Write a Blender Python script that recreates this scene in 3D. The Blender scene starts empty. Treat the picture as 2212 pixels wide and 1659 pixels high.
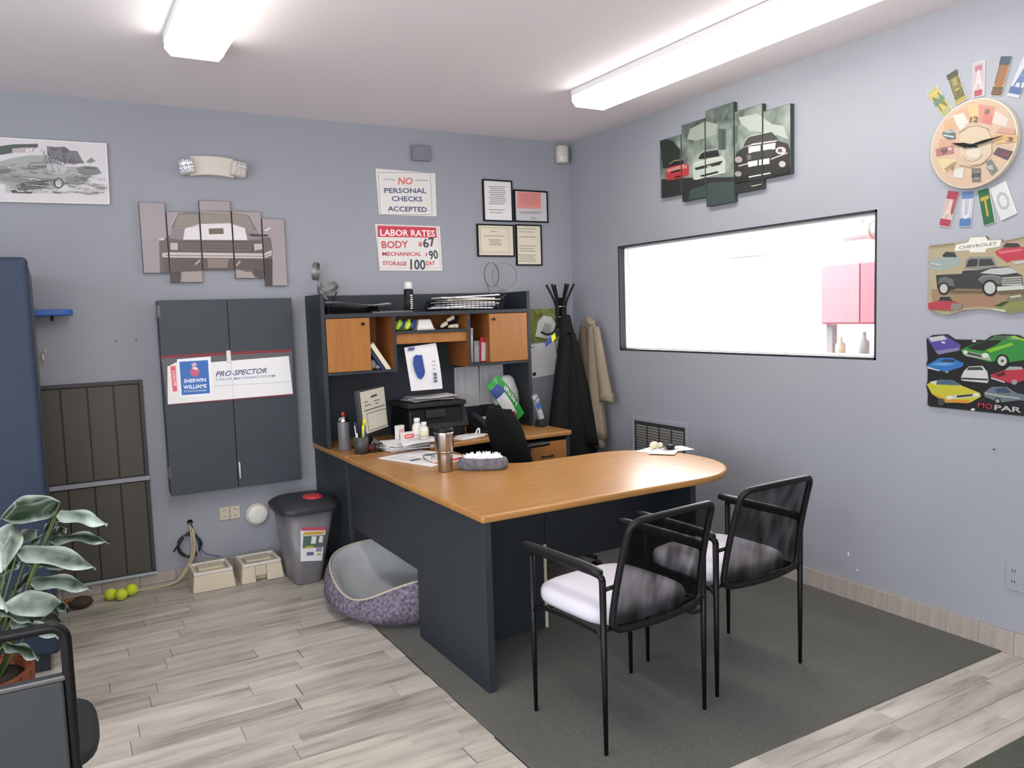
import bpy, bmesh, math, random
from mathutils import Vector, Matrix, Euler

S = bpy.context.scene
COL = S.collection
R = math.radians
rnd = random.Random(7)

# ------------------------------------------------------------------ camera
cam = bpy.data.cameras.new('camera')
cam.sensor_width = 36.0
cam.lens = 1723.73 / 2212 * 36.0
cam.clip_start = 0.05
co = bpy.data.objects.new('camera', cam)
COL.objects.link(co)
yaw, pitch, roll = 0.5224, 0.0889, -0.0325
fw = Vector((math.sin(yaw) * math.cos(pitch), math.cos(yaw) * math.cos(pitch), -math.sin(pitch)))
r0 = fw.cross(Vector((0, 0, 1))).normalized()
u0 = r0.cross(fw)
rr = math.cos(roll) * r0 + math.sin(roll) * u0
uu = -math.sin(roll) * r0 + math.cos(roll) * u0
co.matrix_world = Matrix(((rr.x, uu.x, -fw.x, -3.5072), (rr.y, uu.y, -fw.y, -5.1146), (rr.z, uu.z, -fw.z, 1.5415), (0, 0, 0, 1)))
S.camera = co

# ------------------------------------------------------------------ world, lights, exposure
S.view_settings.view_transform = 'Standard'
S.view_settings.look = 'None'
S.view_settings.exposure = 0.4
S.view_settings.gamma = 1.0
S.view_settings.use_curve_mapping = False
W = bpy.data.worlds.new('daylight')
S.world = W
W.use_nodes = True
W.node_tree.nodes['Background'].inputs[0].default_value = (0.75, 0.87, 1.0, 1)
W.node_tree.nodes['Background'].inputs[1].default_value = 1.0
TUBE_STRENGTH = 9.5


def area(name, loc, target, sx, sy, power, color=(1, 1, 1)):
    l = bpy.data.lights.new(name, 'AREA')
    l.shape = 'RECTANGLE'
    l.size, l.size_y = sx, sy
    l.energy = power
    l.color = color
    o = bpy.data.objects.new(name, l)
    COL.objects.link(o)
    o.location = loc
    o.rotation_euler = (Vector(target) - Vector(loc)).to_track_quat('-Z', 'Y').to_euler()
    return o


area('daylight_side_window', (-5.5, -3.9, 1.5), (0, -3.3, 1.0), 3.2, 1.9, 75, (0.93, 0.96, 1.0))
area('front_fill_light', (-4.2, -6.9, 1.5), (-3.4, 0, 1.2), 2.2, 1.9, 90, (0.95, 0.97, 1.0))  # unseen fill light, added to brighten the left of the back wall
area('shop_ceiling_light', (2.6, 2.2, 3.35), (2.6, 2.2, 0), 4.5, 6.0, 1500, (1.0, 0.98, 0.97))  # unseen area lamp under the workshop ceiling, standing for the shop lights

# ------------------------------------------------------------------ materials


def lin(h):
    if not isinstance(h, str):
        return h
    o = []
    for i in (0, 2, 4):
        c = int(h[i:i + 2], 16) / 255
        o.append(c / 12.92 if c <= .04045 else ((c + .055) / 1.055) ** 2.4)
    return tuple(o)


MATS = {}


def mat(name, hexc, rough=.5, metal=0., var=None, bump=None, spec=.5, trans=0., stretch=None, mix2=None, coat=0.):
    """Principled material. var=(scale, amount): tone mottling; bump=(scale, strength); stretch: coordinate scale; mix2: second colour of the mottling."""
    m = bpy.data.materials.new(name)
    m.use_nodes = True
    nt = m.node_tree
    b = nt.nodes['Principled BSDF']
    c = lin(hexc)
    b.inputs['Base Color'].default_value = (*c, 1)
    b.inputs['Roughness'].default_value = rough
    b.inputs['Metallic'].default_value = metal
    b.inputs['Specular IOR Level'].default_value = spec
    b.inputs['Coat Weight'].default_value = coat
    if trans:
        b.inputs['Transmission Weight'].default_value = trans
    if var or bump:
        tc = nt.nodes.new('ShaderNodeTexCoord')
        src = tc.outputs['Object']
        if stretch:
            mp = nt.nodes.new('ShaderNodeMapping')
            mp.inputs['Scale'].default_value = stretch
            nt.links.new(src, mp.inputs['Vector'])
            src = mp.outputs['Vector']
    if var:
        n = nt.nodes.new('ShaderNodeTexNoise')
        n.inputs['Scale'].default_value = var[0]
        n.inputs['Detail'].default_value = 6
        n.inputs['Roughness'].default_value = .62
        nt.links.new(src, n.inputs['Vector'])
        cr = nt.nodes.new('ShaderNodeValToRGB')
        a = var[1]
        c2 = lin(mix2) if mix2 else tuple(min(1, x * (1 + a)) for x in c)
        cr.color_ramp.elements[0].position = .32
        cr.color_ramp.elements[1].position = .68
        cr.color_ramp.elements[0].color = (*[x * (1 - a) for x in c], 1)
        cr.color_ramp.elements[1].color = (*c2, 1)
        nt.links.new(n.outputs['Fac'], cr.inputs['Fac'])
        nt.links.new(cr.outputs['Color'], b.inputs['Base Color'])
    if bump:
        n2 = nt.nodes.new('ShaderNodeTexNoise')
        n2.inputs['Scale'].default_value = bump[0]
        n2.inputs['Detail'].default_value = 4
        nt.links.new(src, n2.inputs['Vector'])
        bp = nt.nodes.new('ShaderNodeBump')
        bp.inputs['Strength'].default_value = bump[1]
        bp.inputs['Distance'].default_value = .01
        nt.links.new(n2.outputs['Fac'], bp.inputs['Height'])
        nt.links.new(bp.outputs['Normal'], b.inputs['Normal'])
    MATS[name] = m
    return m


def emissive(name, hexc, strength):
    m = bpy.data.materials.new(name)
    m.use_nodes = True
    b = m.node_tree.nodes['Principled BSDF']
    b.inputs['Base Color'].default_value = (.5, .48, .42, 1)
    b.inputs['Emission Color'].default_value = (*lin(hexc), 1)
    b.inputs['Emission Strength'].default_value = strength
    MATS[name] = m
    return m


def see_through(name, hexc, alpha, rough=.4):
    m = bpy.data.materials.new(name)
    m.use_nodes = True
    nt = m.node_tree
    b = nt.nodes['Principled BSDF']
    b.inputs['Base Color'].default_value = (*lin(hexc), 1)
    b.inputs['Roughness'].default_value = rough
    t = nt.nodes.new('ShaderNodeBsdfTransparent')
    mx = nt.nodes.new('ShaderNodeMixShader')
    mx.inputs['Fac'].default_value = alpha
    nt.links.new(t.outputs[0], mx.inputs[1])
    nt.links.new(b.outputs[0], mx.inputs[2])
    nt.links.new(mx.outputs[0], nt.nodes['Material Output'].inputs['Surface'])
    MATS[name] = m
    return m


def mesh_net():
    """Stretched black netting: mostly opaque, its opacity varied to imitate moire streaks."""
    m = see_through('mesh_net', '060606', .75, .9)
    nt = m.node_tree
    nt.nodes['Principled BSDF'].inputs['Specular IOR Level'].default_value = .1
    tc = nt.nodes.new('ShaderNodeTexCoord')
    mp = nt.nodes.new('ShaderNodeMapping')
    mp.inputs['Scale'].default_value = (9, 9, 2.6)
    mp.inputs['Rotation'].default_value = (0, .5, 0)
    nt.links.new(tc.outputs['Object'], mp.inputs['Vector'])
    w = nt.nodes.new('ShaderNodeTexNoise')
    w.inputs['Scale'].default_value = 2.2
    w.inputs['Detail'].default_value = 1
    nt.links.new(mp.outputs['Vector'], w.inputs['Vector'])
    mr = nt.nodes.new('ShaderNodeMapRange')
    mr.inputs['From Min'].default_value = .3
    mr.inputs['From Max'].default_value = .7
    mr.inputs['To Min'].default_value = .70
    mr.inputs['To Max'].default_value = .92
    nt.links.new(w.outputs['Fac'], mr.inputs['Value'])
    nt.links.new(mr.outputs['Result'], nt.nodes['Mix Shader'].inputs['Fac'])


def print_material():
    m = bpy.data.materials.new('print')
    m.use_nodes = True
    nt = m.node_tree
    b = nt.nodes['Principled BSDF']
    b.inputs['Roughness'].default_value = .5
    at = nt.nodes.new('ShaderNodeAttribute')
    at.attribute_name = 'Col'
    nt.links.new(at.outputs['Color'], b.inputs['Base Color'])
    MATS['print'] = m
    return m


def plank_material():
    """Greige wood-look tile: streaks run along x, each plank gets its own tone."""
    m = bpy.data.materials.new('wood_look_tile')
    m.use_nodes = True
    nt = m.node_tree
    b = nt.nodes['Principled BSDF']
    b.inputs['Roughness'].default_value = .42
    tc = nt.nodes.new('ShaderNodeTexCoord')
    oi = nt.nodes.new('ShaderNodeObjectInfo')
    ad = nt.nodes.new('ShaderNodeVectorMath')
    ad.operation = 'ADD'
    ml = nt.nodes.new('ShaderNodeMath')
    ml.operation = 'MULTIPLY'
    ml.inputs[1].default_value = 60
    nt.links.new(oi.outputs['Random'], ml.inputs[0])
    nt.links.new(tc.outputs['Object'], ad.inputs[0])
    nt.links.new(ml.outputs[0], ad.inputs[1])
    mp = nt.nodes.new('ShaderNodeMapping')
    mp.inputs['Scale'].default_value = (1.3, 9, 4)
    nt.links.new(ad.outputs[0], mp.inputs['Vector'])
    n = nt.nodes.new('ShaderNodeTexNoise')
    n.inputs['Scale'].default_value = 1.7
    n.inputs['Detail'].default_value = 5
    n.inputs['Roughness'].default_value = .6
    nt.links.new(mp.outputs['Vector'], n.inputs['Vector'])
    cr = nt.nodes.new('ShaderNodeValToRGB')
    e = cr.color_ramp.elements
    e[0].position = .28
    e[0].color = (*lin('7f7972'), 1)
    e[1].position = .7
    e[1].color = (*lin('c4bcb2'), 1)
    k = e.new(.45)
    k.color = (*lin('aaa399'), 1)
    nt.links.new(n.outputs['Fac'], cr.inputs['Fac'])
    hs = nt.nodes.new('ShaderNodeHueSaturation')
    mr = nt.nodes.new('ShaderNodeMapRange')
    mr.inputs['To Min'].default_value = .86
    mr.inputs['To Max'].default_value = 1.1
    nt.links.new(oi.outputs['Random'], mr.inputs['Value'])
    nt.links.new(mr.outputs['Result'], hs.inputs['Value'])
    nt.links.new(cr.outputs['Color'], hs.inputs['Color'])
    nt.links.new(hs.outputs['Color'], b.inputs['Base Color'])
    MATS['wood_look_tile'] = m
    return m


def leaf_material():
    """Dark green blade; daylight glare painted into the colour as broad pale, cloudy variegation."""
    m = bpy.data.materials.new('leaf')
    m.use_nodes = True
    nt = m.node_tree
    b = nt.nodes['Principled BSDF']
    b.inputs['Roughness'].default_value = .28
    at = nt.nodes.new('ShaderNodeAttribute')
    at.attribute_name = 'Col'
    tc = nt.nodes.new('ShaderNodeTexCoord')
    n = nt.nodes.new('ShaderNodeTexNoise')
    n.inputs['Scale'].default_value = 9
    n.inputs['Detail'].default_value = 5
    nt.links.new(tc.outputs['Object'], n.inputs['Vector'])
    ad = nt.nodes.new('ShaderNodeMath')
    ad.operation = 'ADD'
    nt.links.new(n.outputs['Fac'], ad.inputs[0])
    sp = nt.nodes.new('ShaderNodeSeparateColor')
    nt.links.new(at.outputs['Color'], sp.inputs[0])
    nt.links.new(sp.outputs[0], ad.inputs[1])
    cr = nt.nodes.new('ShaderNodeValToRGB')
    e = cr.color_ramp.elements
    e[0].position = .55
    e[0].color = (*lin('152c19'), 1)
    e[1].position = 1.0
    e[1].color = (*lin('a9b6ab'), 1)
    nt.links.new(ad.outputs[0], cr.inputs['Fac'])
    nt.links.new(cr.outputs['Color'], b.inputs['Base Color'])
    MATS['leaf'] = m
    return m


def glass_material():
    m = bpy.data.materials.new('window_glass')
    m.use_nodes = True
    nt = m.node_tree
    for n in list(nt.nodes):
        if n.type == 'BSDF_PRINCIPLED':
            nt.nodes.remove(n)
    t = nt.nodes.new('ShaderNodeBsdfTransparent')
    g = nt.nodes.new('ShaderNodeBsdfGlossy')
    g.inputs['Roughness'].default_value = .02
    mx = nt.nodes.new('ShaderNodeMixShader')
    mx.inputs['Fac'].default_value = .06
    nt.links.new(t.outputs[0], mx.inputs[1])
    nt.links.new(g.outputs[0], mx.inputs[2])
    nt.links.new(mx.outputs[0], nt.nodes['Material Output'].inputs['Surface'])
    MATS['window_glass'] = m
    return m


print_material(); plank_material(); leaf_material(); glass_material()
mat('wall_paint', '9698a0', .75, var=(1.3, .03), bump=(90, .05))
mat('ceiling_paint', 'e6e0e3', .9, bump=(60, .04))
mat('grout', '958b82', .9)
mat('tile_plain', 'b3a69b', .45, var=(3, .12), stretch=(1, 8, 1))
mat('tile_skirting', 'a59a92', .45, var=(9, .14), stretch=(1, 3, .25))
mat('carpet', '676662', 1., var=(230, .3), bump=(420, .6), spec=.1)
mat('mat_green', '55584f', 1., var=(200, .3), bump=(300, .6), spec=.1)
mat('navy_laminate', '272d34', .5, var=(40, .06), bump=(200, .04))
mat('navy_dark', '23282e', .55)
mat('cabinet_paint', '373e45', .5, var=(6, .05), bump=(160, .05))
mat('locker_paint', '253042', .6, spec=.3, var=(5, .07))
mat('locker_side', '4a4748', .5)
mat('gasket', 'a9b2b5', .5)
mat('honey_wood', 'a2733d', .33, var=(2.2, .1), stretch=(1.2, 14, 14), mix2='ad7d46')
mat('honey_door', '9c6630', .4, var=(2.2, .08), stretch=(14, 14, 1.0), mix2='a56f37')
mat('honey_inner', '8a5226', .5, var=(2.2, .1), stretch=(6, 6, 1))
mat('honey_edge', '946434', .4)
mat('black_metal', '0a0a0b', .42, spec=.25)
mat('black_plastic', '0f1011', .5, spec=.3)
mat('black_soft', '0f1010', .85, bump=(150, .15), spec=.2)
mat('charcoal', '222426', .7, spec=.3)
mesh_net()
mat('seat_fabric', 'c9c5cf', .9, bump=(300, .2), spec=.2)
mat('grey_vinyl', '2b2f30', .7, bump=(120, .1))
mat('white_plastic', 'dcd9d4', .4)
mat('white_paint', 'e3e1e2', .6)
mat('cream_plastic', 'd0c9bd', .45)
mat('beige_plastic', 'c6baa4', .5, var=(8, .05))
mat('paper', 'e2dfe0', .8)
mat('paper_warm', 'd8cfba', .8)
mat('paper_grey', 'c3c0c2', .8)
mat('steel', 'b9b4b0', .28, metal=1., var=(20, .05), stretch=(1, 1, 30))
mat('chrome', 'd9dadd', .15, metal=1.)
mat('brushed_dark', '5d5c5c', .4, metal=.8)
mat('silver_plastic', '8a8f96', .35, metal=.3)
mat('red', 'b8303a', .5)
mat('dark_red', '7d2c36', .5)
mat('blue', '2f5fae', .45)
mat('navy_blue', '26407e', .6)
mat('yellow', 'e0da2c', .5)
mat('tennis', 'cfe02c', .95, bump=(200, .4))
mat('lime', 'c3dc3a', .7)
mat('green_bag', '1f8a35', .3, bump=(14, .25))
mat('clear_plastic', 'b9bcbc', .25, bump=(18, .5))
mat('panel_brown', '4d4841', .6, var=(12, .06), stretch=(1, 1, .1))
mat('panel_frame', '403c3e', .6)
mat('lens_bulb', 'cfd0d6', .12, metal=.7, bump=(70, .6))
mat('grille_dark', '3c3b3a', .5)
mat('grille_slat', 'a5a19b', .5)
mat('black_coat', '191b1a', .95, var=(14, .15), bump=(90, .3), spec=.2)
mat('tan_coat', '8b7f6e', .95, var=(10, .06), bump=(110, .25), spec=.2)
mat('brown_lining', '594a3b', .95)
mat('terracotta_wood', '7a3c1b', .6, var=(6, .16), stretch=(4, 4, .6))
mat('soil', '2a211a', 1.)
mat('stem_green', '4c5c2c', .5)
mat('bed_outer', '544a58', .95, var=(60, .35), bump=(70, .8), mix2='8b8292', spec=.1)
mat('bed_plush', 'aeb0b3', 1., var=(30, .07), bump=(180, .5), spec=.1)
mat('bed_piping', 'b3a999', .9)
mat('bin_grey', '6b686c', .4, var=(6, .08))
mat('bin_lid', '2a2d30', .5)
mat('screen_bezel', '24262a', .4)
mat('pewter', '85827f', .45, metal=.5)
mat('box_paint', '7b7e88', .7)
mat('canvas_edge', '6b6062', .8)
mat('canvas_edge_green', '3a4541', .8)
mat('cable_cream', 'b7a88a', .5)
mat('cable_black', '1d1d22', .5)
mat('cable_grey', '9a9894', .5)
mat('fluff_grey', '66646a', 1., var=(40, .35), bump=(90, 1.))
mat('fluff_white', 'ecebed', 1.)
mat('olive_photo', '6b6a24', .6, var=(14, .5), mix2='9aa052')
mat('chew_brown', '42352b', .9)
mat('shop_white', 'eeeaea', .8)
mat('shop_pink', 'bb6f78', .6)
mat('shop_pink_shaded', '9c8287', .6)  # shaded copy of the chest pink, the shade put into the colour
mat('shop_grey', '858286', .6)
mat('shop_tan', 'a89b86', .7)
mat('orange_pill', 'c26a25', .3)
mat('bone', 'd9cdb0', .7)
emissive('tube_glow', 'fffdf6', TUBE_STRENGTH)
emissive('screen_glow', 'a89f88', .22)

# ------------------------------------------------------------------ mesh helpers
I4 = Matrix.Identity(4)


class MB:
    """Collects shapes and links them as ONE mesh object."""

    def __init__(s):
        s.v, s.f, s.mi, s.sm, s.c = [], [], [], [], []

    def add(s, vs, fs, m=0, smooth=False, col=None, M=None):
        b = len(s.v)
        for p in vs:
            p = Vector(p)
            s.v.append(tuple(M @ p) if M is not None else tuple(p))
        for f in fs:
            s.f.append([b + i for i in f])
            s.mi.append(m)
            s.sm.append(smooth)
            s.c.append(col)
        return s

    def box(s, lo, hi, m=0, M=None, col=None):
        x0, y0, z0 = lo
        x1, y1, z1 = hi
        vs = [(x0, y0, z0), (x1, y0, z0), (x1, y1, z0), (x0, y1, z0), (x0, y0, z1), (x1, y0, z1), (x1, y1, z1), (x0, y1, z1)]
        fs = [(3, 2, 1, 0), (4, 5, 6, 7), (0, 1, 5, 4), (1, 2, 6, 5), (2, 3, 7, 6), (3, 0, 4, 7)]
        return s.add(vs, fs, m, False, col, M)

    def frustum(s, lo, hi, zl, zh, m=0, M=None):
        """lo, hi: (x0,y0,x1,y1) rectangles at zl and zh."""
        a, b = lo, hi
        vs = [(a[0], a[1], zl), (a[2], a[1], zl), (a[2], a[3], zl), (a[0], a[3], zl), (b[0], b[1], zh), (b[2], b[1], zh), (b[2], b[3], zh), (b[0], b[3], zh)]
        fs = [(3, 2, 1, 0), (4, 5, 6, 7), (0, 1, 5, 4), (1, 2, 6, 5), (2, 3, 7, 6), (3, 0, 4, 7)]
        return s.add(vs, fs, m, False, None, M)

    def loft(s, rings, m=0, smooth=True, caps=True, closed=True, M=None, col=None):
        n = len(rings[0])
        vs = [p for r in rings for p in r]
        fs = []
        for k in range(len(rings) - 1):
            for i in range(n if closed else n - 1):
                j = (i + 1) % n
                fs.append((k * n + i, k * n + j, (k + 1) * n + j, (k + 1) * n + i))
        s.add(vs, fs, m, smooth, col, M)
        if caps:
            b = len(s.v) - len(vs)
            s.f.append([b + i for i in reversed(range(n))])
            s.f.append([b + (len(rings) - 1) * n + i for i in range(n)])
            s.mi += [m, m]
            s.sm += [False, False]
            s.c += [col, col]
        return s

    def tube(s, pts, r, n=8, m=0, caps=True, M=None, closed=False):
        pts = [Vector(p) for p in pts]
        k = len(pts)
        rs = r if isinstance(r, (list, tuple)) else [r] * k
        rings, up = [], None
        for i, p in enumerate(pts):
            if closed:
                t = (pts[(i + 1) % k] - pts[i - 1])
            else:
                t = pts[min(i + 1, k - 1)] - pts[max(i - 1, 0)]
            t.normalize()
            if up is None:
                up = Vector((0, 0, 1)) if abs(t.z) < .9 else Vector((1, 0, 0))
            a = t.cross(up)
            if a.length < 1e-6:
                a = t.orthogonal()
            a.normalize()
            b = a.cross(t).normalized()
            up = b
            rings.append([p + (a * math.cos(q) + b * math.sin(q)) * rs[i] for q in [2 * math.pi * j / n for j in range(n)]])
        if closed:
            rings.append(rings[0])
        return s.loft(rings, m, True, caps and not closed, True, M)

    def lathe(s, prof, c=(0, 0, 0), n=20, m=0, M=None, smooth=True, sx=1., sy=1.):
        """prof: [(radius, z)], bottom to top."""
        rings = [[(c[0] + q * sx * math.cos(2 * math.pi * j / n), c[1] + q * sy * math.sin(2 * math.pi * j / n), c[2] + z) for j in range(n)] for q, z in prof]
        return s.loft(rings, m, smooth, True, True, M)

    def prism(s, poly, z0, z1, m=0, M=None):
        n = len(poly)
        vs = [(x, y, z0) for x, y in poly] + [(x, y, z1) for x, y in poly]
        fs = [tuple(reversed(range(n))), tuple(range(n, 2 * n))] + [(i, (i + 1) % n, n + (i + 1) % n, n + i) for i in range(n)]
        return s.add(vs, fs, m, False, None, M)

    def grid(s, fn, nu, nv, m=0, smooth=True, M=None, colfn=None):
        vs = [fn(i / nu, j / nv) for j in range(nv + 1) for i in range(nu + 1)]
        for j in range(nv):
            for i in range(nu):
                pass
        fs = [(j * (nu + 1) + i, j * (nu + 1) + i + 1, (j + 1) * (nu + 1) + i + 1, (j + 1) * (nu + 1) + i) for j in range(nv) for i in range(nu)]
        b = len(s.f)
        s.add(vs, fs, m, smooth, None, M)
        if colfn:
            for q, (j, i) in enumerate([(j, i) for j in range(nv) for i in range(nu)]):
                s.c[b + q] = [colfn((i + di) / nu, (j + dj) / nv) for di, dj in ((0, 0), (1, 0), (1, 1), (0, 1))]
        return s

    def ball(s, c, rx, ry, rz, n=16, k=10, m=0, M=None, jit=0.):
        rings = []
        for a in range(1, k):
            t = math.pi * a / k
            rings.append([(c[0] + rx * math.sin(t) * math.cos(2 * math.pi * j / n) * (1 + jit * (rnd.random() - .5)), c[1] + ry * math.sin(t) * math.sin(2 * math.pi * j / n) * (1 + jit * (rnd.random() - .5)), c[2] - rz * math.cos(t)) for j in range(n)])
        return s.loft(rings, m, True, True, True, M)

    def build(s, name, mats, parent=None, bevel=0., world=True, seg=2, at=None, kind=None):
        off = Vector((0, 0, 0))
        if parent is not None and world:
            r = parent
            while r.parent is not None:
                r = r.parent
            off = Vector(r.location)
        if at is not None:
            off = Vector(at)
        me = bpy.data.meshes.new(name)
        me.from_pydata([tuple(Vector(p) - off) for p in s.v], [], s.f)
        for mm in (mats if isinstance(mats, (list, tuple)) else [mats]):
            me.materials.append(MATS[mm])
        me.polygons.foreach_set('material_index', s.mi)
        me.polygons.foreach_set('use_smooth', s.sm)
        if any(c is not None for c in s.c):
            a = me.color_attributes.new('Col', 'FLOAT_COLOR', 'CORNER')
            vals = []
            for f, c in zip(s.f, s.c):
                if c is None:
                    c = (1, 1, 1)
                if isinstance(c, list):
                    for q in c:
                        vals += [*q, 1]
                else:
                    vals += [*c, 1] * len(f)
            a.data.foreach_set('color', vals)
        me.update()
        bm = bmesh.new()
        bm.from_mesh(me)
        if s.c and all(c is None for c in s.c):
            bmesh.ops.recalc_face_normals(bm, faces=bm.faces)
        bm.to_mesh(me)
        bm.free()
        o = bpy.data.objects.new(name, me)
        COL.objects.link(o)
        if parent is not None:
            o.parent = parent
        if at is not None:
            o.location = at
        if kind:
            o['kind'] = kind
        if bevel:
            b = o.modifiers.new('edge_round', 'BEVEL')
            b.width = bevel
            b.segments = seg
            b.limit_method = 'ANGLE'
            b.angle_limit = R(35)
        return o


def tag(o, label, cat, group=None):
    o['label'] = label
    o['category'] = cat
    if group:
        o['group'] = group
    return o


def thing(name, label, cat, loc=(0, 0, 0), rz=0., group=None):
    o = bpy.data.objects.new(name, None)
    COL.objects.link(o)
    o.empty_display_size = .1
    o.location = loc
    o.rotation_euler = (0, 0, rz)
    return tag(o, label, cat, group)


def single(name, mb, mats, label, cat, group=None, bevel=0., seg=2):
    xs, ys, zs = zip(*mb.v)
    at = ((min(xs) + max(xs)) / 2, (min(ys) + max(ys)) / 2, min(zs))
    return tag(mb.build(name, mats, None, bevel, True, seg, at), label, cat, group)


def struct(name, mb, mats, parent=None, bevel=0.):
    o = mb.build(name, mats, parent, bevel)
    if parent is None:
        o['kind'] = 'structure'
    return o


def copy_tree(o, parent=None):
    c = o.copy()
    COL.objects.link(c)
    c.parent = parent
    for ch in o.children:
        copy_tree(ch, c)
    return c


def BX(lo, hi, m=0):
    return MB().box(lo, hi, m)


_TXT = {}


def text_polys(s, shear=0., bold=.0):
    """Outline of a word in the built-in font as triangles, scaled to unit capital height; (verts, faces, width)."""
    k = (s, shear, bold)
    if k not in _TXT:
        cu = bpy.data.curves.new('word', 'FONT')
        cu.body = s
        cu.size = 1.
        cu.shear = shear
        cu.offset = bold
        cu.resolution_u = 2
        o = bpy.data.objects.new('word', cu)
        COL.objects.link(o)
        dg = bpy.context.evaluated_depsgraph_get()
        me = bpy.data.meshes.new_from_object(o.evaluated_get(dg))
        vs = [tuple(v.co) for v in me.vertices]
        fs = [tuple(p.vertices) for p in me.polygons]
        bpy.data.objects.remove(o)
        bpy.data.curves.remove(cu)
        bpy.data.meshes.remove(me)
        x0 = min(v[0] for v in vs)
        x1 = max(v[0] for v in vs)
        y0 = min(v[1] for v in vs)
        y1 = max(v[1] for v in vs)
        _TXT[k] = ([((v[0] - x0) / (x1 - x0), (v[1] - y0) / (y1 - y0) - .5) for v in vs], fs)
    return _TXT[k]


def clip(poly, r):
    """Cut a polygon to the rectangle r = (u0, v0, u1, v1)."""
    for ax, lim, sg in ((0, r[0], 1), (0, r[2], -1), (1, r[1], 1), (1, r[3], -1)):
        out = []
        for i, p in enumerate(poly):
            q = poly[i - 1]
            ip, iq = (p[ax] - lim) * sg >= 0, (q[ax] - lim) * sg >= 0
            if ip != iq:
                t = (lim - q[ax]) / (p[ax] - q[ax])
                out.append((q[0] + (p[0] - q[0]) * t, q[1] + (p[1] - q[1]) * t))
            if ip:
                out.append(p)
        poly = out
        if len(poly) < 3:
            return []
    return poly


class Print:
    """Flat print: coloured patches lying on one another, on a plane with origin o, axes u and v, normal n."""

    def __init__(s, o, u, v, n, step=.00012, gain=1.):
        s.o, s.u, s.v, s.n = Vector(o), Vector(u), Vector(v), Vector(n)
        s.k, s.step, s.mb = 0, step, MB()
        s.gain = gain

    def ink(s, col):
        return tuple(c * s.gain for c in lin(col))

    def P(s, a, b):
        return s.o + s.u * a + s.v * b + s.n * (s.step * s.k)

    def poly(s, col, pts, r=None):
        s.k += 1
        if r:
            pts = clip(pts, r)
            if not pts:
                return
        a = sum(pts[i - 1][0] * pts[i][1] - pts[i][0] * pts[i - 1][1] for i in range(len(pts)))
        if a < 0:
            pts = pts[::-1]
        s.mb.add([s.P(*p) for p in pts], [tuple(range(len(pts)))], 0, False, s.ink(col))

    def line(s, col, w, pts, r=None):
        for (a, b), (c, d) in zip(pts, pts[1:]):
            l = math.hypot(c - a, d - b) or 1e-6
            nx, ny = -(d - b) / l * w / 2, (c - a) / l * w / 2
            s.poly(col, [(a + nx, b + ny), (a - nx, b - ny), (c - nx, d - ny), (c + nx, d + ny)], r)

    def text(s, col, t, p0, p1, h, shear=0., bold=.022):
        s.k += 1
        vs, fs = text_polys(t, shear, bold)
        d = Vector((p1[0] - p0[0], p1[1] - p0[1]))
        e = d.normalized()
        f = Vector((-e.y, e.x))
        pts = []
        for x, y in vs:
            q = Vector(p0) + d * x + f * (y * h)
            pts.append(s.P(q.x, q.y))
        s.mb.add(pts, fs, 0, False, s.ink(col))

    def grad(s, fn, r, nu, nv):
        s.k += 1
        s.mb.grid(lambda a, b: s.P(r[0] + (r[2] - r[0]) * a, r[1] + (r[3] - r[1]) * b), nu, nv, 0, False, None, lambda a, b: fn(r[0] + (r[2] - r[0]) * a, r[1] + (r[3] - r[1]) * b))

    def items(s, lst, r=None):
        for it in lst:
            if it[0] in 'PO':
                s.poly(it[1], it[2], r)
            elif it[0] == 'L':
                s.line(it[1], it[2], it[3], r)
            elif it[0] == 'T':
                s.text(it[1], it[2], it[3], it[4], it[5], it[6] if len(it) > 6 else 0.)

    def build(s, name, parent):
        return s.mb.build(name, 'print', parent)


def back_print(y):
    return Print((0, y, 0), (1, 0, 0), (0, 0, 1), (0, -1, 0))


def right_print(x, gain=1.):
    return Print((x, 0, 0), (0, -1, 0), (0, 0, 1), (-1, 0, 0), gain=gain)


def back_plate(poly, y0, y1, m=0):
    """polygon in (x, z) extruded from y0 to y1 (y0 < y1)"""
    mb = MB()
    n = len(poly)
    mb.add([(x, y0, z) for x, z in poly] + [(x, y1, z) for x, z in poly], [tuple(range(n)), tuple(reversed(range(n, 2 * n)))] + [(i, n + i, n + (i + 1) % n, (i + 1) % n) for i in range(n)], m)
    return mb


def right_plate(poly, x0, x1, m=0):
    """polygon in (-y, z) extruded from x0 to x1"""
    mb = MB()
    n = len(poly)
    mb.add([(x0, -u, z) for u, z in poly] + [(x1, -u, z) for u, z in poly], [tuple(range(n)), tuple(reversed(range(n, 2 * n)))] + [(i, n + i, n + (i + 1) % n, (i + 1) % n) for i in range(n)], m)
    return mb


def ring_pts(c, rx, ry, z, n=24, p=2.0):
    """superellipse ring"""
    out = []
    for j in range(n):
        t = 2 * math.pi * j / n
        cs, sn = math.cos(t), math.sin(t)
        out.append((c[0] + rx * math.copysign(abs(cs) ** (2 / p), cs), c[1] + ry * math.copysign(abs(sn) ** (2 / p), sn), z))
    return out


def vnoise(x, y, s=0):
    from mathutils import noise
    return noise.noise((x, y, s))


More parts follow.
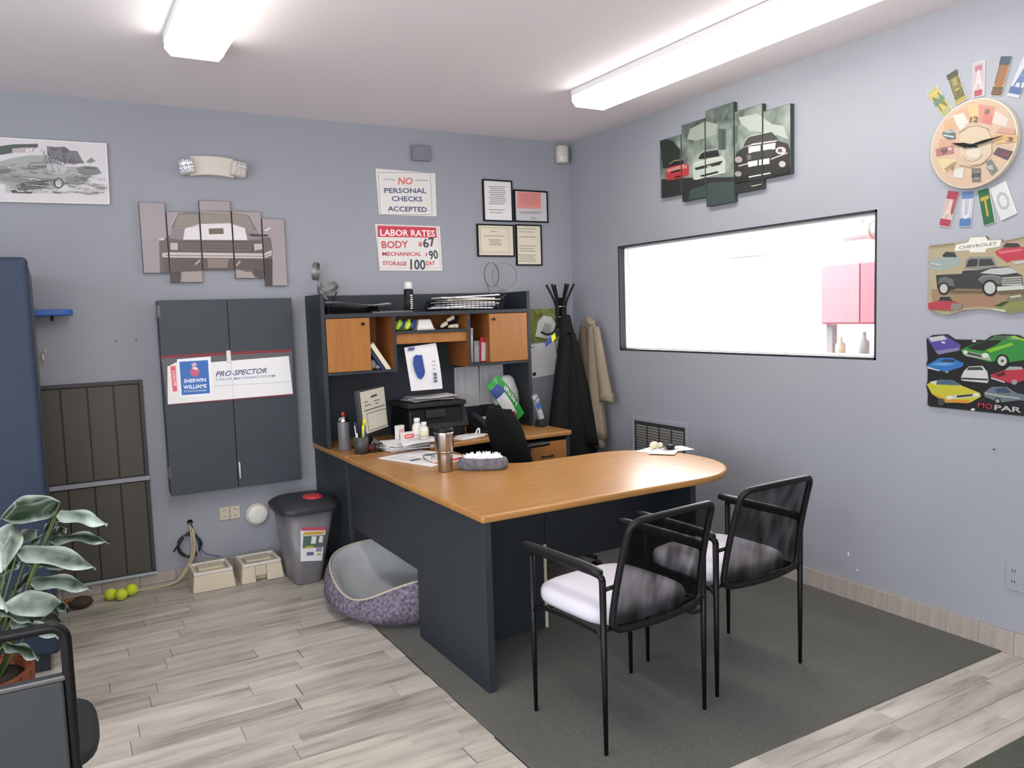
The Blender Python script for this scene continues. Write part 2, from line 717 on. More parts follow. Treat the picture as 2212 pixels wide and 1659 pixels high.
PICS = {
 'canvas_smoke': [
  ('P','2b2c2a',[(1.0882,2.3654),(1.3529,2.3327),(1.7088,2.2802),(2.1747,2.2523),(2.1746,2.0804),(1.7474,2.0528),(1.0841,2.1894)]),
  ('P','3e4f4d',[(1.3515,2.26),(1.5454,2.2756),(1.726,2.2519),(1.7301,2.072),(1.5301,2.0787),(1.323,2.1678)]),
  ('P','24332b',[(1.0726,2.629),(1.2005,2.5848),(1.2684,2.5163),(1.2603,2.4535),(1.3141,2.4166),(1.1043,2.4292)]),
  ('P','4f5d5a',[(1.5926,2.5762),(1.6587,2.5623),(1.6514,2.4442),(1.5911,2.4555)]),
  ('P','59675f',[(1.706,2.5693),(1.7522,2.5594),(1.7456,2.4727),(1.6988,2.4437)]),
  ('P','414e4a',[(1.6228,2.5613),(1.6467,2.5563),(1.6425,2.4501),(1.6184,2.4547)]),
  ('P','bcc6ba',[(1.7527,2.6053),(1.8923,2.5946),(1.9984,2.5148),(2.0755,2.4904),(2.1056,2.4135),(2.0242,2.4536),(1.8367,2.5167),(1.7751,2.5629)]),
  ('P','a7b2a6',[(1.3581,2.6256),(1.488,2.6422),(1.593,2.602),(1.5739,2.5456),(1.4093,2.5434),(1.3304,2.5681)]),
  ('P','c33a3e',[(1.1293,2.4156),(1.176,2.4288),(1.294,2.4269),(1.3409,2.412),(1.3432,2.3525),(1.265,2.3421),(1.1386,2.3504)]),
  ('P','d98d84',[(1.1401,2.4184),(1.2939,2.4224),(1.3275,2.412),(1.3272,2.3961),(1.1468,2.3985)]),
  ('P','1d1f1f',[(1.1657,2.4423),(1.2119,2.4598),(1.2877,2.4532),(1.3008,2.4303),(1.176,2.4288)]),
  ('L','c9b98f',.0037,[(1.1658,2.4469),(1.2119,2.4598),(1.2877,2.4532)]),
  ('P','1d1a1a',[(1.1753,2.3985),(1.2661,2.3996),(1.2693,2.3875),(1.1822,2.388)]),
  ('P','2a1616',[(1.2098,2.3602),(1.2722,2.3617),(1.272,2.3525),(1.2166,2.3498)]),
  ('P','c9d0c6',[(1.3808,2.4141),(1.4203,2.4206),(1.633,2.4132),(1.6507,2.3842),(1.6499,2.3155),(1.4054,2.3108),(1.3793,2.324)]),
  ('P','1d2022',[(1.427,2.4329),(1.4533,2.4637),(1.5911,2.4555),(1.6028,2.4187),(1.4591,2.4271)]),
  ('L','c8cdb8',.0045,[(1.4273,2.4551),(1.4853,2.4702),(1.5911,2.4607)]),
  ('P','23302c',[(1.3935,2.3848),(1.6085,2.3874),(1.6327,2.3852),(1.6082,2.3658),(1.4064,2.3692)]),
  ('P','23302c',[(1.4383,2.3325),(1.5895,2.3342),(1.5955,2.3223),(1.4575,2.3205)]),
  ('P','d8c48a',[(1.4966,2.3762),(1.5281,2.3774),(1.5405,2.3687),(1.5091,2.3674)]),
  ('L','e4e8df',.0045,[(1.3873,2.4084),(1.4781,2.4126),(1.633,2.411)]),
  ('L','e4e8df',.0054,[(1.3858,2.3184),(1.4574,2.316),(1.6499,2.3177)]),
  ('P','2c2a28',[(1.7213,2.3632),(1.7393,2.4107),(1.808,2.4354),(2.0241,2.4258),(2.1055,2.39),(2.1254,2.3391),(2.1253,2.241),(1.9708,2.226),(1.7201,2.2443)]),
  ('P','3a3838',[(1.7911,2.4387),(1.8252,2.4818),(1.9983,2.4769),(2.0293,2.4367),(2.0395,2.4187),(1.8638,2.4329)]),
  ('L','d5d9c9',.0042,[(1.8026,2.4656),(1.8308,2.4828),(1.9983,2.4769),(2.0242,2.4496)]),
  ('P','d8d0cc',[(1.7967,2.4293),(1.8638,2.4391),(2.0344,2.4237),(2.0344,2.4165),(1.8637,2.4296)]),
  ('P','e6e0dc',[(1.8304,2.427),(1.9183,2.4195),(1.918,2.3849),(1.8301,2.3897)]),
  ('P','e6e0dc',[(1.9317,2.4185),(2.024,2.4118),(2.0213,2.3784),(1.9315,2.384)]),
  ('P','3b3a37',[(1.7963,2.3876),(1.8635,2.3918),(1.9926,2.3838),(2.0238,2.3619),(1.9924,2.3396),(1.8521,2.3484)]),
  ('P','7b7672',[(1.8188,2.3814),(1.8495,2.3787),(1.8493,2.3531),(1.8214,2.3568)]),
  ('P','efe9e2',[(1.8241,2.3451),(1.8961,2.3419),(1.8959,2.3127),(1.8295,2.315)]),
  ('P','efe9e2',[(1.9069,2.3416),(1.9819,2.3375),(1.9817,2.3072),(1.9068,2.3117)]),
  ('P','d9cfc9',[(2.0954,2.3565),(2.0927,2.3495),(2.085,2.3445),(2.0735,2.3423),(2.0598,2.3433),(2.0461,2.3474),(2.0344,2.3538),(2.0266,2.3618),(2.0239,2.3699),(2.0267,2.377),(2.0345,2.382),(2.0462,2.3841),(2.06,2.383),(2.0736,2.3789),(2.0851,2.3724),(2.0927,2.3645)]),
  ('P','5b5654',[(2.0701,2.3613),(2.0689,2.3575),(2.0656,2.3548),(2.0606,2.3535),(2.0547,2.3538),(2.0489,2.3557),(2.0439,2.3589),(2.0405,2.3628),(2.0394,2.367),(2.0406,2.3708),(2.0439,2.3735),(2.0489,2.3748),(2.0548,2.3744),(2.0607,2.3725),(2.0656,2.3694),(2.0689,2.3654)]),
  ('P','b3a29a',[(1.7847,2.3646),(1.7825,2.3582),(1.7763,2.3536),(1.767,2.3514),(1.756,2.352),(1.745,2.3553),(1.7357,2.3608),(1.7294,2.3676),(1.7273,2.3748),(1.7296,2.3812),(1.7359,2.3859),(1.7453,2.388),(1.7563,2.3873),(1.7673,2.384),(1.7765,2.3785),(1.7826,2.3717)]),
  ('P','c9c4bd',[(2.0927,2.286),(2.091,2.2799),(2.086,2.2754),(2.0786,2.273),(2.0698,2.2732),(2.0611,2.276),(2.0536,2.2809),(2.0486,2.2872),(2.0469,2.2939),(2.0486,2.3),(2.0537,2.3046),(2.0611,2.3069),(2.0699,2.3066),(2.0787,2.3038),(2.0861,2.2989),(2.091,2.2926)]),
  ('P','a9a09a',[(1.7783,2.2859),(1.7763,2.2804),(1.7707,2.2764),(1.7623,2.2745),(1.7524,2.2749),(1.7425,2.2777),(1.734,2.2823),(1.7284,2.2882),(1.7265,2.2944),(1.7285,2.2999),(1.7342,2.3039),(1.7427,2.3058),(1.7527,2.3053),(1.7626,2.3025),(1.7709,2.2978),(1.7764,2.292)]),
  ('L','d9d2c8',.0067,[(1.7558,2.3339),(1.8241,2.3347)]),
  ('L','d9d2c8',.0064,[(1.9924,2.3296),(2.1054,2.3428)]),
  ('P','e9e6da',[(1.8291,2.263),(1.9868,2.2599),(1.992,2.253),(1.8346,2.2559)]),
  ('P','b9b8aa',[(1.8427,2.2088),(1.9386,2.2086),(1.9493,2.2041),(1.8621,2.2017)]),
  ('P','1c1c1b',[(1.7204,2.2741),(1.8236,2.2743),(1.8233,2.2409),(1.7259,2.2391)]),
  ('P','1c1c1b',[(1.9973,2.2582),(2.1253,2.2764),(2.1253,2.2371),(2.0024,2.2251)]),
 ],
 'canvas_sepia': [
  ('P','6a605c',[(-2.9155,2.0236),(-2.8604,2.0555),(-2.2741,2.0561),(-2.267,1.9903),(-2.2792,1.7807),(-2.3194,1.748),(-2.3322,1.8087),(-2.4892,1.8637),(-2.695,1.8639),(-2.8056,1.8482),(-2.83,1.7752),(-2.8638,1.7807),(-2.8604,1.8328),(-2.9233,1.833)]),
  ('P','7d736e',[(-2.8526,2.1021),(-2.8082,2.1859),(-2.6734,2.2061),(-2.5045,2.212),(-2.3953,2.1943),(-2.3424,2.0929),(-2.4237,2.0749),(-2.8306,2.0665)]),
  ('P','8f857e',[(-2.8282,2.1027),(-2.804,2.1757),(-2.6745,2.1877),(-2.5105,2.1985),(-2.4064,2.1858),(-2.3687,2.1032),(-2.4732,2.1275),(-2.729,2.1156)]),
  ('P','8a7f80',[(-2.8615,2.04),(-2.839,2.0869),(-2.7598,2.0992),(-2.7838,2.0336)]),
  ('P','8a7f80',[(-2.4153,2.0373),(-2.4217,2.1073),(-2.3478,2.0928),(-2.3291,2.0442)]),
  ('P','dcd6d7',[(-2.7838,2.0336),(-2.7697,2.0989),(-2.6884,2.1271),(-2.5143,2.1371),(-2.4267,2.1126),(-2.4153,2.0373)]),
  ('P','6e665c',[(-2.637,2.1021),(-2.5524,2.1068),(-2.552,2.0722),(-2.6367,2.0678)]),
  ('P','57524e',[(-2.8626,2.0219),(-2.3408,2.0304),(-2.3499,1.9675),(-2.8617,1.9625)]),
  ('P','6b625e',[(-2.8046,2.0151),(-2.3896,2.0214),(-2.3979,1.9725),(-2.8027,1.9683)]),
  ('L','4b4643',.0042,[(-2.7958,1.9996),(-2.3959,2.0051)]),
  ('L','4b4643',.0042,[(-2.7968,1.984),(-2.3969,1.9888)]),
  ('P','b9afaf',[(-2.8559,2.0143),(-2.8144,2.0149),(-2.8171,1.9733),(-2.8562,1.9729)]),
  ('P','b9afaf',[(-2.3792,2.0162),(-2.3308,2.0169),(-2.3273,1.9841),(-2.3765,1.9727)]),
  ('P','c4b8b5',[(-2.9059,1.9517),(-2.8667,1.9599),(-2.3235,1.9568),(-2.2731,1.9793),(-2.275,1.9463),(-2.3252,1.9267),(-2.8687,1.9288),(-2.9024,1.9311)]),
  ('L','6c6262',.0041,[(-2.8873,1.9416),(-2.8534,1.9403),(-2.3244,1.9404),(-2.2799,1.9572)]),
  ('P','5c524f',[(-2.8979,1.926),(-2.2818,1.9242),(-2.2963,1.8636),(-2.8937,1.8433)]),
  ('P','86796f',[(-2.656,1.9222),(-2.5326,1.9228),(-2.5463,1.8691),(-2.6542,1.8691)]),
  ('P','4c4442',[(-2.8646,1.8432),(-2.8056,1.8482),(-2.8152,1.775),(-2.869,1.7756)]),
  ('P','463c3a',[(-2.32,1.924),(-2.2708,1.9243),(-2.2805,1.7586),(-2.3194,1.748)]),
  ('P','a2968f',[(-2.7964,1.8378),(-2.6963,1.8427),(-2.7,1.7845),(-2.8047,1.7854)]),
  ('P','4f4744',[(-2.394,1.8582),(-2.3238,1.8581),(-2.3274,1.7977),(-2.3859,1.8145)]),
  ('P','a2968f',[(-2.48,1.8421),(-2.4002,1.8446),(-2.3969,1.8091),(-2.4925,1.8097)]),
  ('P','b6aca6',[(-2.731,1.8902),(-2.6964,1.9219),(-2.6972,1.9088),(-2.7238,1.885)]),
  ('P','b6aca6',[(-2.4931,1.8853),(-2.4649,1.9178),(-2.4658,1.9016),(-2.4882,1.8799)]),
  ('L','c6beb5',.0036,[(-2.8529,2.0969),(-2.8084,2.1833)]),
  ('L','c6beb5',.0037,[(-2.6789,2.1981),(-2.5105,2.199)]),
  ('L','c6beb5',.0037,[(-2.4971,2.2059),(-2.3954,2.1916),(-2.3478,2.0928)]),
  ('L','b5aaa6',.0031,[(-2.8532,2.0918),(-2.689,2.1166)]),
  ('L','b5aaa6',.0032,[(-2.499,2.1322),(-2.3482,2.0874)]),
  ('P','d9d0cf',[(-2.3151,2.099),(-2.2759,2.119),(-2.2709,2.1109),(-2.2991,2.0939)]),
  ('P','3c3434',[(-2.4077,2.0752),(-2.2895,2.0722),(-2.2902,2.0613),(-2.3925,2.062)]),
  ('P','c9bfbd',[(-2.9145,2.0391),(-2.8853,2.0447),(-2.8863,2.0293),(-2.9153,2.0262)]),
 ],
 'truck_sign': [
  ('O','b8ab8b',[(2.8897,1.7852),(3.015,1.7876),(3.0695,1.7906),(3.08,1.8065),(3.1432,1.8045),(3.1565,1.7876),(3.2099,1.7826),(3.2151,1.7744),(3.3405,1.7924),(3.3503,1.4839),(3.2859,1.4749),(3.2517,1.4678),(3.1909,1.4843),(3.1284,1.4934),(3.0642,1.4894),(2.9812,1.469),(2.9468,1.4778),(2.8911,1.4927)]),
  ('P','a58a6a',[(2.9044,1.5873),(3.3365,1.5693),(3.3336,1.4917),(3.1907,1.4948),(3.1283,1.5014),(3.0641,1.4975),(2.9115,1.5063)]),
  ('P','a8826a',[(3.0467,1.5518),(3.1895,1.552),(3.1905,1.5052),(3.0475,1.5059)]),
  ('P','f1efe8',[(3.0152,1.7769),(3.0697,1.7826),(3.08,1.8028),(3.1433,1.8003),(3.154,1.7827),(3.21,1.78),(3.2055,1.7548),(3.1495,1.7493),(3.142,1.7344),(3.0812,1.7393),(3.073,1.7505),(3.0101,1.7504)]),
  ('T','8a877c','CHEVROLET',(3.0292,1.7633),(3.1926,1.7678),.0139),
  ('P','9fb0ab',[(2.8878,1.7133),(2.9485,1.7282),(3.0272,1.7249),(3.0412,1.7078),(3.0224,1.6822),(2.9381,1.6658),(2.8912,1.6853)]),
  ('P','37413f',[(2.9541,1.7359),(2.9709,1.7509),(3.0102,1.745),(3.0217,1.7226),(2.96,1.7273)]),
  ('P','c3cbc6',[(2.8967,1.7072),(2.949,1.698),(2.9466,1.6735),(2.9,1.6875)]),
  ('L','6f7d79',.0033,[(2.8969,1.6988),(2.9492,1.6882)]),
  ('L','6f7d79',.0033,[(2.8999,1.6914),(2.9464,1.6807)]),
  ('P','d8a9a0',[(3.2104,1.7611),(3.2251,1.772),(3.2841,1.7655),(3.2892,1.755)]),
  ('P','3d3a3c',[(3.2157,1.7488),(3.2303,1.7654),(3.2794,1.7609),(3.2895,1.7425)]),
  ('P','c63f50',[(3.1857,1.7334),(3.2157,1.7463),(3.3014,1.7439),(3.3397,1.7283),(3.3406,1.691),(3.2566,1.6922),(3.237,1.6834),(3.1911,1.7201)]),
  ('P','d9737c',[(3.1959,1.7326),(3.2944,1.737),(3.2994,1.7291),(3.2062,1.7225)]),
  ('P','c9c6bf',[(3.2616,1.6842),(3.3405,1.696),(3.3408,1.6821),(3.2668,1.6737)]),
  ('P','8f908a',[(3.0555,1.672),(3.0629,1.7115),(3.0816,1.7197),(3.1759,1.7135),(3.192,1.6762),(3.2025,1.6601)]),
  ('P','3c3d3c',[(3.0635,1.6769),(3.0711,1.7045),(3.0844,1.7099),(3.171,1.7046),(3.1869,1.6765)]),
  ('L','8f908a',.0053,[(3.1144,1.6735),(3.1189,1.71)]),
  ('P','3c3d3e',[(2.9267,1.6499),(3.045,1.6486),(3.0502,1.6617),(3.1146,1.6604),(3.1871,1.6688),(3.2473,1.6674),(3.2823,1.6348),(3.2969,1.6289),(3.3029,1.5782),(3.2043,1.5748),(3.1373,1.5776),(3.0241,1.585),(2.9851,1.5758),(2.9335,1.5889)]),
  ('P','c3c5c5',[(3.1254,1.6465),(3.1667,1.6623),(3.2473,1.6648),(3.2822,1.6399),(3.2181,1.6344)]),
  ('P','6f7375',[(3.1155,1.6181),(3.1362,1.6354),(3.1776,1.6357),(3.2133,1.626),(3.2189,1.5974),(3.1474,1.5955)]),
  ('P','6b6f70',[(2.936,1.6108),(2.9443,1.6352),(2.9728,1.6391),(3.0067,1.6264),(3.0128,1.5963),(2.9848,1.5976)]),
  ('L','9a9c9b',.0042,[(3.1207,1.6205),(3.1388,1.6327),(3.1776,1.6331),(3.2133,1.6234)]),
  ('P','232323',[(3.2011,1.5801),(3.1989,1.5667),(3.1921,1.5555),(3.1817,1.5483),(3.1691,1.546),(3.1564,1.5491),(3.1454,1.5573),(3.1379,1.5691),(3.1351,1.5829),(3.1374,1.5965),(3.1444,1.6078),(3.1551,1.6149),(3.1677,1.617),(3.1803,1.6137),(3.1911,1.6055),(3.1984,1.5937)]),
  ('P','c6c8c0',[(3.192,1.5805),(3.1904,1.5706),(3.1855,1.5624),(3.1779,1.557),(3.1689,1.5554),(3.1598,1.5577),(3.1519,1.5637),(3.1465,1.5724),(3.1445,1.5825),(3.1461,1.5925),(3.1512,1.6008),(3.1588,1.6061),(3.1679,1.6076),(3.177,1.6052),(3.1847,1.5992),(3.19,1.5905)]),
  ('P','232323',[(2.9911,1.5864),(2.9893,1.5756),(2.9839,1.5666),(2.9755,1.5608),(2.9655,1.559),(2.9554,1.5615),(2.9468,1.568),(2.9409,1.5776),(2.9387,1.5886),(2.9405,1.5995),(2.9461,1.6086),(2.9546,1.6144),(2.9646,1.616),(2.9747,1.6134),(2.9832,1.6068),(2.989,1.5974)]),
  ('P','c6c8c0',[(2.9832,1.5868),(2.982,1.5789),(2.9782,1.5723),(2.9724,1.568),(2.9654,1.5667),(2.9584,1.5685),(2.9524,1.5733),(2.9483,1.5802),(2.9468,1.5883),(2.948,1.5963),(2.9519,1.6029),(2.9578,1.6071),(2.9647,1.6084),(2.9717,1.6065),(2.9777,1.6017),(2.9817,1.5948)]),
  ('P','b4b6ad',[(3.2184,1.6231),(3.297,1.6239),(3.3004,1.5834),(3.2191,1.5896)]),
  ('L','55574f',.0036,[(3.2211,1.6153),(3.2982,1.6153)]),
  ('L','55574f',.0036,[(3.2212,1.6065),(3.2984,1.6067)]),
  ('L','55574f',.0036,[(3.2214,1.5978),(3.2986,1.5981)]),
  ('P','cfd6cd',[(3.199,1.5854),(3.3051,1.5857),(3.3079,1.5705),(3.1994,1.5672)]),
  ('P','6f604a',[(2.9907,1.5783),(3.14,1.5722),(3.1376,1.5618),(2.9965,1.5671)]),
  ('P','6f604a',[(3.1994,1.5646),(3.308,1.5654),(3.3059,1.5529),(3.2047,1.5541)]),
  ('P','b94450',[(2.8918,1.5235),(2.9401,1.5333),(3.0083,1.5313),(3.0474,1.514),(3.0091,1.4877),(2.894,1.4955)]),
  ('P','3b3838',[(2.9401,1.5361),(2.9485,1.5524),(2.9912,1.551),(3.0084,1.5286)]),
  ('L','c9b5a5',.0033,[(2.9401,1.5361),(2.9485,1.5535),(2.9911,1.5526)]),
  ('P','8f8a80',[(3.0029,1.5206),(3.0501,1.5166),(3.0478,1.4924),(2.9978,1.4907)]),
  ('P','7e7a63',[(3.2356,1.5221),(3.2499,1.5499),(3.2987,1.5532),(3.3138,1.5224)]),
  ('P','c9c7b4',[(3.25,1.5422),(3.2939,1.5483),(3.299,1.5405),(3.2551,1.5354)]),
  ('P','8d9356',[(3.1905,1.5052),(3.2206,1.52),(3.3447,1.524),(3.3456,1.4865),(3.2416,1.4757),(3.1959,1.4894)]),
  ('P','3d4628',[(3.1905,1.5052),(3.2306,1.5223),(3.2506,1.5191),(3.216,1.4994)]),
  ('P','d3d4c5',[(3.1805,1.495),(3.2364,1.4861),(3.2341,1.4773),(3.1832,1.4887)]),
  ('L','8b7b60',.0044,[(2.8945,1.7793),(3.0124,1.7819)]),
  ('L','8b7b60',.0041,[(3.2152,1.7688),(3.3383,1.7862)]),
 ],
 'muscle_sign': [
  ('O','15171b',[(2.8841,1.3604),(2.9134,1.3776),(2.9798,1.3825),(3.0169,1.3593),(3.1521,1.3583),(3.1777,1.377),(3.2235,1.3842),(3.2881,1.3805),(3.3127,1.3655),(3.351,1.3609),(3.361,1.0419),(2.9006,1.0485),(2.8932,1.0593),(2.895,1.1052),(2.886,1.1446),(2.8928,1.1678),(2.8921,1.2189),(2.8846,1.2414),(2.8914,1.2643)]),
  ('P','5a4ba0',[(2.8889,1.3577),(2.9252,1.3721),(2.9771,1.3753),(3.0451,1.3351),(3.0399,1.3132),(2.9381,1.2912),(2.9022,1.3409)]),
  ('P','c9c6cb',[(2.8929,1.3662),(2.9656,1.3769),(2.983,1.3588),(2.908,1.3466)]),
  ('P','d8d6e0',[(2.9546,1.3501),(2.9747,1.3477),(2.972,1.3393),(2.9576,1.3418)]),
  ('P','8a83a8',[(2.9262,1.3049),(3.0397,1.3241),(3.04,1.3104),(2.944,1.2897)]),
  ('P','2f8f3a',[(3.1677,1.3611),(3.1932,1.3772),(3.2735,1.3779),(3.3127,1.3629),(3.3488,1.3533),(3.3504,1.2852),(3.2562,1.2665),(3.1954,1.2695),(3.1749,1.2635),(3.0569,1.2918),(3.0455,1.3133),(3.078,1.3303)]),
  ('P','1c201c',[(3.0727,1.3248),(3.1626,1.3584),(3.2241,1.3592),(3.1991,1.3379),(3.1426,1.3103),(3.0945,1.3172)]),
  ('P','86c22e',[(3.1582,1.316),(3.2642,1.3495),(3.2694,1.3392),(3.1741,1.3047)]),
  ('P','525a52',[(3.1729,1.3628),(3.2034,1.3746),(3.2438,1.375),(3.2391,1.3594)]),
  ('P','9aa59a',[(3.244,1.3647),(3.2736,1.3727),(3.2886,1.3601)]),
  ('P','a6d23c',[(3.2537,1.3751),(3.2735,1.3779),(3.3127,1.3629),(3.3488,1.3533),(3.3489,1.3483),(3.308,1.3578)]),
  ('P','a9b0a0',[(3.051,1.3134),(3.1744,1.2899),(3.18,1.269),(3.0679,1.2867)]),
  ('P','3d423a',[(3.0566,1.3081),(3.1535,1.2893),(3.1537,1.2813),(3.0623,1.2974)]),
  ('P','e2e4da',[(3.1691,1.2924),(3.168,1.2883),(3.1647,1.2848),(3.1597,1.2823),(3.1537,1.2813),(3.1476,1.282),(3.1425,1.2841),(3.139,1.2875),(3.1377,1.2915),(3.1388,1.2956),(3.1422,1.2992),(3.1472,1.3016),(3.1533,1.3026),(3.1593,1.3019),(3.1644,1.2998),(3.1678,1.2965)]),
  ('P','e2e4da',[(3.0774,1.3032),(3.0768,1.2999),(3.0747,1.297),(3.0715,1.2951),(3.0678,1.2943),(3.064,1.2949),(3.0608,1.2967),(3.0586,1.2994),(3.0578,1.3027),(3.0585,1.3061),(3.0606,1.3089),(3.0637,1.3109),(3.0675,1.3117),(3.0712,1.3111),(3.0745,1.3093),(3.0766,1.3065)]),
  ('P','0e0e0e',[(3.2535,1.2716),(3.2517,1.2606),(3.246,1.2511),(3.2371,1.2445),(3.2266,1.2419),(3.2159,1.2436),(3.2066,1.2495),(3.2004,1.2586),(3.198,1.2696),(3.1999,1.2808),(3.2058,1.2903),(3.2147,1.2968),(3.2253,1.2993),(3.236,1.2975),(3.2451,1.2915),(3.2512,1.2825)]),
  ('P','c8cac4',[(3.2451,1.2713),(3.2438,1.2633),(3.2398,1.2564),(3.2337,1.2516),(3.2264,1.2497),(3.219,1.251),(3.2127,1.2553),(3.2083,1.262),(3.2067,1.2699),(3.208,1.278),(3.212,1.285),(3.2182,1.2897),(3.2255,1.2915),(3.2329,1.2901),(3.2392,1.2858),(3.2434,1.2792)]),
  ('P','33502f',[(3.232,1.2708),(3.2316,1.2684),(3.2303,1.2664),(3.2284,1.2649),(3.2261,1.2644),(3.2238,1.2647),(3.2218,1.266),(3.2204,1.268),(3.2199,1.2704),(3.2203,1.2728),(3.2216,1.2749),(3.2235,1.2763),(3.2258,1.2769),(3.2282,1.2765),(3.2301,1.2752),(3.2315,1.2732)]),
  ('P','2f78c2',[(2.8888,1.2387),(2.95,1.2747),(3.0071,1.2766),(3.0631,1.2539),(3.0524,1.2371),(2.9798,1.2118),(2.8919,1.2303)]),
  ('P','274158',[(2.9503,1.2552),(2.9731,1.2699),(3.024,1.2689),(3.0186,1.2577)]),
  ('P','6fa6dc',[(2.9036,1.2421),(2.9561,1.2554),(3.0299,1.2526),(2.9793,1.2396)]),
  ('P','c9d0d4',[(2.8919,1.2331),(2.9509,1.2188),(2.951,1.2132),(2.892,1.2246)]),
  ('P','8f959a',[(2.9934,1.2135),(2.9929,1.211),(2.9912,1.2087),(2.9886,1.2071),(2.9856,1.2065),(2.9825,1.2068),(2.9799,1.2082),(2.9781,1.2102),(2.9775,1.2128),(2.978,1.2154),(2.9797,1.2176),(2.9823,1.2192),(2.9853,1.2198),(2.9884,1.2195),(2.991,1.2181),(2.9928,1.2161)]),
  ('P','d8d9d4',[(3.0504,1.1932),(3.0636,1.2212),(3.0851,1.2412),(3.1439,1.2463),(3.1654,1.2206),(3.1713,1.1837),(3.1663,1.1728),(3.0534,1.177)]),
  ('P','3b403c',[(3.0745,1.2245),(3.0852,1.2385),(3.1387,1.2418),(3.1495,1.2279)]),
  ('P','3a3c38',[(3.0532,1.1907),(3.1686,1.1915),(3.1687,1.1836),(3.0533,1.1824)]),
  ('P','bd2f46',[(3.176,1.2079),(3.2369,1.2319),(3.3155,1.2432),(3.3515,1.2397),(3.3522,1.2093),(3.278,1.1769),(3.1971,1.1878)]),
  ('P','a9b0b0',[(3.2369,1.2319),(3.2566,1.2484),(3.3057,1.2489),(3.3108,1.2378)]),
  ('P','c9c9c9',[(3.1814,1.1991),(3.2379,1.1833),(3.2381,1.1771),(3.1815,1.1923)]),
  ('P','9a9a98',[(3.2896,1.1843),(3.2888,1.1799),(3.2864,1.176),(3.2826,1.1733),(3.2781,1.1722),(3.2735,1.1728),(3.2696,1.175),(3.267,1.1786),(3.266,1.1829),(3.2668,1.1873),(3.2693,1.1912),(3.2731,1.1938),(3.2776,1.195),(3.2821,1.1943),(3.286,1.1921),(3.2886,1.1886)]),
  ('P','5c1522',[(3.1966,1.2116),(3.237,1.2267),(3.2423,1.2139),(3.2173,1.2011)]),
  ('P','cfc93a',[(2.8901,1.1505),(2.9283,1.1698),(3.0144,1.1775),(3.0538,1.1551),(3.1356,1.1279),(3.1412,1.1122),(3.0935,1.0813),(2.9821,1.0723),(2.9175,1.1068)]),
  ('P','4f6a80',[(2.9227,1.1525),(2.9515,1.1768),(3.02,1.1778),(3.0483,1.1547)]),
  ('P','d9d9cf',[(2.9048,1.1628),(2.94,1.1705),(2.9345,1.1476)]),
  ('P','d99a35',[(2.9174,1.1125),(2.9818,1.0891),(3.0933,1.0922),(3.0827,1.0777),(2.9763,1.0746)]),
  ('P','d2d2c8',[(2.9844,1.1032),(3.1304,1.1248),(3.1359,1.1118),(2.9875,1.0867)]),
  ('P','2a2a28',[(3.0324,1.1085),(3.1036,1.1202),(3.1038,1.1121),(3.0354,1.0998)]),
  ('P','ececdf',[(3.0152,1.0983),(3.0142,1.095),(3.0113,1.0921),(3.0069,1.09),(3.0018,1.0889),(2.9965,1.0892),(2.9921,1.0906),(2.9891,1.0931),(2.988,1.0962),(2.9889,1.0995),(2.9919,1.1025),(2.9963,1.1046),(3.0015,1.1056),(3.0067,1.1054),(3.0111,1.1039),(3.0141,1.1014)]),
  ('P','ececdf',[(3.1315,1.1195),(3.1307,1.1166),(3.1282,1.1139),(3.1244,1.112),(3.1199,1.1111),(3.1154,1.1113),(3.1116,1.1127),(3.1089,1.115),(3.108,1.1178),(3.1088,1.1208),(3.1113,1.1234),(3.1151,1.1253),(3.1196,1.1262),(3.1241,1.126),(3.128,1.1246),(3.1306,1.1223)]),
  ('P','4b4a42',[(2.9791,1.0748),(2.9779,1.0683),(2.9743,1.0625),(2.9688,1.0584),(2.9621,1.0566),(2.9555,1.0573),(2.9498,1.0605),(2.9459,1.0657),(2.9445,1.072),(2.9457,1.0786),(2.9494,1.0844),(2.955,1.0885),(2.9616,1.0903),(2.9682,1.0895),(2.9739,1.0863),(2.9777,1.0812)]),
  ('P','6d7b82',[(3.154,1.1319),(3.1874,1.1581),(3.2485,1.162),(3.2887,1.1387),(3.3542,1.128),(3.3547,1.1077),(3.2992,1.1084),(3.2196,1.0916),(3.157,1.1133)]),
  ('P','38506a',[(3.198,1.1482),(3.2435,1.1591),(3.269,1.1373),(3.2085,1.133)]),
  ('P','b9b9b0',[(3.1567,1.1321),(3.2189,1.1243),(3.3038,1.1191),(3.304,1.114),(3.2191,1.118),(3.1568,1.1256)]),
  ('P','1c1c1c',[(3.2261,1.1),(3.2251,1.0947),(3.2221,1.09),(3.2176,1.0867),(3.2121,1.0852),(3.2066,1.0858),(3.2019,1.0884),(3.1987,1.0926),(3.1975,1.0978),(3.1984,1.1031),(3.2015,1.1078),(3.2061,1.1112),(3.2115,1.1126),(3.217,1.112),(3.2217,1.1094),(3.2249,1.1052)]),
  ('P','aaaaa6',[(3.22,1.0996),(3.2194,1.0965),(3.2177,1.0938),(3.2151,1.0918),(3.212,1.091),(3.2088,1.0913),(3.2061,1.0928),(3.2043,1.0953),(3.2036,1.0983),(3.2042,1.1013),(3.2059,1.1041),(3.2085,1.106),(3.2117,1.1068),(3.2148,1.1065),(3.2175,1.105),(3.2193,1.1025)]),
  ('T','b5303c','MO',(3.1287,1.075),(3.1918,1.0718),.0227),
  ('T','c7c3c0','PAR',(3.1996,1.0703),(3.3099,1.068),.0223),
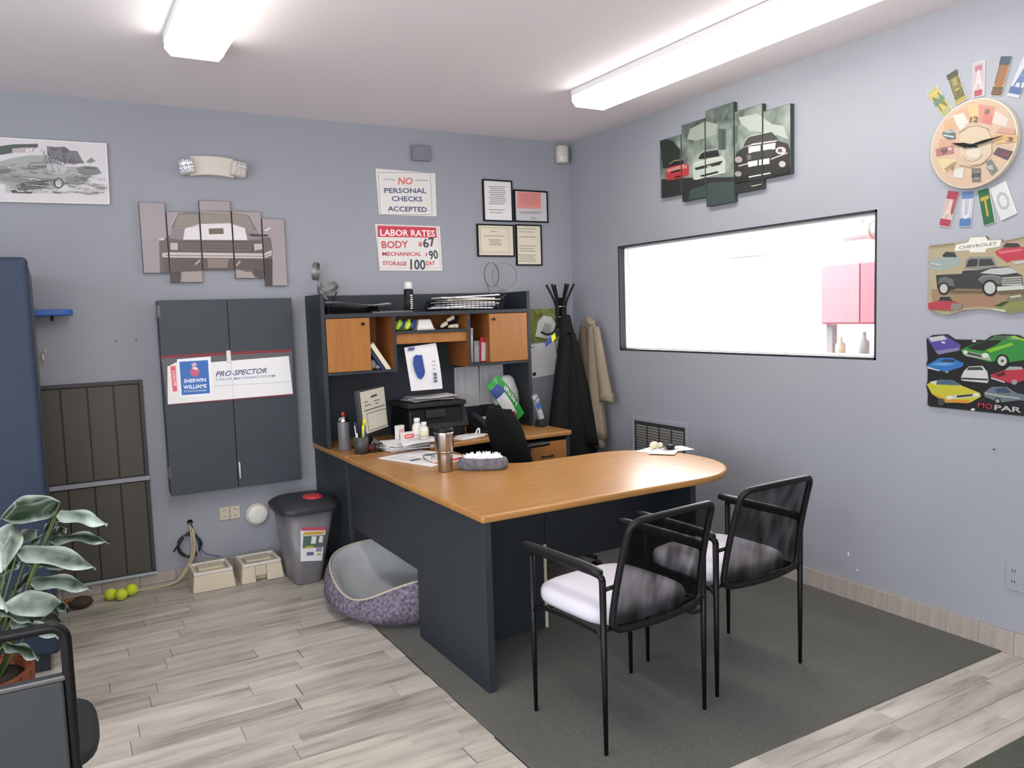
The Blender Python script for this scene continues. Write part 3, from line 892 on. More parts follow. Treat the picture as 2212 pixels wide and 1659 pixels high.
  ('P','e5e0cc',[(3.1169,1.3535),(3.1162,1.3515),(3.1141,1.3497),(3.111,1.3485),(3.1074,1.3481),(3.1037,1.3484),(3.1005,1.3495),(3.0984,1.3512),(3.0976,1.3533),(3.0983,1.3553),(3.1004,1.3571),(3.1035,1.3583),(3.1071,1.3588),(3.1108,1.3584),(3.114,1.3573),(3.1161,1.3556)]),
  ('P','e5e0cc',[(3.1173,1.0534),(3.1166,1.0513),(3.1145,1.0494),(3.1114,1.0479),(3.1077,1.0472),(3.104,1.0472),(3.1008,1.0481),(3.0987,1.0497),(3.0979,1.0517),(3.0986,1.0539),(3.1007,1.0558),(3.1038,1.0573),(3.1075,1.058),(3.1112,1.0579),(3.1144,1.057),(3.1165,1.0555)]),
 ],
 'clock': [
  ('P','efc1a2',[(3.0108,2.3454),(3.0696,2.3629),(3.0816,2.2884),(3.0393,2.269)]),
  ('P','f3d6a0',[(3.0669,2.3648),(3.1142,2.3575),(3.1156,2.2835),(3.0816,2.2884)]),
  ('P','eda592',[(3.1142,2.3575),(3.1859,2.3307),(3.1724,2.2587),(3.1182,2.283)]),
  ('P','e98f83',[(3.1383,2.3115),(3.174,2.2984),(3.1673,2.2598),(3.1338,2.2771)]),
  ('P','f4f1e8',[(3.0055,2.3362),(3.0488,2.3368),(3.0736,2.2927),(3.0394,2.2638),(3.0114,2.3114)]),
  ('P','f6e8dc',[(3.1837,2.3162),(3.2389,2.2716),(3.2299,2.2389),(3.1722,2.2662)]),
  ('P','e9bf96',[(2.9644,2.3164),(3.0084,2.3277),(3.023,2.2724),(2.9649,2.2846)]),
  ('P','6f7a78',[(2.9567,2.2731),(2.9955,2.2782),(3.0178,2.2578),(3.0183,2.2316),(2.9852,2.2356),(2.9598,2.2565)]),
  ('P','dde1dd',[(2.9625,2.2639),(3.0125,2.2458),(3.0072,2.2404),(2.9626,2.2573)]),
  ('P','c4cac8',[(2.9651,2.2766),(2.9956,2.275),(3.0123,2.2616),(2.9736,2.2669)]),
  ('P','e6b59a',[(2.9458,2.2514),(3.0184,2.2237),(3.0187,2.2053),(2.9408,2.2097)]),
  ('P','c58585',[(2.9266,2.2071),(3.0077,2.2075),(3.0111,2.1727),(2.9328,2.1737)]),
  ('P','ecd6da',[(2.9579,2.2011),(2.9968,2.2017),(3.0053,2.1895),(2.9637,2.1894)]),
  ('P','f2dfae',[(2.933,2.163),(3.0225,2.147),(3.0228,2.1285),(2.9737,2.0919)]),
  ('P','bba873',[(2.9677,2.1142),(3.0144,2.1379),(3.0228,2.1285),(2.9791,2.099)]),
  ('P','f4efe6',[(3.015,2.1036),(3.0584,2.1041),(3.0538,2.0578),(3.0101,2.0701)]),
  ('P','8b827c',[(3.0905,2.096),(3.1298,2.0894),(3.1309,2.0328),(3.0942,2.0359)]),
  ('P','d9d2ca',[(3.1013,2.0787),(3.1223,2.0765),(3.1224,2.0675),(3.1015,2.0684)]),
  ('P','d9d2ca',[(3.1018,2.0554),(3.1227,2.0533),(3.1228,2.0469),(3.1019,2.0476)]),
  ('P','8c8f8a',[(3.1525,2.111),(3.1727,2.1201),(3.2014,2.0697),(3.1766,2.051),(3.1557,2.0824)]),
  ('P','c9cbc4',[(3.1554,2.0952),(3.1783,2.0938),(3.1838,2.0726),(3.1634,2.0786)]),
  ('P','6b5862',[(3.1799,2.139),(3.1994,2.1629),(3.2614,2.1338),(3.2377,2.1034)]),
  ('P','c0474f',[(3.2125,2.133),(3.2445,2.127),(3.2423,2.12),(3.2175,2.127)]),
  ('P','f0c48a',[(3.1808,2.2168),(3.2743,2.1977),(3.275,2.1706),(3.1891,2.1775)]),
  ('P','e7b0a0',[(3.2101,2.2431),(3.2642,2.2218),(3.2695,2.2011),(3.1906,2.2248)]),
  ('P','efd9bd',[(3.0343,2.244),(3.074,2.2694),(3.1134,2.2675),(3.1523,2.2478),(3.1735,2.2032),(3.1748,2.1399),(3.1372,2.106),(3.0849,2.1099),(3.0414,2.1514)]),
  ('L','9c8872',.0024,[(3.0314,2.2576),(3.0739,2.272),(3.1133,2.2688),(3.1626,2.2432)]),
  ('L','8f7f6c',.0024,[(3.0365,2.1183),(3.0798,2.1017),(3.1295,2.1022),(3.1599,2.1223)]),
  ('L','a8937d',.0021,[(3.0521,2.1547),(3.0685,2.1335),(3.0899,2.1233),(3.1187,2.1259),(3.139,2.1439)]),
  ('P','f6ead6',[(3.1311,2.153),(3.1289,2.1442),(3.1223,2.1375),(3.1123,2.134),(3.1003,2.1343),(3.0881,2.1384),(3.0777,2.1456),(3.0706,2.1549),(3.068,2.1648),(3.0702,2.1738),(3.077,2.1804),(3.0872,2.1838),(3.0993,2.1834),(3.1114,2.1792),(3.1217,2.172),(3.1286,2.1628)]),
  ('T','7b6a58','12',(3.0813,2.3013),(3.1154,2.2963),.0232),
  ('T','9a8672','1',(3.1432,2.323),(3.1585,2.317),.0177),
  ('T','a9967d','7',(2.9984,2.1064),(3.0203,2.1132),.0186),
  ('T','6d665f','8',(3.091,2.0675),(3.1278,2.0615),.0234),
  ('T','7a6b5c','9',(2.9524,2.1915),(2.9859,2.1932),.0214),
  ('T','8b6d55','3',(3.2359,2.1882),(3.2603,2.1833),.0174),
 ],
 'old_car_poster': [
  ('P','747177',[(-3.4446,2.5253),(-3.4036,2.5225),(-3.3617,2.5285),(-3.3318,2.5073),(-3.3,2.5096),(-3.2818,2.4666),(-3.2674,2.4439),(-3.3368,2.4365),(-3.4139,2.452),(-3.4456,2.476)]),
  ('P','7c807b',[(-3.2614,2.4532),(-3.2328,2.4788),(-3.2126,2.4593),(-3.2432,2.4454)]),
  ('P','5e5b60',[(-3.4272,2.5179),(-3.3934,2.5204),(-3.3945,2.5058),(-3.4258,2.5006)]),
  ('P','5e5b60',[(-3.378,2.5186),(-3.349,2.5236),(-3.343,2.4977),(-3.3723,2.4898)]),
  ('P','4c5452',[(-3.7098,2.4972),(-3.5982,2.5224),(-3.4847,2.5333),(-3.4887,2.5134),(-3.609,2.4762),(-3.7135,2.4492)]),
  ('P','b5a7ac',[(-3.6073,2.499),(-3.5545,2.5086),(-3.4964,2.5128),(-3.5134,2.4872),(-3.6064,2.4778)]),
  ('T','f2f0f0','67',(-3.5455,2.4949),(-3.5127,2.4973),.0179),
  ('P','9fa09f',[(-3.7165,2.4097),(-3.606,2.4508),(-3.5247,2.4706),(-3.4484,2.473),(-3.3992,2.4414),(-3.3642,2.4202),(-3.285,2.4221),(-3.2043,2.4241),(-3.1873,2.3952),(-3.2345,2.3776),(-3.2572,2.3614),(-3.2727,2.3309),(-3.3191,2.3152),(-3.3712,2.3229),(-3.3986,2.3054),(-3.464,2.2935),(-3.5794,2.2735),(-3.6295,2.2684),(-3.6511,2.3087),(-3.7227,2.3276)]),
  ('P','8b8d8b',[(-3.7178,2.3927),(-3.6436,2.4086),(-3.612,2.3707),(-3.533,2.3579),(-3.447,2.3511),(-3.4531,2.3377),(-3.5706,2.3257),(-3.6063,2.3138),(-3.6548,2.3256),(-3.7221,2.3361)]),
  ('P','6c706e',[(-3.5446,2.4062),(-3.5275,2.4331),(-3.4535,2.4379),(-3.4531,2.4089),(-3.5102,2.3939)]),
  ('P','9c9a9c',[(-3.5279,2.4273),(-3.4563,2.4348),(-3.4559,2.4232),(-3.5328,2.4126)]),
  ('P','b8b6b7',[(-3.4544,2.4262),(-3.4152,2.4345),(-3.3515,2.4151),(-3.372,2.3845),(-3.4447,2.3832)]),
  ('L','6a6c6b',.0035,[(-3.4316,2.4218),(-3.416,2.3878)]),
  ('L','6a6c6b',.0035,[(-3.4009,2.4179),(-3.3901,2.3864)]),
  ('P','5f6462',[(-3.607,2.3052),(-3.5707,2.3243),(-3.453,2.3391),(-3.4493,2.3189),(-3.4689,2.2976),(-3.5915,2.2787)]),
  ('L','2f3331',.0026,[(-3.5708,2.3228),(-3.4558,2.3361)]),
  ('L','2f3331',.0026,[(-3.582,2.3065),(-3.462,2.3212)]),
  ('L','dededc',.0029,[(-3.6086,2.2837),(-3.5916,2.2773),(-3.5285,2.2831),(-3.469,2.2953)]),
  ('P','3f4341',[(-3.6283,2.2841),(-3.6062,2.2823),(-3.5971,2.2713),(-3.529,2.2759),(-3.5347,2.2669),(-3.6248,2.2657)]),
  ('P','3c403e',[(-3.3786,2.3299),(-3.3813,2.3185),(-3.3874,2.3087),(-3.3959,2.3019),(-3.4055,2.2992),(-3.4148,2.301),(-3.4224,2.307),(-3.4271,2.3162),(-3.4281,2.3273),(-3.4254,2.3386),(-3.4194,2.3484),(-3.4109,2.3552),(-3.4013,2.358),(-3.392,2.3563),(-3.3844,2.3503),(-3.3797,2.3411)]),
  ('P','c2c5c3',[(-3.3849,2.3296),(-3.3868,2.3209),(-3.3911,2.3135),(-3.397,2.3084),(-3.4037,2.3063),(-3.4102,2.3077),(-3.4154,2.3123),(-3.4186,2.3193),(-3.4193,2.3278),(-3.4174,2.3364),(-3.4131,2.3438),(-3.4072,2.3489),(-3.4005,2.351),(-3.394,2.3497),(-3.3888,2.3451),(-3.3856,2.3381)]),
  ('P','a9aeaa',[(-3.6286,2.287),(-3.6301,2.279),(-3.6332,2.2722),(-3.6374,2.2676),(-3.642,2.2658),(-3.6465,2.2671),(-3.65,2.2714),(-3.652,2.278),(-3.6523,2.2858),(-3.6509,2.2938),(-3.6478,2.3006),(-3.6436,2.3052),(-3.639,2.307),(-3.6345,2.3057),(-3.631,2.3014),(-3.6289,2.2948)]),
  ('P','818381',[(-3.3685,2.3613),(-3.2886,2.3701),(-3.2599,2.3613),(-3.2754,2.3308),(-3.3244,2.315),(-3.3611,2.3175)]),
  ('L','d4d4d4',.003,[(-3.3582,2.3221),(-3.3243,2.3164),(-3.2919,2.324),(-3.2696,2.337)]),
  ('P','787a78',[(-3.3118,2.4175),(-3.2685,2.429),(-3.2095,2.4267),(-3.1898,2.398),(-3.2179,2.3845),(-3.2828,2.3778),(-3.3029,2.3944)]),
  ('L','bdbdbd',.0027,[(-3.2883,2.3746),(-3.2344,2.3791),(-3.1904,2.389)]),
  ('P','5b5d5c',[(-3.2662,2.4233),(-3.2178,2.4232),(-3.2103,2.4148),(-3.2695,2.4142)]),
  ('P','6b6d6b',[(-3.719,2.3757),(-3.6326,2.3922),(-3.6264,2.3755),(-3.7212,2.3474)]),
 ],
 'color_strip': [
  ('P','e9e7e7',[(-2.9298,1.2943),(-2.8805,1.3194),(-2.6905,1.3074),(-2.2294,1.3189),(-2.2163,1.0821),(-2.9418,1.0773)]),
  ('P','d3d1d2',[(-2.6836,1.1678),(-2.2246,1.162),(-2.2237,1.1555),(-2.684,1.1616)]),
  ('P','f0f0f4',[(-2.8757,1.3352),(-2.6884,1.3417),(-2.6981,1.111),(-2.8715,1.1107)]),
  ('P','3a6db5',[(-2.8636,1.3204),(-2.7052,1.3214),(-2.7059,1.124),(-2.8631,1.1242)]),
  ('P','c9607a',[(-2.7565,1.255),(-2.7592,1.2439),(-2.7654,1.2348),(-2.7743,1.229),(-2.7843,1.2274),(-2.7941,1.2303),(-2.8021,1.2372),(-2.807,1.2471),(-2.8083,1.2583),(-2.8056,1.2694),(-2.7994,1.2785),(-2.7906,1.2843),(-2.7806,1.2859),(-2.7708,1.283),(-2.7628,1.2762),(-2.7578,1.2663)]),
  ('P','dcb4bc',[(-2.8006,1.3005),(-2.7788,1.3142),(-2.7686,1.2945),(-2.7903,1.2836)]),
  ('P','f0d9dd',[(-2.7999,1.2822),(-2.7692,1.2843),(-2.7648,1.2637),(-2.7854,1.2711)]),
  ('T','f4f6fb','SHERWIN',(-2.8465,1.2061),(-2.7241,1.2057),.0222),
  ('T','f4f6fb','WILLIAMS',(-2.8507,1.1699),(-2.7225,1.1694),.0235),
  ('T','c9d6ee','AUTOMOTIVE FINISHES',(-2.8504,1.1456),(-2.7241,1.1432),.0089),
  ('P','f3e7ea',[(-2.9284,1.2982),(-2.8851,1.3056),(-2.8848,1.1381),(-2.9243,1.1331)]),
  ('P','e0606e',[(-2.9137,1.2965),(-2.8856,1.2988),(-2.8859,1.1503),(-2.9103,1.1482)]),
  ('T','f7e3e5','COLOR',(-2.8985,1.2723),(-2.8952,1.1793),.0149),
  ('T','5c6488','PRO-SPECTOR',(-2.6696,1.2349),(-2.3684,1.2382),.0329,.35),
  ('T','9aa2bd','COLOR MATCHING SYSTEM',(-2.6697,1.2019),(-2.316,1.2028),.014,.3),
  ('L','d9d6d4',.0058,[(-2.5764,1.3181),(-2.5761,1.0803)]),
 ],
 'no_checks_sign': [
  ('L','8d8f9c',.0033,[(-1.5398,2.4987),(-1.16,2.5174),(-1.1591,2.2348),(-1.5359,2.2226),(-1.5398,2.4987)]),
  ('T','d9645e','NO',(-1.4031,2.4503),(-1.2934,2.4561),.048,.2),
  ('L','8f8a90',.0046,[(-1.5065,2.4579),(-1.4209,2.456)]),
  ('L','8f8a90',.0047,[(-1.2745,2.4638),(-1.1812,2.4654)]),
  ('T','4d5479','PERSONAL',(-1.5032,2.3824),(-1.1957,2.3955),.0344),
  ('T','4d5479','CHECKS',(-1.4521,2.3317),(-1.2283,2.3378),.0346),
  ('T','454c74','ACCEPTED',(-1.4841,2.2641),(-1.1977,2.2676),.0346),
 ],
 'labor_sign': [
  ('P','c5394b',[(-1.5608,2.1491),(-1.1349,2.1463),(-1.1304,2.0776),(-1.5624,2.0749)]),
  ('L','c98a94',.0027,[(-1.5642,2.1523),(-1.1196,2.1467),(-1.1127,1.87),(-1.5676,1.8701),(-1.5642,2.1523)]),
  ('T','f3e8e9','LABOR RATES',(-1.5453,2.1044),(-1.1444,2.1062),.0439),
  ('T','c4475a','BODY',(-1.5387,2.0235),(-1.3466,2.0296),.0493),
  ('T','c4475a','$',(-1.2724,2.0307),(-1.2424,2.0311),.0314),
  ('T','3a3d4e','67',(-1.2385,2.0346),(-1.1468,2.0532),.063),
  ('T','c4475a','MECHANICAL',(-1.5381,1.9636),(-1.253,1.9646),.0267),
  ('T','c4475a','$',(-1.223,1.9628),(-1.2078,1.963),.0247),
  ('T','3a3d4e','90',(-1.1968,1.9562),(-1.1278,1.9636),.0634),
  ('T','c4475a','STORAGE',(-1.5376,1.9015),(-1.3638,1.8986),.0281),
  ('T','3a3d4e','100',(-1.3382,1.8939),(-1.2263,1.8907),.0716),
  ('T','c4475a','DAY',(-1.222,1.901),(-1.1535,1.9033),.0303),
 ],
 'frame_doc_a': [
  ('L','8b8a80',.005,[(-.7092,2.4476),(-.5683,2.4517)]),
  ('L','8b8a80',.005,[(-.6999,2.4347),(-.5839,2.4374)]),
  ('L','8b8a80',.005,[(-.7004,2.4213),(-.5693,2.4246)]),
  ('L','8b8a80',.005,[(-.7108,2.4074),(-.5698,2.4111)]),
  ('L','8b8a80',.005,[(-.7015,2.3945),(-.5703,2.3975)]),
  ('L','8b8a80',.005,[(-.702,2.3811),(-.5859,2.3833)]),
  ('L','8b8a80',.005,[(-.7124,2.3672),(-.5714,2.3704)]),
  ('L','8b8a80',.005,[(-.7031,2.3542),(-.5719,2.3568)]),
  ('L','8b8a80',.005,[(-.7036,2.3408),(-.5724,2.3432)]),
  ('L','8b8a80',.005,[(-.714,2.327),(-.588,2.3291)]),
  ('L','8b8a80',.005,[(-.7157,2.2843),(-.583,2.2862)]),
  ('L','8b8a80',.005,[(-.7067,2.2633),(-.5989,2.2641)]),
 ],
 'frame_doc_b': [
  ('P','d98c85',[(-.4721,2.4218),(-.2681,2.4284),(-.2679,2.3062),(-.474,2.3016)]),
  ('L','c2736d',.0051,[(-.4515,2.4025),(-.2864,2.407)]),
  ('L','c2736d',.0051,[(-.4418,2.3866),(-.3028,2.3897)]),
  ('L','c2736d',.0051,[(-.4424,2.3703),(-.2876,2.3739)]),
  ('L','c2736d',.0051,[(-.4533,2.3535),(-.2881,2.3573)]),
  ('L','c2736d',.0051,[(-.4436,2.3376),(-.2887,2.3407)]),
  ('L','8b8a80',.0051,[(-.4646,2.2788),(-.2642,2.2827)]),
  ('L','8b8a80',.0051,[(-.4547,2.2682),(-.2805,2.2711)]),
  ('L','8b8a80',.0051,[(-.3624,2.2383),(-.3099,2.237)]),
  ('L','8b8a80',.0051,[(-.3523,2.2276),(-.3261,2.2254)]),
 ],
 'frame_doc_c': [
  ('L','a59d7c',.0035,[(-.7901,2.1579),(-.5542,2.1566),(-.5565,1.9826),(-.7892,1.9804),(-.7901,2.1579)]),
  ('L','8b8a80',.005,[(-.7053,2.1315),(-.6558,2.1297)]),
  ('L','8b8a80',.005,[(-.764,2.0982),(-.5901,2.0987)]),
  ('L','8b8a80',.005,[(-.7242,2.0704),(-.6164,2.0694)]),
  ('L','8b8a80',.005,[(-.7148,2.0586),(-.6319,2.0571)]),
  ('L','8b8a80',.005,[(-.7153,2.0467),(-.6173,2.0453)]),
  ('L','8b8a80',.005,[(-.7256,2.0346),(-.6178,2.0333)]),
 ],
 'frame_doc_d': [
  ('L','8b8a80',.0051,[(-.4777,2.1548),(-.3216,2.1556)]),
  ('L','8b8a80',.0051,[(-.4682,2.1332),(-.3382,2.1331)]),
  ('L','8b8a80',.0051,[(-.4713,2.0966),(-.3236,2.0965)]),
  ('L','8b8a80',.0051,[(-.4737,2.0309),(-.326,2.0299)]),
  ('L','8b8a80',.0051,[(-.4641,2.0127),(-.3424,2.0112)]),
  ('L','8b8a80',.0051,[(-.4647,1.9944),(-.3273,1.9929)]),
  ('L','8b8a80',.0051,[(-.4761,1.965),(-.3283,1.9632)]),
  ('L','8b8a80',.0051,[(-.4663,1.9504),(-.3447,1.9483)]),
  ('L','8b8a80',.0051,[(-.4669,1.9358),(-.3293,1.9336)]),
  ('L','8b8a80',.0051,[(-.4777,1.9211),(-.3298,1.9187)]),
 ],
}
# ------------------------------------------------------------------ the room
H = 2.808
fl = struct('floor', BX((-5.6, -7.0, -.08), (0.0, 0.0, -.012)), 'grout')
PL, PW = .61, .12
plank_mesh = {}


def plank(x0, x1, y0, y1):
    k = (round(x1 - x0, 2), round(y1 - y0, 3))
    if k not in plank_mesh:
        a, b = (x1 - x0) / 2 - .0008, (y1 - y0) / 2 - .0008
        mb = MB()
        c = .0009
        mb.frustum((-a, -b, a, b), (-a, -b, a, b), -.012, -c).frustum((-a, -b, a, b), (-a + c, -b + c, a - c, b - c), -c, 0)
        o = mb.build('plank', 'wood_look_tile', fl, 0, False)
        plank_mesh[k] = o
    else:
        o = plank_mesh[k].copy()
        COL.objects.link(o)
    o.location = ((x0 + x1) / 2, (y0 + y1) / 2, 0)


row = 0
y = 0.0
while y > -4.19:
    y1 = y - PW
    off = (row * .373 + (.2 if row % 3 else 0)) % PL
    xmax = -2.205 if y1 > -3.26 else 0.0
    x = xmax + off
    if row < 30 or y1 < -3.2:
        while x > -4.3:
            b = min(x, xmax)
            a = max(x - PL, -4.3)
            if b - a > .03 and (a > -3.5 or y1 > -3.3):
                plank(a, b, y1, y)
            x -= PL
    y = y1
    row += 1
struct('trim_1', BX((-5.6, -7.0, -.012), (0.0, y, -.0005)), 'tile_plain')
struct('trim_2', BX((-5.6, y, -.012), (-4.3, 0, -.0005)), 'tile_plain')

struct('ceiling', BX((-5.74, -7.14, H), (0.14, 0.14, H + .1)), 'ceiling_paint')
struct('wall_back', BX((-5.74, 0.0, 0), (0.14, .14, H)), 'wall_paint')
wf = MB()
LY0, LY1, LZ0, LZ1 = -5.6, -2.2, .45, 2.55
wf.box((-5.74, -7.0, 0), (-5.6, LY0, H)).box((-5.74, LY1, 0), (-5.6, 0, H)).box((-5.74, LY0, 0), (-5.6, LY1, LZ0)).box((-5.74, LY0, LZ1), (-5.6, LY1, H))
struct('wall_left', wf, 'wall_paint')
FX0, FX1 = -5.35, -3.05
wf = MB()
wf.box((-5.74, -7.14, 0), (FX0, -7.0, H)).box((FX1, -7.14, 0), (.14, -7.0, H)).box((FX0, -7.14, 0), (FX1, -7.0, LZ0)).box((FX0, -7.14, LZ1), (FX1, -7.0, H))
struct('wall_front', wf, 'wall_paint')
w3 = struct('fill_window', MB().box((FX0, -7.1, LZ0), (FX0 + .06, -7.02, LZ1)).box((FX1 - .06, -7.1, LZ0), (FX1, -7.02, LZ1)).box((FX0 + .06, -7.1, LZ0), (FX1 - .06, -7.02, LZ0 + .06)).box((FX0 + .06, -7.1, LZ1 - .06), (FX1 - .06, -7.02, LZ1)), 'black_metal')  # unseen window, added as an opening for the front fill light
struct('pane', BX((FX0 + .06, -7.065, LZ0 + .06), (FX1 - .06, -7.06, LZ1 - .06)), 'window_glass', w3)
w2 = struct('window_2', MB().box((-5.7, LY0, LZ0), (-5.62, LY0 + .06, LZ1)).box((-5.7, LY1 - .06, LZ0), (-5.62, LY1, LZ1)).box((-5.7, LY0 + .06, LZ0), (-5.62, LY1 - .06, LZ0 + .06)).box((-5.7, LY0 + .06, LZ1 - .06), (-5.62, LY1 - .06, LZ1)).box((-5.7, -3.93, LZ0 + .06), (-5.62, -3.87, LZ1 - .06)), 'black_metal')
struct('pane', BX((-5.665, LY0 + .06, LZ0 + .06), (-5.66, -3.93, LZ1 - .06)), 'window_glass', w2)
struct('pane', BX((-5.665, -3.87, LZ0 + .06), (-5.66, LY1 - .06, LZ1 - .06)), 'window_glass', w2)

WY0, WY1, WZ0, WZ1 = -.578, -2.617, 1.251, 1.983
wr = MB()
wr.box((0, -7.0, 0), (.14, WY1, H)).box((0, WY0, 0), (.14, 0, H)).box((0, WY1, 0), (.14, WY0, WZ0)).box((0, WY1, WZ1), (.14, WY0, H))
wall_r = struct('wall_right', wr, 'wall_paint')
win = struct('window_1', MB().box((0, WY0 - .012, WZ0), (.045, WY0, WZ1)).box((0, WY1, WZ0), (.045, WY1 + .012, WZ1)).box((0, WY1, WZ0), (.045, WY0, WZ0 + .012)).box((0, WY1, WZ1 - .012), (.045, WY0, WZ1)), 'navy_dark')
struct('window_frame', MB().box((.045, WY0 - .02, WZ0), (.135, WY0, WZ1)).box((.045, WY1, WZ0), (.135, WY1 + .02, WZ1)).box((.045, WY1, WZ0), (.135, WY0, WZ0 + .02)).box((.045, WY1, WZ1 - .02), (.135, WY0, WZ1)), 'white_paint', win)
struct('pane', BX((.07, WY1 + .02, WZ0 + .02), (.076, WY0 - .02, WZ1 - .02)), 'window_glass', win)
# chips knocked out of the paint and nails left in the wall
for (yy, zz, w, h) in ((-2.467, .240, .010, .024), (-2.519, .167, .009, .010)):
    struct('paint_chip', right_plate([(-yy - w / 2, zz - h / 2), (-yy + w / 2, zz - h / 3), (-yy + w * .3, zz + h / 2), (-yy - w * .4, zz + h / 3)], -.0008, 0), 'white_paint', wall_r)
struct('nail', MB().tube([(0, -3.197, .886), (-.012, -3.197, .886)], .004, 6), 'chrome', wall_r)

bb = struct('baseboard_right', BX((-.004, -6.9, 0), (0, 0, .101)), 'grout')
yy = 0.0
tl = None
while yy > -3.9:
    o = MB().box((-.006, -.0745, -.05), (.005, .0745, .05)).build('tile', 'tile_skirting', bb, .002, False) if tl is None else tl.copy()
    if tl is not None:
        COL.objects.link(o)
    tl = tl or o
    o.location = (-.009, yy - .075, .0505)
    yy -= .15
bb2 = struct('baseboard_back', BX((-3.75, -.004, 0), (-2.1, 0, .068)), 'grout')
xx = -3.75
tl = None
while xx < -2.2:
    o = MB().box((-.099, -.005, -.033), (.099, .006, .033)).build('tile', 'tile_skirting', bb2, .002, False) if tl is None else tl.copy()
    if tl is not None:
        COL.objects.link(o)
    tl = tl or o
    o.location = (xx + .1, -.0095, .0345)
    xx += .2

# the workshop seen through the window
struct('floor_2', BX((.14, -3.0, -.08), (6.2, 7.0, 0)), 'shop_grey')
struct('ceiling_2', BX((.14, -3.0, 3.5), (6.2, 7.0, 3.6)), 'shop_white')
struct('wall_shop', MB().box((6.2, -3.0, 0), (6.3, 7.0, 3.5)).box((.14, 7.0, 0), (6.2, 7.1, 3.5)).box((.14, -3.1, 0), (6.2, -3.0, 3.5)), 'shop_white')
t = thing('workbench', 'pale workbench under the red chest, seen through the window', 'workbench', (2.35, -.75, 0))
BX((2.0, -1.5, 1.05), (2.75, .15, 1.1)).build('bench_top', 'shop_tan', t)
for x in (2.04, 2.66):
    for yv in (-1.46, .06):
        BX((x, yv, 0), (x + .06, yv + .06, 1.05)).build('leg', 'shop_grey', t)
t = thing('tool_chest', 'red metal tool chest standing on the bench beyond the window', 'tool chest', (2.3, -.9, 1.3))
MB().box((2.08, -1.4, 1.36), (2.6, -.62, 1.86)).build('body', 'shop_pink', t, .01)
BX((2.062, -1.385, 1.375), (2.08, -1.005, 1.845)).build('door', 'shop_pink', t, .004)
BX((2.062, -.995, 1.375), (2.08, -.635, 1.845)).build('door', 'shop_pink_shaded', t, .004)
for yv in (-1.36, -.7):
    BX((2.12, yv, 1.1), (2.18, yv + .06, 1.36)).build('leg', 'shop_grey', t)
for k, (yv, hh, mm, lb) in enumerate(((-.78, .16, 'shop_tan', 'tan bottle on the bench below the red chest'), (-1.0, .2, 'shop_grey', 'grey bottle on the bench below the red chest'))):
    single('bottle', MB().lathe([(.035, 0), (.04, .01), (.04, hh * .6), (.015, hh * .75), (.015, hh)], (2.12, yv, 1.1), 14), mm, lb, 'bottle')
t = thing('air_duct', 'pale grey duct run high beyond the window above the red chest', 'duct', (2.5, -1.05, 2.06))
MB().tube([(2.5, -1.75, 2.13), (2.5, -.55, 2.13)], .07, 16).build('duct_pipe', 'shop_grey', t)
for yv in (-1.6, -1.2, -.8):
    MB().tube([(2.5, yv - .015, 2.13), (2.5, yv + .015, 2.13)], .078, 16).build('joint_ring', 'shop_tan', t)
for yv in (-1.4, -.7):
    MB().tube([(2.5, yv, 2.2), (2.5, yv, 3.5)], .006, 6).build('hanger', 'shop_grey', t)
single('wall_box', BX((2.9, .9, 2.05), (3.1, 1.25, 2.42)), 'shop_grey', 'grey box mounted up beyond the window', 'box', bevel=.01)
single('shop_locker', BX((4.6, -2.2, 0), (5.3, -.9, 2.05)), 'shop_white', 'white locker in the workshop beyond the window', 'locker', bevel=.01)

# floor coverings
cp = MB().box((-2.203, -3.25, 0), (-.013, -.011, .006))
single('carpet', cp, 'carpet', 'large dark grey carpet under the desk and chairs', 'carpet', bevel=.002)
mt = MB().box((-1.9, -5.2, 0), (-.2, -3.672, .008))
single('floor_mat', mt, 'mat_green', 'dark mat on the tiles, its edge cutting the photo bottom corner', 'mat', bevel=.003)

# ------------------------------------------------------------------ ceiling lights


def fixture(x, y0, y1, label, caps=(1, 1)):
    t = thing('ceiling_light', label, 'ceiling light', (x, (y0 + y1) / 2, H), 0, 'fluorescent ceiling fixtures')
    BX((x - .128, y0, H - .036), (x + .128, y1, H - .0005)).build('housing', 'white_paint', t, .002)
    z0 = H - .092
    prof = [(-.123, H - .0365), (-.123, H - .062), (-.098, z0), (.098, z0), (.123, H - .062), (.123, H - .0365)]
    mb = MB()
    n = len(prof)
    ya, yb = y0 + .006, y1 - .006
    vs = [(x + a, ya, z) for a, z in prof] + [(x + a, yb, z) for a, z in prof]
    fs = [(i, i + 1, n + i + 1, n + i) for i in range(n - 1)] + [tuple(range(n)), tuple(reversed(range(n, 2 * n)))]
    mb.add(vs, fs)
    mb.build('diffuser', 'tube_glow', t)
    for yv, cap in ((y0, caps[0]), (y1 - .006, caps[1])):
        if not cap:
            continue
        MB().add([(x + a * 1.02, yv, z - .002 if z < H - .04 else z) for a, z in prof] + [(x + a * 1.02, yv + .006, z - .002 if z < H - .04 else z) for a, z in prof], [tuple(range(n)), tuple(reversed(range(n, 2 * n)))] + [(i, (i + 1) % n, n + (i + 1) % n, n + i) for i in range(n)]).build('end_cap', 'white_plastic', t)


fixture(-2.855, -2.46, -1.24, 'glowing ceiling light over the tiled floor, square end showing', (0, 1))
fixture(-2.855, -3.68, -2.462, 'ceiling light over the tiled floor, behind the one that shows its end', (1, 0))
fixture(-.68, -2.44, -1.215, 'long glowing ceiling light by the window wall, its end above the corner', (0, 1))
fixture(-.68, -3.66, -2.442, 'ceiling light by the window wall, continuing the long strip outward', (1, 0))

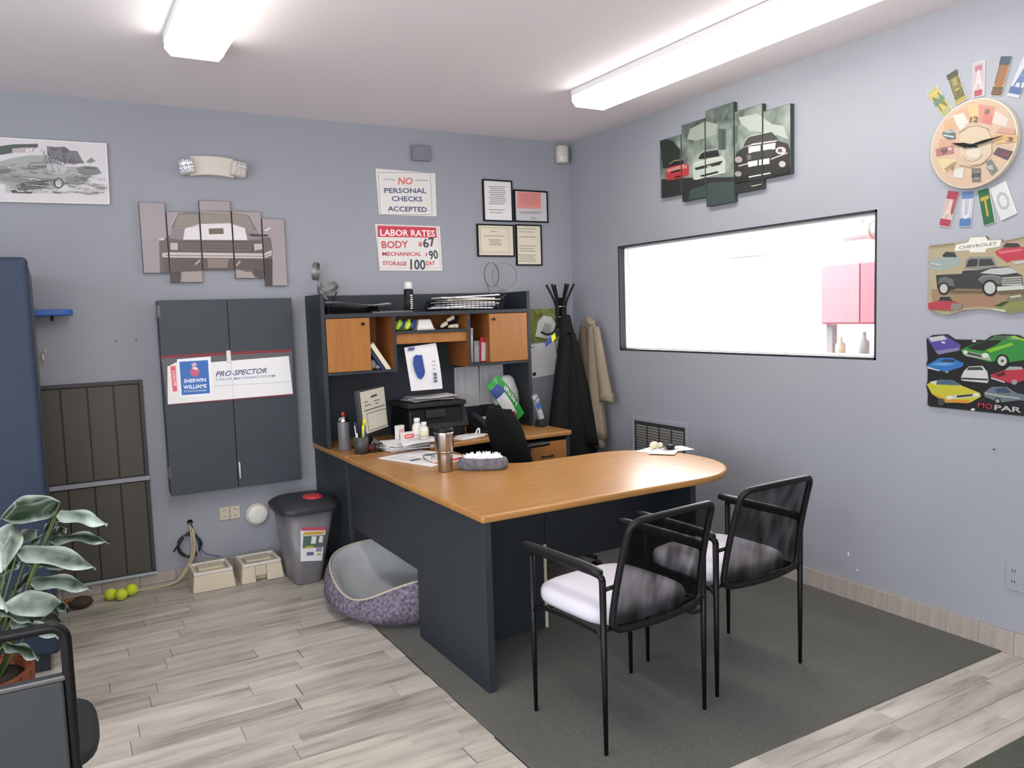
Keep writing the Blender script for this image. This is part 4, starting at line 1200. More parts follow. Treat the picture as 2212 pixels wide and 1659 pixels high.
# ------------------------------------------------------------------ desk
t = thing('desk', 'large honey-topped office desk with navy sides and a rounded free end', 'desk', (-1.5, -1.9, 0))
pts = [(-2.083, -2.37), (-.95, -2.37)]
for k in range(1, 24):
    a = -math.pi / 2 + math.pi * k / 24
    pts.append((-.95 + .42 * math.copysign(abs(math.cos(a)) ** .85, math.cos(a)), -1.935 + .435 * math.copysign(abs(math.sin(a)) ** .95, math.sin(a))))
pts += [(-.95, -1.5), (-1.30, -1.5)]
for k in range(1, 8):
    a = math.pi / 2 * k / 8
    pts.append((-1.30 - .2 * math.sin(a), -1.3 - .2 * math.cos(a)))
pts += [(-1.5, -1.3), (-1.5, -.675), (-2.083, -.675)]
MB().prism(pts, .712, .745).build('worktop', 'honey_wood', t, .012, seg=3)
BX((-2.07, -2.352, .006), (-2.035, -1.655, .711)).build('end_panel', 'navy_laminate', t, .002)
BX((-2.068, -1.655, .335), (-2.04, -.72, .711)).build('modesty_panel', 'navy_laminate', t, .002)
BX((-2.0715, -1.42, .615), (-2.068, -.86, .70)).build('shadow_band', 'navy_dark', t)  # dark panel painted in for the shadow band below the worktop
pd = MB().box((-2.035, -1.9, .006), (-1.5, -1.62, .70)).build('pedestal', 'navy_laminate', t, .003)
BX((-1.512, -1.906, .006), (-1.498, -1.9, .42)).build('edge_strip', 'paper_warm', pd)
BX((-1.497, -1.90, .32), (-.80, -1.872, .711)).build('modesty_panel', 'navy_laminate', t, .002)
BX((-.80, -2.16, .03), (-.765, -1.66, .711)).build('support_panel', 'navy_laminate', t, .002)
BX((-.825, -2.19, .006), (-.74, -1.64, .03)).build('foot', 'navy_dark', t, .004)

# credenza against the back wall
t = thing('credenza', 'low cabinet desk against the wall carrying the hutch, honey top and drawers', 'credenza', (-1.3, -.35, 0))
pts = [(-2.08, -.02), (-2.08, -.672), (-1.45, -.672), (-1.3, -.645), (-1.05, -.62), (-.95, -.65), (-.86, -.72), (-.53, -.72), (-.515, -.70), (-.515, -.02)]
MB().prism(pts, .714, .745).build('credenza_top', 'honey_wood', t, .008)
BX((-2.07, -.66, .006), (-2.04, -.02, .713)).build('end_panel', 'navy_laminate', t, .002)
BX((-.56, -.70, .006), (-.53, -.02, .713)).build('end_panel', 'navy_laminate', t, .002)
BX((-2.04, -.05, .25), (-.56, -.03, .713)).build('back_panel', 'navy_dark', t)
BX((-.90, -.68, .006), (-.875, -.05, .713)).build('divider', 'navy_laminate', t)
for z0, z1 in ((.50, .685), (.31, .485), (.06, .295)):
    d = BX((-.872, -.705, z0), (-.563, -.68, z1)).build('drawer', 'honey_door', t, .003)
    MB().tube([(-.76, -.706, (z0 + z1) / 2), (-.755, -.725, (z0 + z1) / 2), (-.68, -.725, (z0 + z1) / 2), (-.675, -.706, (z0 + z1) / 2)], .005, 6).build('handle', 'black_metal', d)

# hutch
t = thing('hutch', 'dark hutch with two honey doors and open cubbies standing on the credenza', 'hutch', (-1.34, -.19, .745))
F, B_ = -.35, -.02
for x0 in (-2.08, -.625):
    BX((x0, F, .746), (x0 + .025, B_, 1.69)).build('side_panel', 'navy_laminate', t, .002)
BX((-2.055, -.035, .746), (-.625, B_, 1.69)).build('back_panel', 'navy_laminate', t)
BX((-2.054, F, 1.543), (-.626, -.035, 1.568)).build('ledge', 'navy_laminate', t, .002)
BX((-2.054, F, 1.192), (-1.602, -.035, 1.21)).build('bottom_board', 'navy_laminate', t, .002)
BX((-1.088, F, 1.192), (-.626, -.035, 1.21)).build('bottom_board', 'navy_laminate', t, .002)
BX((-1.60, F, 1.43), (-1.09, -.035, 1.448)).build('shelf', 'navy_laminate', t, .002)
BX((-1.60, F + .02, 1.365), (-1.09, F + .04, 1.43)).build('valance', 'honey_door', t, .002)
for x in (-1.79, -.93):
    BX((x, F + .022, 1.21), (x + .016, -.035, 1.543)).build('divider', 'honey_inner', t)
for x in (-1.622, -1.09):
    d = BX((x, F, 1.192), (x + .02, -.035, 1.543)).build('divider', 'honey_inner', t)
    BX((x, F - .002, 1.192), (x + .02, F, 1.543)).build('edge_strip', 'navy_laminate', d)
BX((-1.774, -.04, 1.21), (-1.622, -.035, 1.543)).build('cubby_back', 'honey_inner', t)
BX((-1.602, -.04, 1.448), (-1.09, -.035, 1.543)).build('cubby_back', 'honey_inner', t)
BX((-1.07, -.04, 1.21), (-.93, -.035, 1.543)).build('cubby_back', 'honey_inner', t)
for x0, x1, kx in ((-2.052, -1.776, -1.825), (-.928, -.63, -.90)):
    d = BX((x0, F - .006, 1.212), (x1, F + .012, 1.54)).build('door', 'honey_door', t, .003)
    MB().tube([(kx, F - .006, 1.503), (kx, F - .024, 1.503)], [.006, .010], 10).build('knob', 'black_metal', d)

# ------------------------------------------------------------------ guest chairs


def guest_chair(loc, rz, label):
    t = thing('guest_chair', label, 'chair', loc, rz, 'guest chairs in front of the desk')
    for sx in (-1, 1):
        for yl in (.2, -.2):
            x = .253 * sx
            MB().tube([(x, yl, 0), (x, yl, .25), (x, yl, .62)], [.0075, .0105, .0125], 10).build('leg', 'black_metal', t, 0, False)
        x = .253 * sx
        pa = [(x, .2, .618), (x, .197, .63), (x, .185, .637), (x, 0, .637), (x, -.15, .637), (x, -.185, .634), (x, -.197, .625), (x, -.2, .615)]
        MB().tube(pa, .0125, 10).build('arm_tube', 'black_metal', t, 0, False)
        mb = MB()
        rings = []
        for k, yv in enumerate((.25, .245, .22, .1, -.05, -.15, -.185, -.195)):
            w = (.008, .017, .021, .022, .022, .021, .018, .008)[k]
            h = (.006, .013, .016, .017, .017, .016, .013, .006)[k]
            dz = (0, 0, 0, 0, 0, -.001, -.005, -.01)[k]
            rings.append([(x + w * math.cos(q), yv, .648 + dz + h * math.sin(q)) for q in [2 * math.pi * j / 12 for j in range(12)]])
        mb.loft(rings)
        mb.build('armrest', 'black_plastic', t, 0, False)
        MB().tube([(x, .2, .40), (x * .98, .16, .425), (x * .96, 0, .43), (x * .97, -.16, .428), (x, -.2, .41)], .009, 8).build('seat_rail', 'black_metal', t, 0, False)
    mb = MB()
    for yv in (.14, -.15):
        mb.tube([(-.247, yv, .424), (.247, yv, .424)], .009, 8)
    mb.build('seat_frame', 'black_metal', t, 0, False)
    mb = MB()
    mb.loft([ring_pts((0, .03), .233 * s, .225 * s, z, 40, 4.2) for z, s in ((.432, .93), (.436, .985), (.45, 1), (.468, 1), (.482, .975), (.492, .9), (.498, .72), (.50, .4))])
    mb.build('seat', 'seat_fabric', t, 0, False)

    def back(u, v):
        x = (u - .5) * 2
        hw = .222 - .018 * v
        z = .438 + .392 * v
        yy = -.207 - .085 * v ** 1.5 - (1 - x * x) * .032 * (.35 + .65 * v)
        return Vector((x * hw, yy, z + (.012 * (1 - x * x) if v > .5 else -.012 * (1 - x * x)) * abs(v - .5) * 2))
    mb = MB()
    mb.grid(lambda u, v: back(.02 + .96 * u, .01 + .98 * v), 14, 12)
    mb.build('backrest_mesh', 'mesh_net', t, 0, False)
    loop = []
    c = .09
    for k in range(12):
        loop.append(back(c + (1 - 2 * c) * k / 12, 0))
    for k in range(6):
        a = math.pi / 2 * k / 6
        loop.append(back(1 - c + c * math.sin(a), c * (1 - math.cos(a))))
    for k in range(12):
        loop.append(back(1, c + (1 - 2 * c) * k / 12))
    for k in range(6):
        a = math.pi / 2 * k / 6
        loop.append(back(1 - c + c * math.cos(a), 1 - c + c * math.sin(a)))
    for k in range(12):
        loop.append(back(1 - c - (1 - 2 * c) * k / 12, 1))
    for k in range(6):
        a = math.pi / 2 * k / 6
        loop.append(back(c - c * math.sin(a), 1 - c + c * math.cos(a)))
    for k in range(12):
        loop.append(back(0, 1 - c - (1 - 2 * c) * k / 12))
    for k in range(6):
        a = math.pi / 2 * k / 6
        loop.append(back(c - c * math.cos(a), c - c * math.sin(a)))
    MB().tube(loop, .0125, 10, 0, False, None, True).build('backrest_frame', 'black_plastic', t, 0, False)
    mb = MB()
    for sx in (-1, 1):
        mb.tube([(.253 * sx, -.2, .445), (.222 * sx, -.205, .447)], .009, 8)
        mb.tube([(.253 * sx, -.2, .585), (.217 * sx, -.226, .60)], .008, 8)
    mb.build('back_bracket', 'black_metal', t, 0, False)
    return t


c1 = guest_chair((-1.711, -2.746, .006), R(5.6), 'black mesh-backed guest chair nearer the camera, pale seat, at the desk corner')
c2 = copy_tree(c1)
c2.location = (-1.084, -2.662, .006)
c2.rotation_euler = (0, 0, R(2.6))
c2['label'] = 'black mesh-backed guest chair nearer the window wall, at the desk rounded end'

# ------------------------------------------------------------------ task chair behind the desk
t = thing('task_chair', 'black high-backed swivel chair between the desk and the credenza', 'chair', (-.89, -1.07, .006), R(-86))
mb = MB()
mb.loft([ring_pts((0, .02), .24 * s, .23 * s, z, 32, 3.4) for z, s in ((.43, .85), (.44, .97), (.47, 1), (.495, .97), (.505, .8), (.508, .4))])
mb.build('seat', 'black_soft', t, 0, False)
mb = MB()
rings = []
for k in range(12):
    v = k / 11
    z = .52 + .47 * v
    yc = -.225 - .16 * v - .02 * math.sin(v * math.pi)
    w = (.165 + .02 * math.sin(v * math.pi)) * (1 - .55 * max(0, v - .8) / .2 * .6) * (.8 + .2 * min(1, v / .15))
    th = .034 * (1 if v < .9 else .75)
    if k == 0 or k == 11:
        th *= .6
    rings.append([(w * math.copysign(abs(math.cos(q)) ** .6, math.cos(q)), yc + th * math.sin(q) - .035 * (math.cos(q) ** 2 - 1) * -1, z) for q in [2 * math.pi * j / 24 for j in range(24)]])
mb.loft(rings)
bk = mb.build('backrest', 'black_soft', t, 0, False)
BX((-.015, -.325, .60), (.015, -.30, .655)).build('care_tag', 'paper_warm', bk, 0, False)
MB().tube([(0, -.1, .42), (0, -.22, .43), (0, -.29, .5), (0, -.30, .62)], [.02, .02, .018, .016], 8).build('back_stem', 'black_plastic', t, 0, False)
for sx in (-1, 1):
    a = MB().tube([(.2 * sx, 0, .425), (.275 * sx, 0, .44), (.285 * sx, 0, .58), (.28 * sx, 0, .67)], .014, 8).build('arm_post', 'black_plastic', t, 0, False)
    mb = MB()
    mb.loft([[(.28 * sx + w * math.cos(q), yv, .685 + h * math.sin(q)) for q in [2 * math.pi * j / 12 for j in range(12)]] for yv, w, h in ((-.13, .015, .008), (-.125, .03, .014), (0, .038, .016), (.12, .034, .016), (.15, .028, .013), (.158, .012, .007))])
    mb.build('armrest', 'black_plastic', t, 0, False)
MB().tube([(0, 0, .08), (0, 0, .25), (0, 0, .251), (0, 0, .43)], [.03, .03, .018, .018], 12).build('gas_lift', 'black_metal', t, 0, False)
for k in range(5):
    a = 2 * math.pi * k / 5 + .3
    e = (.28 * math.cos(a), .28 * math.sin(a))
    l = MB().tube([(0, 0, .10), (e[0] * .5, e[1] * .5, .092), (e[0], e[1], .07)], [.024, .019, .013], 8).build('base_leg', 'black_plastic', t, 0, False)
    MB().tube([(e[0] - .02 * math.sin(a), e[1] + .02 * math.cos(a), .027), (e[0] + .02 * math.sin(a), e[1] - .02 * math.cos(a), .027)], .027, 12).build('caster', 'black_plastic', l, 0, False)

# ------------------------------------------------------------------ tube chair and plant at the left edge
t = thing('tube_chair', 'black tube-framed chair with grey back panel in front of the potted plant', 'chair', (-3.74, -2.67, 0))
xr, xl, yb = -3.527, -3.955, -2.88
fr = []
fr += [(xr, yb + .03, .0), (xr, yb + .005, .45), (xr, yb, .77)]
for k in range(1, 6):
    a = math.pi / 2 * k / 6
    fr.append((xr - .035 * (1 - math.cos(a)), yb, .77 + .035 * math.sin(a)))
fr += [(xr - .04, yb, .805), (xl + .04, yb, .805)]
for k in range(1, 6):
    a = math.pi / 2 * k / 6
    fr.append((xl + .035 * (1 - math.sin(a)), yb, .77 + .035 * math.cos(a)))
fr += [(xl, yb, .77), (xl, yb + .005, .45), (xl, yb + .03, 0)]
MB().tube(fr, .0135, 12).build('back_frame', 'black_metal', t)
MB().loft([[(xl + .012, yb - .012, z), (xr - .012, yb - .012, z), (xr - .012, yb + .014, z), (xl + .012, yb + .014, z)] for z in (.315, .668)], 0, False).build('back_panel', 'grey_vinyl', t, .006)
BX((xl + .01, yb - .014, .668), (xr - .006, yb + .016, .682)).build('panel_edge', 'brushed_dark', t, .004)
MB().loft([ring_pts((-3.70, -2.645), .235 * s, .215 * s, z, 36, 3.6) for z, s in ((.40, .9), (.405, .98), (.425, 1), (.44, .98), (.45, .9), (.452, .5))]).build('seat', 'charcoal', t)
for x in (xr - .03, xl + .1):
    MB().tube([(x, -2.46, 0), (x, -2.47, .2), (x, -2.49, .40)], [.011, .012, .012], 10).build('leg', 'black_metal', t)

px, py = -3.815, -1.78
t = thing('potted_plant', 'leafy green houseplant with pale painted glare in a slatted wooden tub beside the blue cabinet', 'plant', (px, py, 0))
tub = MB().lathe([(.135, .0), (.150, .02), (.165, .30), (.165, .32), (.15, .32), (.148, .295)], (px, py, 0), 24).build('tub', 'terracotta_wood', t)
n = 18
for k in range(n):
    a = 2 * math.pi * (k + .5) / n
    M = Matrix.Translation((px, py, 0)) @ Matrix.Rotation(a, 4, 'Z')
    MB().frustum((.150 - .006, -.024, .150 + .006, .024), (.168 - .006, -.027, .168 + .006, .027), .005, .325, 0, M).build('stave', 'terracotta_wood', tub, .002)
MB().lathe([(.147, .296), (.10, .305), (.02, .31)], (px, py, 0), 20).build('soil', 'soil', t)


def leaf(base, tip, width, droop, tilt, pale, name='leaf'):
    base, tip = Vector(base), Vector(tip)
    d = tip - base
    L = d.length
    e = d.normalized()
    side = e.cross(Vector((0, 0, 1)))
    side.normalize()
    up = side.cross(e)
    side2 = side * math.cos(tilt) + up * math.sin(tilt)
    up2 = side2.cross(e)
    mb = MB()

    def fn(u, v):
        w = width * (math.sin(math.pi * min(1, v ** .8)) ** .75) * (1 - .25 * v)
        x = (u - .5) * 2
        wav = .012 * math.sin(v * 9 + x * 2) * abs(x)
        p = base + e * (L * v) + side2 * (x * w / 2) + up2 * (-abs(x) * w * .16 + wav) + Vector((0, 0, -droop * L * v * v + droop * L * .5 * math.sin(math.pi * v)))
        return p
    mb.grid(fn, 6, 12, 0, True, None, lambda u, v: (pale + .42 * (2 * abs(u - .5)) ** 3,) * 3)
    return mb.build(name, 'leaf', t)


lv = [  # base, tip, width, droop, tilt, paleness
    ((-3.52, -1.76, .895), (-3.70, -1.86, .905), .125, .10, 1.0, .0),
    ((-3.53, -1.76, .855), (-3.37, -1.82, .825), .085, .12, 1.1, .40),
    ((-3.56, -1.72, .755), (-3.365, -1.76, .75), .075, .14, .9, .10),
    ((-3.66, -1.84, .76), (-3.42, -1.87, .69), .115, .12, 1.1, .27),
    ((-3.66, -1.80, .85), (-3.705, -1.92, .74), .10, .15, .7, .38),
    ((-3.63, -1.76, .62), (-3.44, -1.80, .595), .105, .15, 1.0, .14),
    ((-3.545, -1.84, .545), (-3.71, -1.95, .615), .11, .05, 1.2, .36),
    ((-3.69, -1.72, .59), (-3.61, -1.70, .645), .06, .1, 1.0, .0),
    ((-3.55, -1.68, .76), (-3.505, -1.68, .79), .05, .1, 1.0, .02),
    ((-3.58, -1.70, .545), (-3.52, -1.73, .48), .06, .1, .9, .02),
    ((-3.74, -1.70, .66), (-3.66, -1.70, .70), .08, .1, 1.0, .0),
    ((-3.70, -1.80, .495), (-3.555, -1.84, .445), .085, .15, 1.0, .22),
    ((-3.76, -1.92, .67), (-3.69, -1.99, .62), .08, .2, 1.0, .40),
    ((-3.62, -1.70, .745), (-3.53, -1.66, .825), .05, .1, .9, .05),
    ((-3.80, -1.70, .80), (-3.92, -1.78, .90), .12, .15, .8, .1),
    ((-3.86, -1.78, .62), (-4.06, -1.86, .66), .12, .25, .6, .3),
    ((-3.84, -1.90, .52), (-3.95, -2.08, .48), .12, .3, .6, .1),
    ((-3.80, -1.66, .55), (-3.72, -1.50, .62), .11, .3, .4, .05),
    ((-3.74, -1.74, .50), (-3.64, -1.70, .47), .09, .2, .9, .0),
    ((-3.76, -1.82, .56), (-3.63, -1.86, .53), .09, .2, 1.0, .04),
    ((-3.62, -1.62, .66), (-3.50, -1.60, .63), .09, .15, .9, .0),
    ((-3.70, -1.66, .72), (-3.60, -1.62, .80), .09, .15, 1.0, .0),
    ((-3.72, -1.64, .52), (-3.58, -1.58, .55), .10, .2, .9, .0),
    ((-3.66, -1.68, .47), (-3.54, -1.64, .43), .08, .2, .9, .02),
    ((-3.80, -1.64, .64), (-3.70, -1.58, .72), .10, .2, .9, .0),
    ((-3.78, -1.70, .44), (-3.70, -1.62, .52), .10, .2, .9, .05),
    ((-3.72, -1.86, .44), (-3.62, -1.90, .40), .09, .2, 1.0, .12),
    ((-3.64, -1.74, .70), (-3.52, -1.72, .66), .07, .12, 1.0, .0),
]
lv = [(b, e, w, dr, ti, pa - .10 if pa > .2 else pa - .03) for b, e, w, dr, ti, pa in lv]
for k, (b, e, w, dr, ti, pa) in enumerate(lv):
    lf = leaf(b, e, w, dr, ti, pa)
    c0 = (px + (b[0] - px) * .25, py + (b[1] - py) * .25, .305)
    MB().tube([c0, (px + (b[0] - px) * .6, py + (b[1] - py) * .6, (.3 + b[2]) / 2 + .03), b], [.004, .0035, .003], 6).build('stalk', 'stem_green', lf)

# ------------------------------------------------------------------ blue cabinet at the left edge
t = thing('tall_cabinet', 'tall blue-grey metal cabinet with rounded corners against the back wall', 'cabinet', (-3.9, -.65, 0))
xr = -3.565
BX((-4.25, -1.06, .10), (xr - .002, -.16, 1.835)).build('body', 'locker_side', t, .02, seg=3)
BX((-4.25, -1.072, .11), (xr - .008, -1.061, 1.83)).build('gasket', 'gasket', t, .002)
d = BX((-4.25, -1.125, .10), (xr, -1.073, 1.845)).build('door', 'locker_paint', t, .022, seg=4)
MB().tube([(-4.18, -1.126, 1.0), (-4.18, -1.16, 1.0), (-4.18, -1.16, 1.3), (-4.18, -1.126, 1.3)], .009, 8).build('handle', 'chrome', d)
BX((-4.2, -1.03, 0), (xr - .045, -.2, .10)).build('plinth', 'navy_dark', t)

# ------------------------------------------------------------------ things on the back wall
# slatted brown panel low on the wall
t = thing('slatted_panel', 'brown slatted wall panel in two tiers beside the blue cabinet', 'wall panel', (-3.33, -.01, .07))
BX((-3.66, -.006, .068), (-3.058, -.0005, 1.224)).build('backing', 'panel_frame', t)
for z0, z1 in ((.664, 1.198), (.085, .628)):
    for k in range(4):
        x1 = -3.083 - k * .1335
        BX((x1 - .1275, -.02, z0), (x1, -.006, z1)).build('slat', 'panel_brown', t, .003)
for x0, x1 in ((-3.66, -3.622), (-3.078, -3.058)):
    BX((x0, -.026, .068), (x1, -.006, 1.224)).build('frame_side', 'panel_frame', t, .002)
BX((-3.622, -.026, 1.203), (-3.078, -.006, 1.224)).build('frame_top', 'panel_frame', t, .002)
BX((-3.65, -.034, .633), (-3.052, -.006, .658)).build('rail', 'wall_paint', t, .003)
BX((-3.65, -.03, .066), (-3.05, -.006, .08)).build('sill_strip', 'gasket', t, .002)

# wall cabinet with the colour strip
t = thing('wall_cabinet', 'dark grey two-door wall cabinet with a white product strip across it', 'cabinet', (-2.575, -.06, .535))
BX((-2.955, -.098, .54), (-2.193, -.0005, 1.676)).build('carcass', 'cabinet_paint', t, .003)
for x0, x1 in ((-2.957, -2.577), (-2.573, -2.191)):
    d = BX((x0, -.118, .535), (x1, -.099, 1.678)).build('door', 'cabinet_paint', t, .002)
    if x0 < -2.9:
        for z in (1.58, .64):
            BX((-2.964, -.119, z), (-2.945, -.095, z + .07)).build('hinge', 'brushed_dark', d, .002)
    else:
        MB().tube([(-2.566, -.118, .693), (-2.566, -.137, .686), (-2.566, -.137, .597), (-2.566, -.118, .59)], .005, 8).build('handle', 'white_plastic', d)
t = thing('product_strip', 'white and blue paint product strip with red edges fixed across the wall cabinet', 'sign', (-2.58, -.12, 1.07))
st = back_plate([(-2.945, 1.085), (-2.215, 1.085), (-2.205, 1.36), (-2.96, 1.36)], -.1235, -.1185).build('board', 'cabinet_paint', t)
pr = back_print(-.1236)
pr.poly('5f5d60', [(-2.945, 1.085), (-2.215, 1.085), (-2.205, 1.36), (-2.96, 1.36)])
pr.poly('7d2c36', [(-2.96, 1.345), (-2.205, 1.345), (-2.205, 1.362), (-2.96, 1.362)])
pr.poly('7d2c36', [(-2.945, 1.073), (-2.213, 1.073), (-2.213, 1.09), (-2.945, 1.09)])
pr.items(PICS['color_strip'])
pr.build('printed_face', st)
BX((-2.60, -.134, 1.30), (-2.575, -.1245, 1.372)).build('clip', 'white_plastic', t, .002)


def framed_canvas(name, label, side, rects, picture, base, depth=.03, dark='3c3638'):
    """several canvases of one picture hung edge to edge; every canvas is a panel with its own printed face"""
    us = [r[0] for r in rects] + [r[2] for r in rects]
    vs = [r[1] for r in rects] + [r[3] for r in rects]
    um, vm = (min(us) + max(us)) / 2, min(vs)
    t = thing(name, label, 'canvas picture', (um, -.015, vm) if side == 'back' else (-.015, -um, vm))
    for k, r in enumerate(rects):
        poly = [(r[0], r[1]), (r[2], r[1]), (r[2], r[3]), (r[0], r[3])]
        pl = (back_plate(poly, -depth, -.0006) if side == 'back' else right_plate(poly, -depth, -.0006))
        p = pl.build('panel', 'canvas_edge' if side == 'back' else 'canvas_edge_green', t, .0015)
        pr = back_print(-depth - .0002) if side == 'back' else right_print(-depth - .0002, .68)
        e = .0022
        q = (r[0] + e, r[1] + e, r[2] - e, r[3] - e)
        pr.grad(base, q, max(3, int((q[2] - q[0]) / .008)), max(3, int((q[3] - q[1]) / .008)))
        pr.items(PICS[picture], q)
        pr.build('printed_face', p)
    return t


def sepia(u, v):
    a = .93 + .07 * vnoise(u * 5, v * 5)
    c = lin('a4999c')
    return tuple(x * a for x in c)


framed_canvas('car_canvas', 'sepia five-panel canvas of a muscle car front above the wall cabinet', 'back',
              [(-3.009, 1.839, -2.871, 2.245), (-2.866, 1.783, -2.687, 2.195), (-2.682, 1.857, -2.503, 2.267), (-2.498, 1.805, -2.326, 2.211), (-2.321, 1.758, -2.185, 2.172)], 'canvas_sepia', sepia, .028)

# white canvas of an old car
t = thing('car_canvas', 'white canvas with a grey old car drawing over the blue cabinet', 'canvas picture', (-3.66, -.015, 2.218))
p = back_plate([(-4.16, 2.212), (-3.158, 2.224), (-3.151, 2.562), (-4.16, 2.550)], -.03, -.0006).build('panel', 'white_paint', t, .002)
pr = back_print(-.0302)
rr_ = (-4.155, 2.216, -3.16, 2.556)
pr.poly('d0cbcd', [(-4.155, 2.218), (-3.164, 2.229), (-3.157, 2.556), (-4.155, 2.545)])
pr.items(PICS['old_car_poster'], rr_)
for k in range(170):
    u = -3.66 + .46 * rnd.random()
    v = 2.275 + .15 * rnd.random() * (1 - .35 * (u + 3.66) / .46)
    l, sl = .012 + .03 * rnd.random(), rnd.uniform(-.25, .12)
    pr.line(rnd.choice(('6a6c6b', '7c7e7d', 'b6b7b6', 'c8c8c8', '5a5d5b', 'a5a5a6')), .002 + .003 * rnd.random(), [(u, v), (u + l, v + l * sl)], rr_)
for k in range(70):
    u = -3.47 + .16 * rnd.random()
    v = 2.425 + .075 * rnd.random() * (1 - .6 * (u + 3.47) / .16)
    pr.line(rnd.choice(('55535a', '85838a', '68666c', '9a989e')), .004, [(u, v), (u + rnd.uniform(-.006, .006), v + .012)], rr_)
pr.build('printed_face', p)

# emergency light
t = thing('emergency_light', 'cream emergency light with two clear lamp heads high on the back wall', 'light', (-2.6, -.05, 2.40))
prof = []
for k in range(13):
    u = -1 + 2 * k / 12
    prof.append((-2.598 + .125 * u, 2.527 - .010 * u * u))
for k in range(13):
    u = 1 - 2 * k / 12
    prof.append((-2.598 + .125 * u, 2.415 - .012 * u * u))
back_plate(prof, -.055, -.0006).build('housing', 'cream_plastic', t, .008)
for sx in (-1, 1):
    M = Matrix.Translation((-2.598 + .143 * sx, -.06, 2.455)) @ Matrix.Rotation(R(-9) * -sx, 4, 'Y') @ Matrix.Rotation(R(12) * sx, 4, 'Z')
    hd = MB().frustum((-.045, -.03, .045, .05), (-.04, -.03, .04, .04), -.045, .045, 0, M).build('lamp_head', 'cream_plastic', t, .012)
    MB().box((-.040, -.044, -.040), (.040, -.031, .040), 0, M).build('lens', 'lens_bulb' if sx < 0 else 'cream_plastic', hd, .008)
    mb = MB()
    for i in range(3):
        for j in range(3):
            mb.ball((-.025 + .025 * i, -.045, -.025 + .025 * j), .011, .006, .011, 8, 4, 0, M)
    mb.build('lens_facet', 'lens_bulb', hd)

# painted box, signs
t = thing('junction_box', 'square wall-coloured box high on the back wall over the signs', 'box', (-1.23, -.015, 2.59))
BX((-1.297, -.032, 2.592), (-1.165, -.0006, 2.694)).build('box_body', 'box_paint', t, .004)
BX((-1.285, -.037, 2.602), (-1.177, -.033, 2.684)).build('cover', 'box_paint', t, .002)


def wall_sign(name, label, quad, picture, col='white_plastic'):
    um = sum(p[0] for p in quad) / 4
    vm = min(p[1] for p in quad)
    t = thing(name, label, 'sign', (um, -.004, vm))
    p = back_plate(quad, -.007, -.0006).build('board', col, t, .001)
    pr = back_print(-.0072)
    pr.items(PICS[picture])
    pr.build('printed_face', p)
    return t


wall_sign('wall_sign', 'white sign reading no personal checks accepted', [(-1.546, 2.222), (-1.125, 2.224), (-1.122, 2.518), (-1.556, 2.524)], 'no_checks_sign')
wall_sign('wall_sign', 'white and red labor rates sign with black price numbers', [(-1.560, 1.852), (-1.098, 1.850), (-1.103, 2.157), (-1.578, 2.160)], 'labor_sign')

for lb, q, pic, pm_ in (('black framed typed certificate, top of the cluster near the corner', (-.759, 2.202, -.514, 2.498), 'frame_doc_a', 'paper'),
                        ('black framed certificate with a salmon pink upper half', (-.503, 2.204, -.210, 2.437), 'frame_doc_b', 'paper_grey'),
                        ('black framed cream certificate with an inner border, wider than tall', (-.817, 1.950, -.510, 2.182), 'frame_doc_c', 'paper_warm'),
                        ('black framed cream certificate hanging lowest in the cluster', (-.497, 1.886, -.273, 2.187), 'frame_doc_d', 'paper_warm')):
    t = thing('picture_frame', lb, 'picture frame', ((q[0] + q[2]) / 2, -.01, q[1]), 0, 'framed certificates near the corner')
    mb = MB()
    w = .010
    mb.box((q[0], -.018, q[1]), (q[0] + w, -.0006, q[3])).box((q[2] - w, -.018, q[1]), (q[2], -.0006, q[3])).box((q[0] + w, -.018, q[1]), (q[2] - w, -.0006, q[1] + w)).box((q[0] + w, -.018, q[3] - w), (q[2] - w, -.0006, q[3]))
    mb.build('frame', 'black_metal', t, .002)
    p = BX((q[0] + w, -.0105, q[1] + w), (q[2] - w, -.0006, q[3] - w)).build('sheet', pm_, t)
    pr = back_print(-.0108)
    pr.items(PICS[pic], (q[0] + w, q[1] + w, q[2] - w, q[3] - w))
    pr.build('printed_face', p)

# motion sensor in the corner
t = thing('motion_sensor', 'cream motion sensor up in the corner of the room', 'sensor', (-.09, -.05, 2.64))
MB().loft([ring_pts((-.092, -.046), rx, ry, z, 20, 2.8) for z, rx, ry in ((2.645, .035, .025), (2.65, .047, .034), (2.72, .048, .036), (2.765, .045, .034), (2.772, .036, .026))]).build('sensor_body', 'cream_plastic', t)
BX((-.115, -.02, 2.66), (-.065, -.0006, 2.76)).build('bracket', 'cream_plastic', t)
MB().loft([ring_pts((-.094, -.072), rx, .012, z, 14, 2.2) for z, rx in ((2.652, .02), (2.657, .034), (2.69, .035), (2.697, .03))]).build('lens', 'white_plastic', t)

# blue shelf and hook
t = thing('wall_shelf', 'narrow blue wall shelf with a rounded end by the blue cabinet', 'shelf', (-3.53, -.07, 1.6))
pts = [(-3.70, -.004), (-3.70, -.13), (-3.455, -.13)]
for k in range(1, 12):
    a = math.pi / 2 - math.pi * k / 12
    pts.append((-3.448 + .063 * math.cos(a), -.067 - .063 * math.sin(a)))
pts += [(-3.455, -.004)]
MB().prism(pts, 1.605, 1.64).build('board', 'blue', t, .008, seg=3)
BX((-3.496, -.075, 1.578), (-3.480, -.045, 1.606)).build('bracket', 'charcoal', t, .002)
single('coat_hook', MB().tube([(-3.548, 0, 1.40), (-3.548, -.02, 1.40), (-3.548, -.035, 1.375), (-3.54, -.03, 1.36)], .005, 8).tube([(-3.548, -.004, 1.40), (-3.53, -.03, 1.42)], .004, 8), 'cream_plastic', 'small pale hook on the wall under the blue shelf', 'hook')
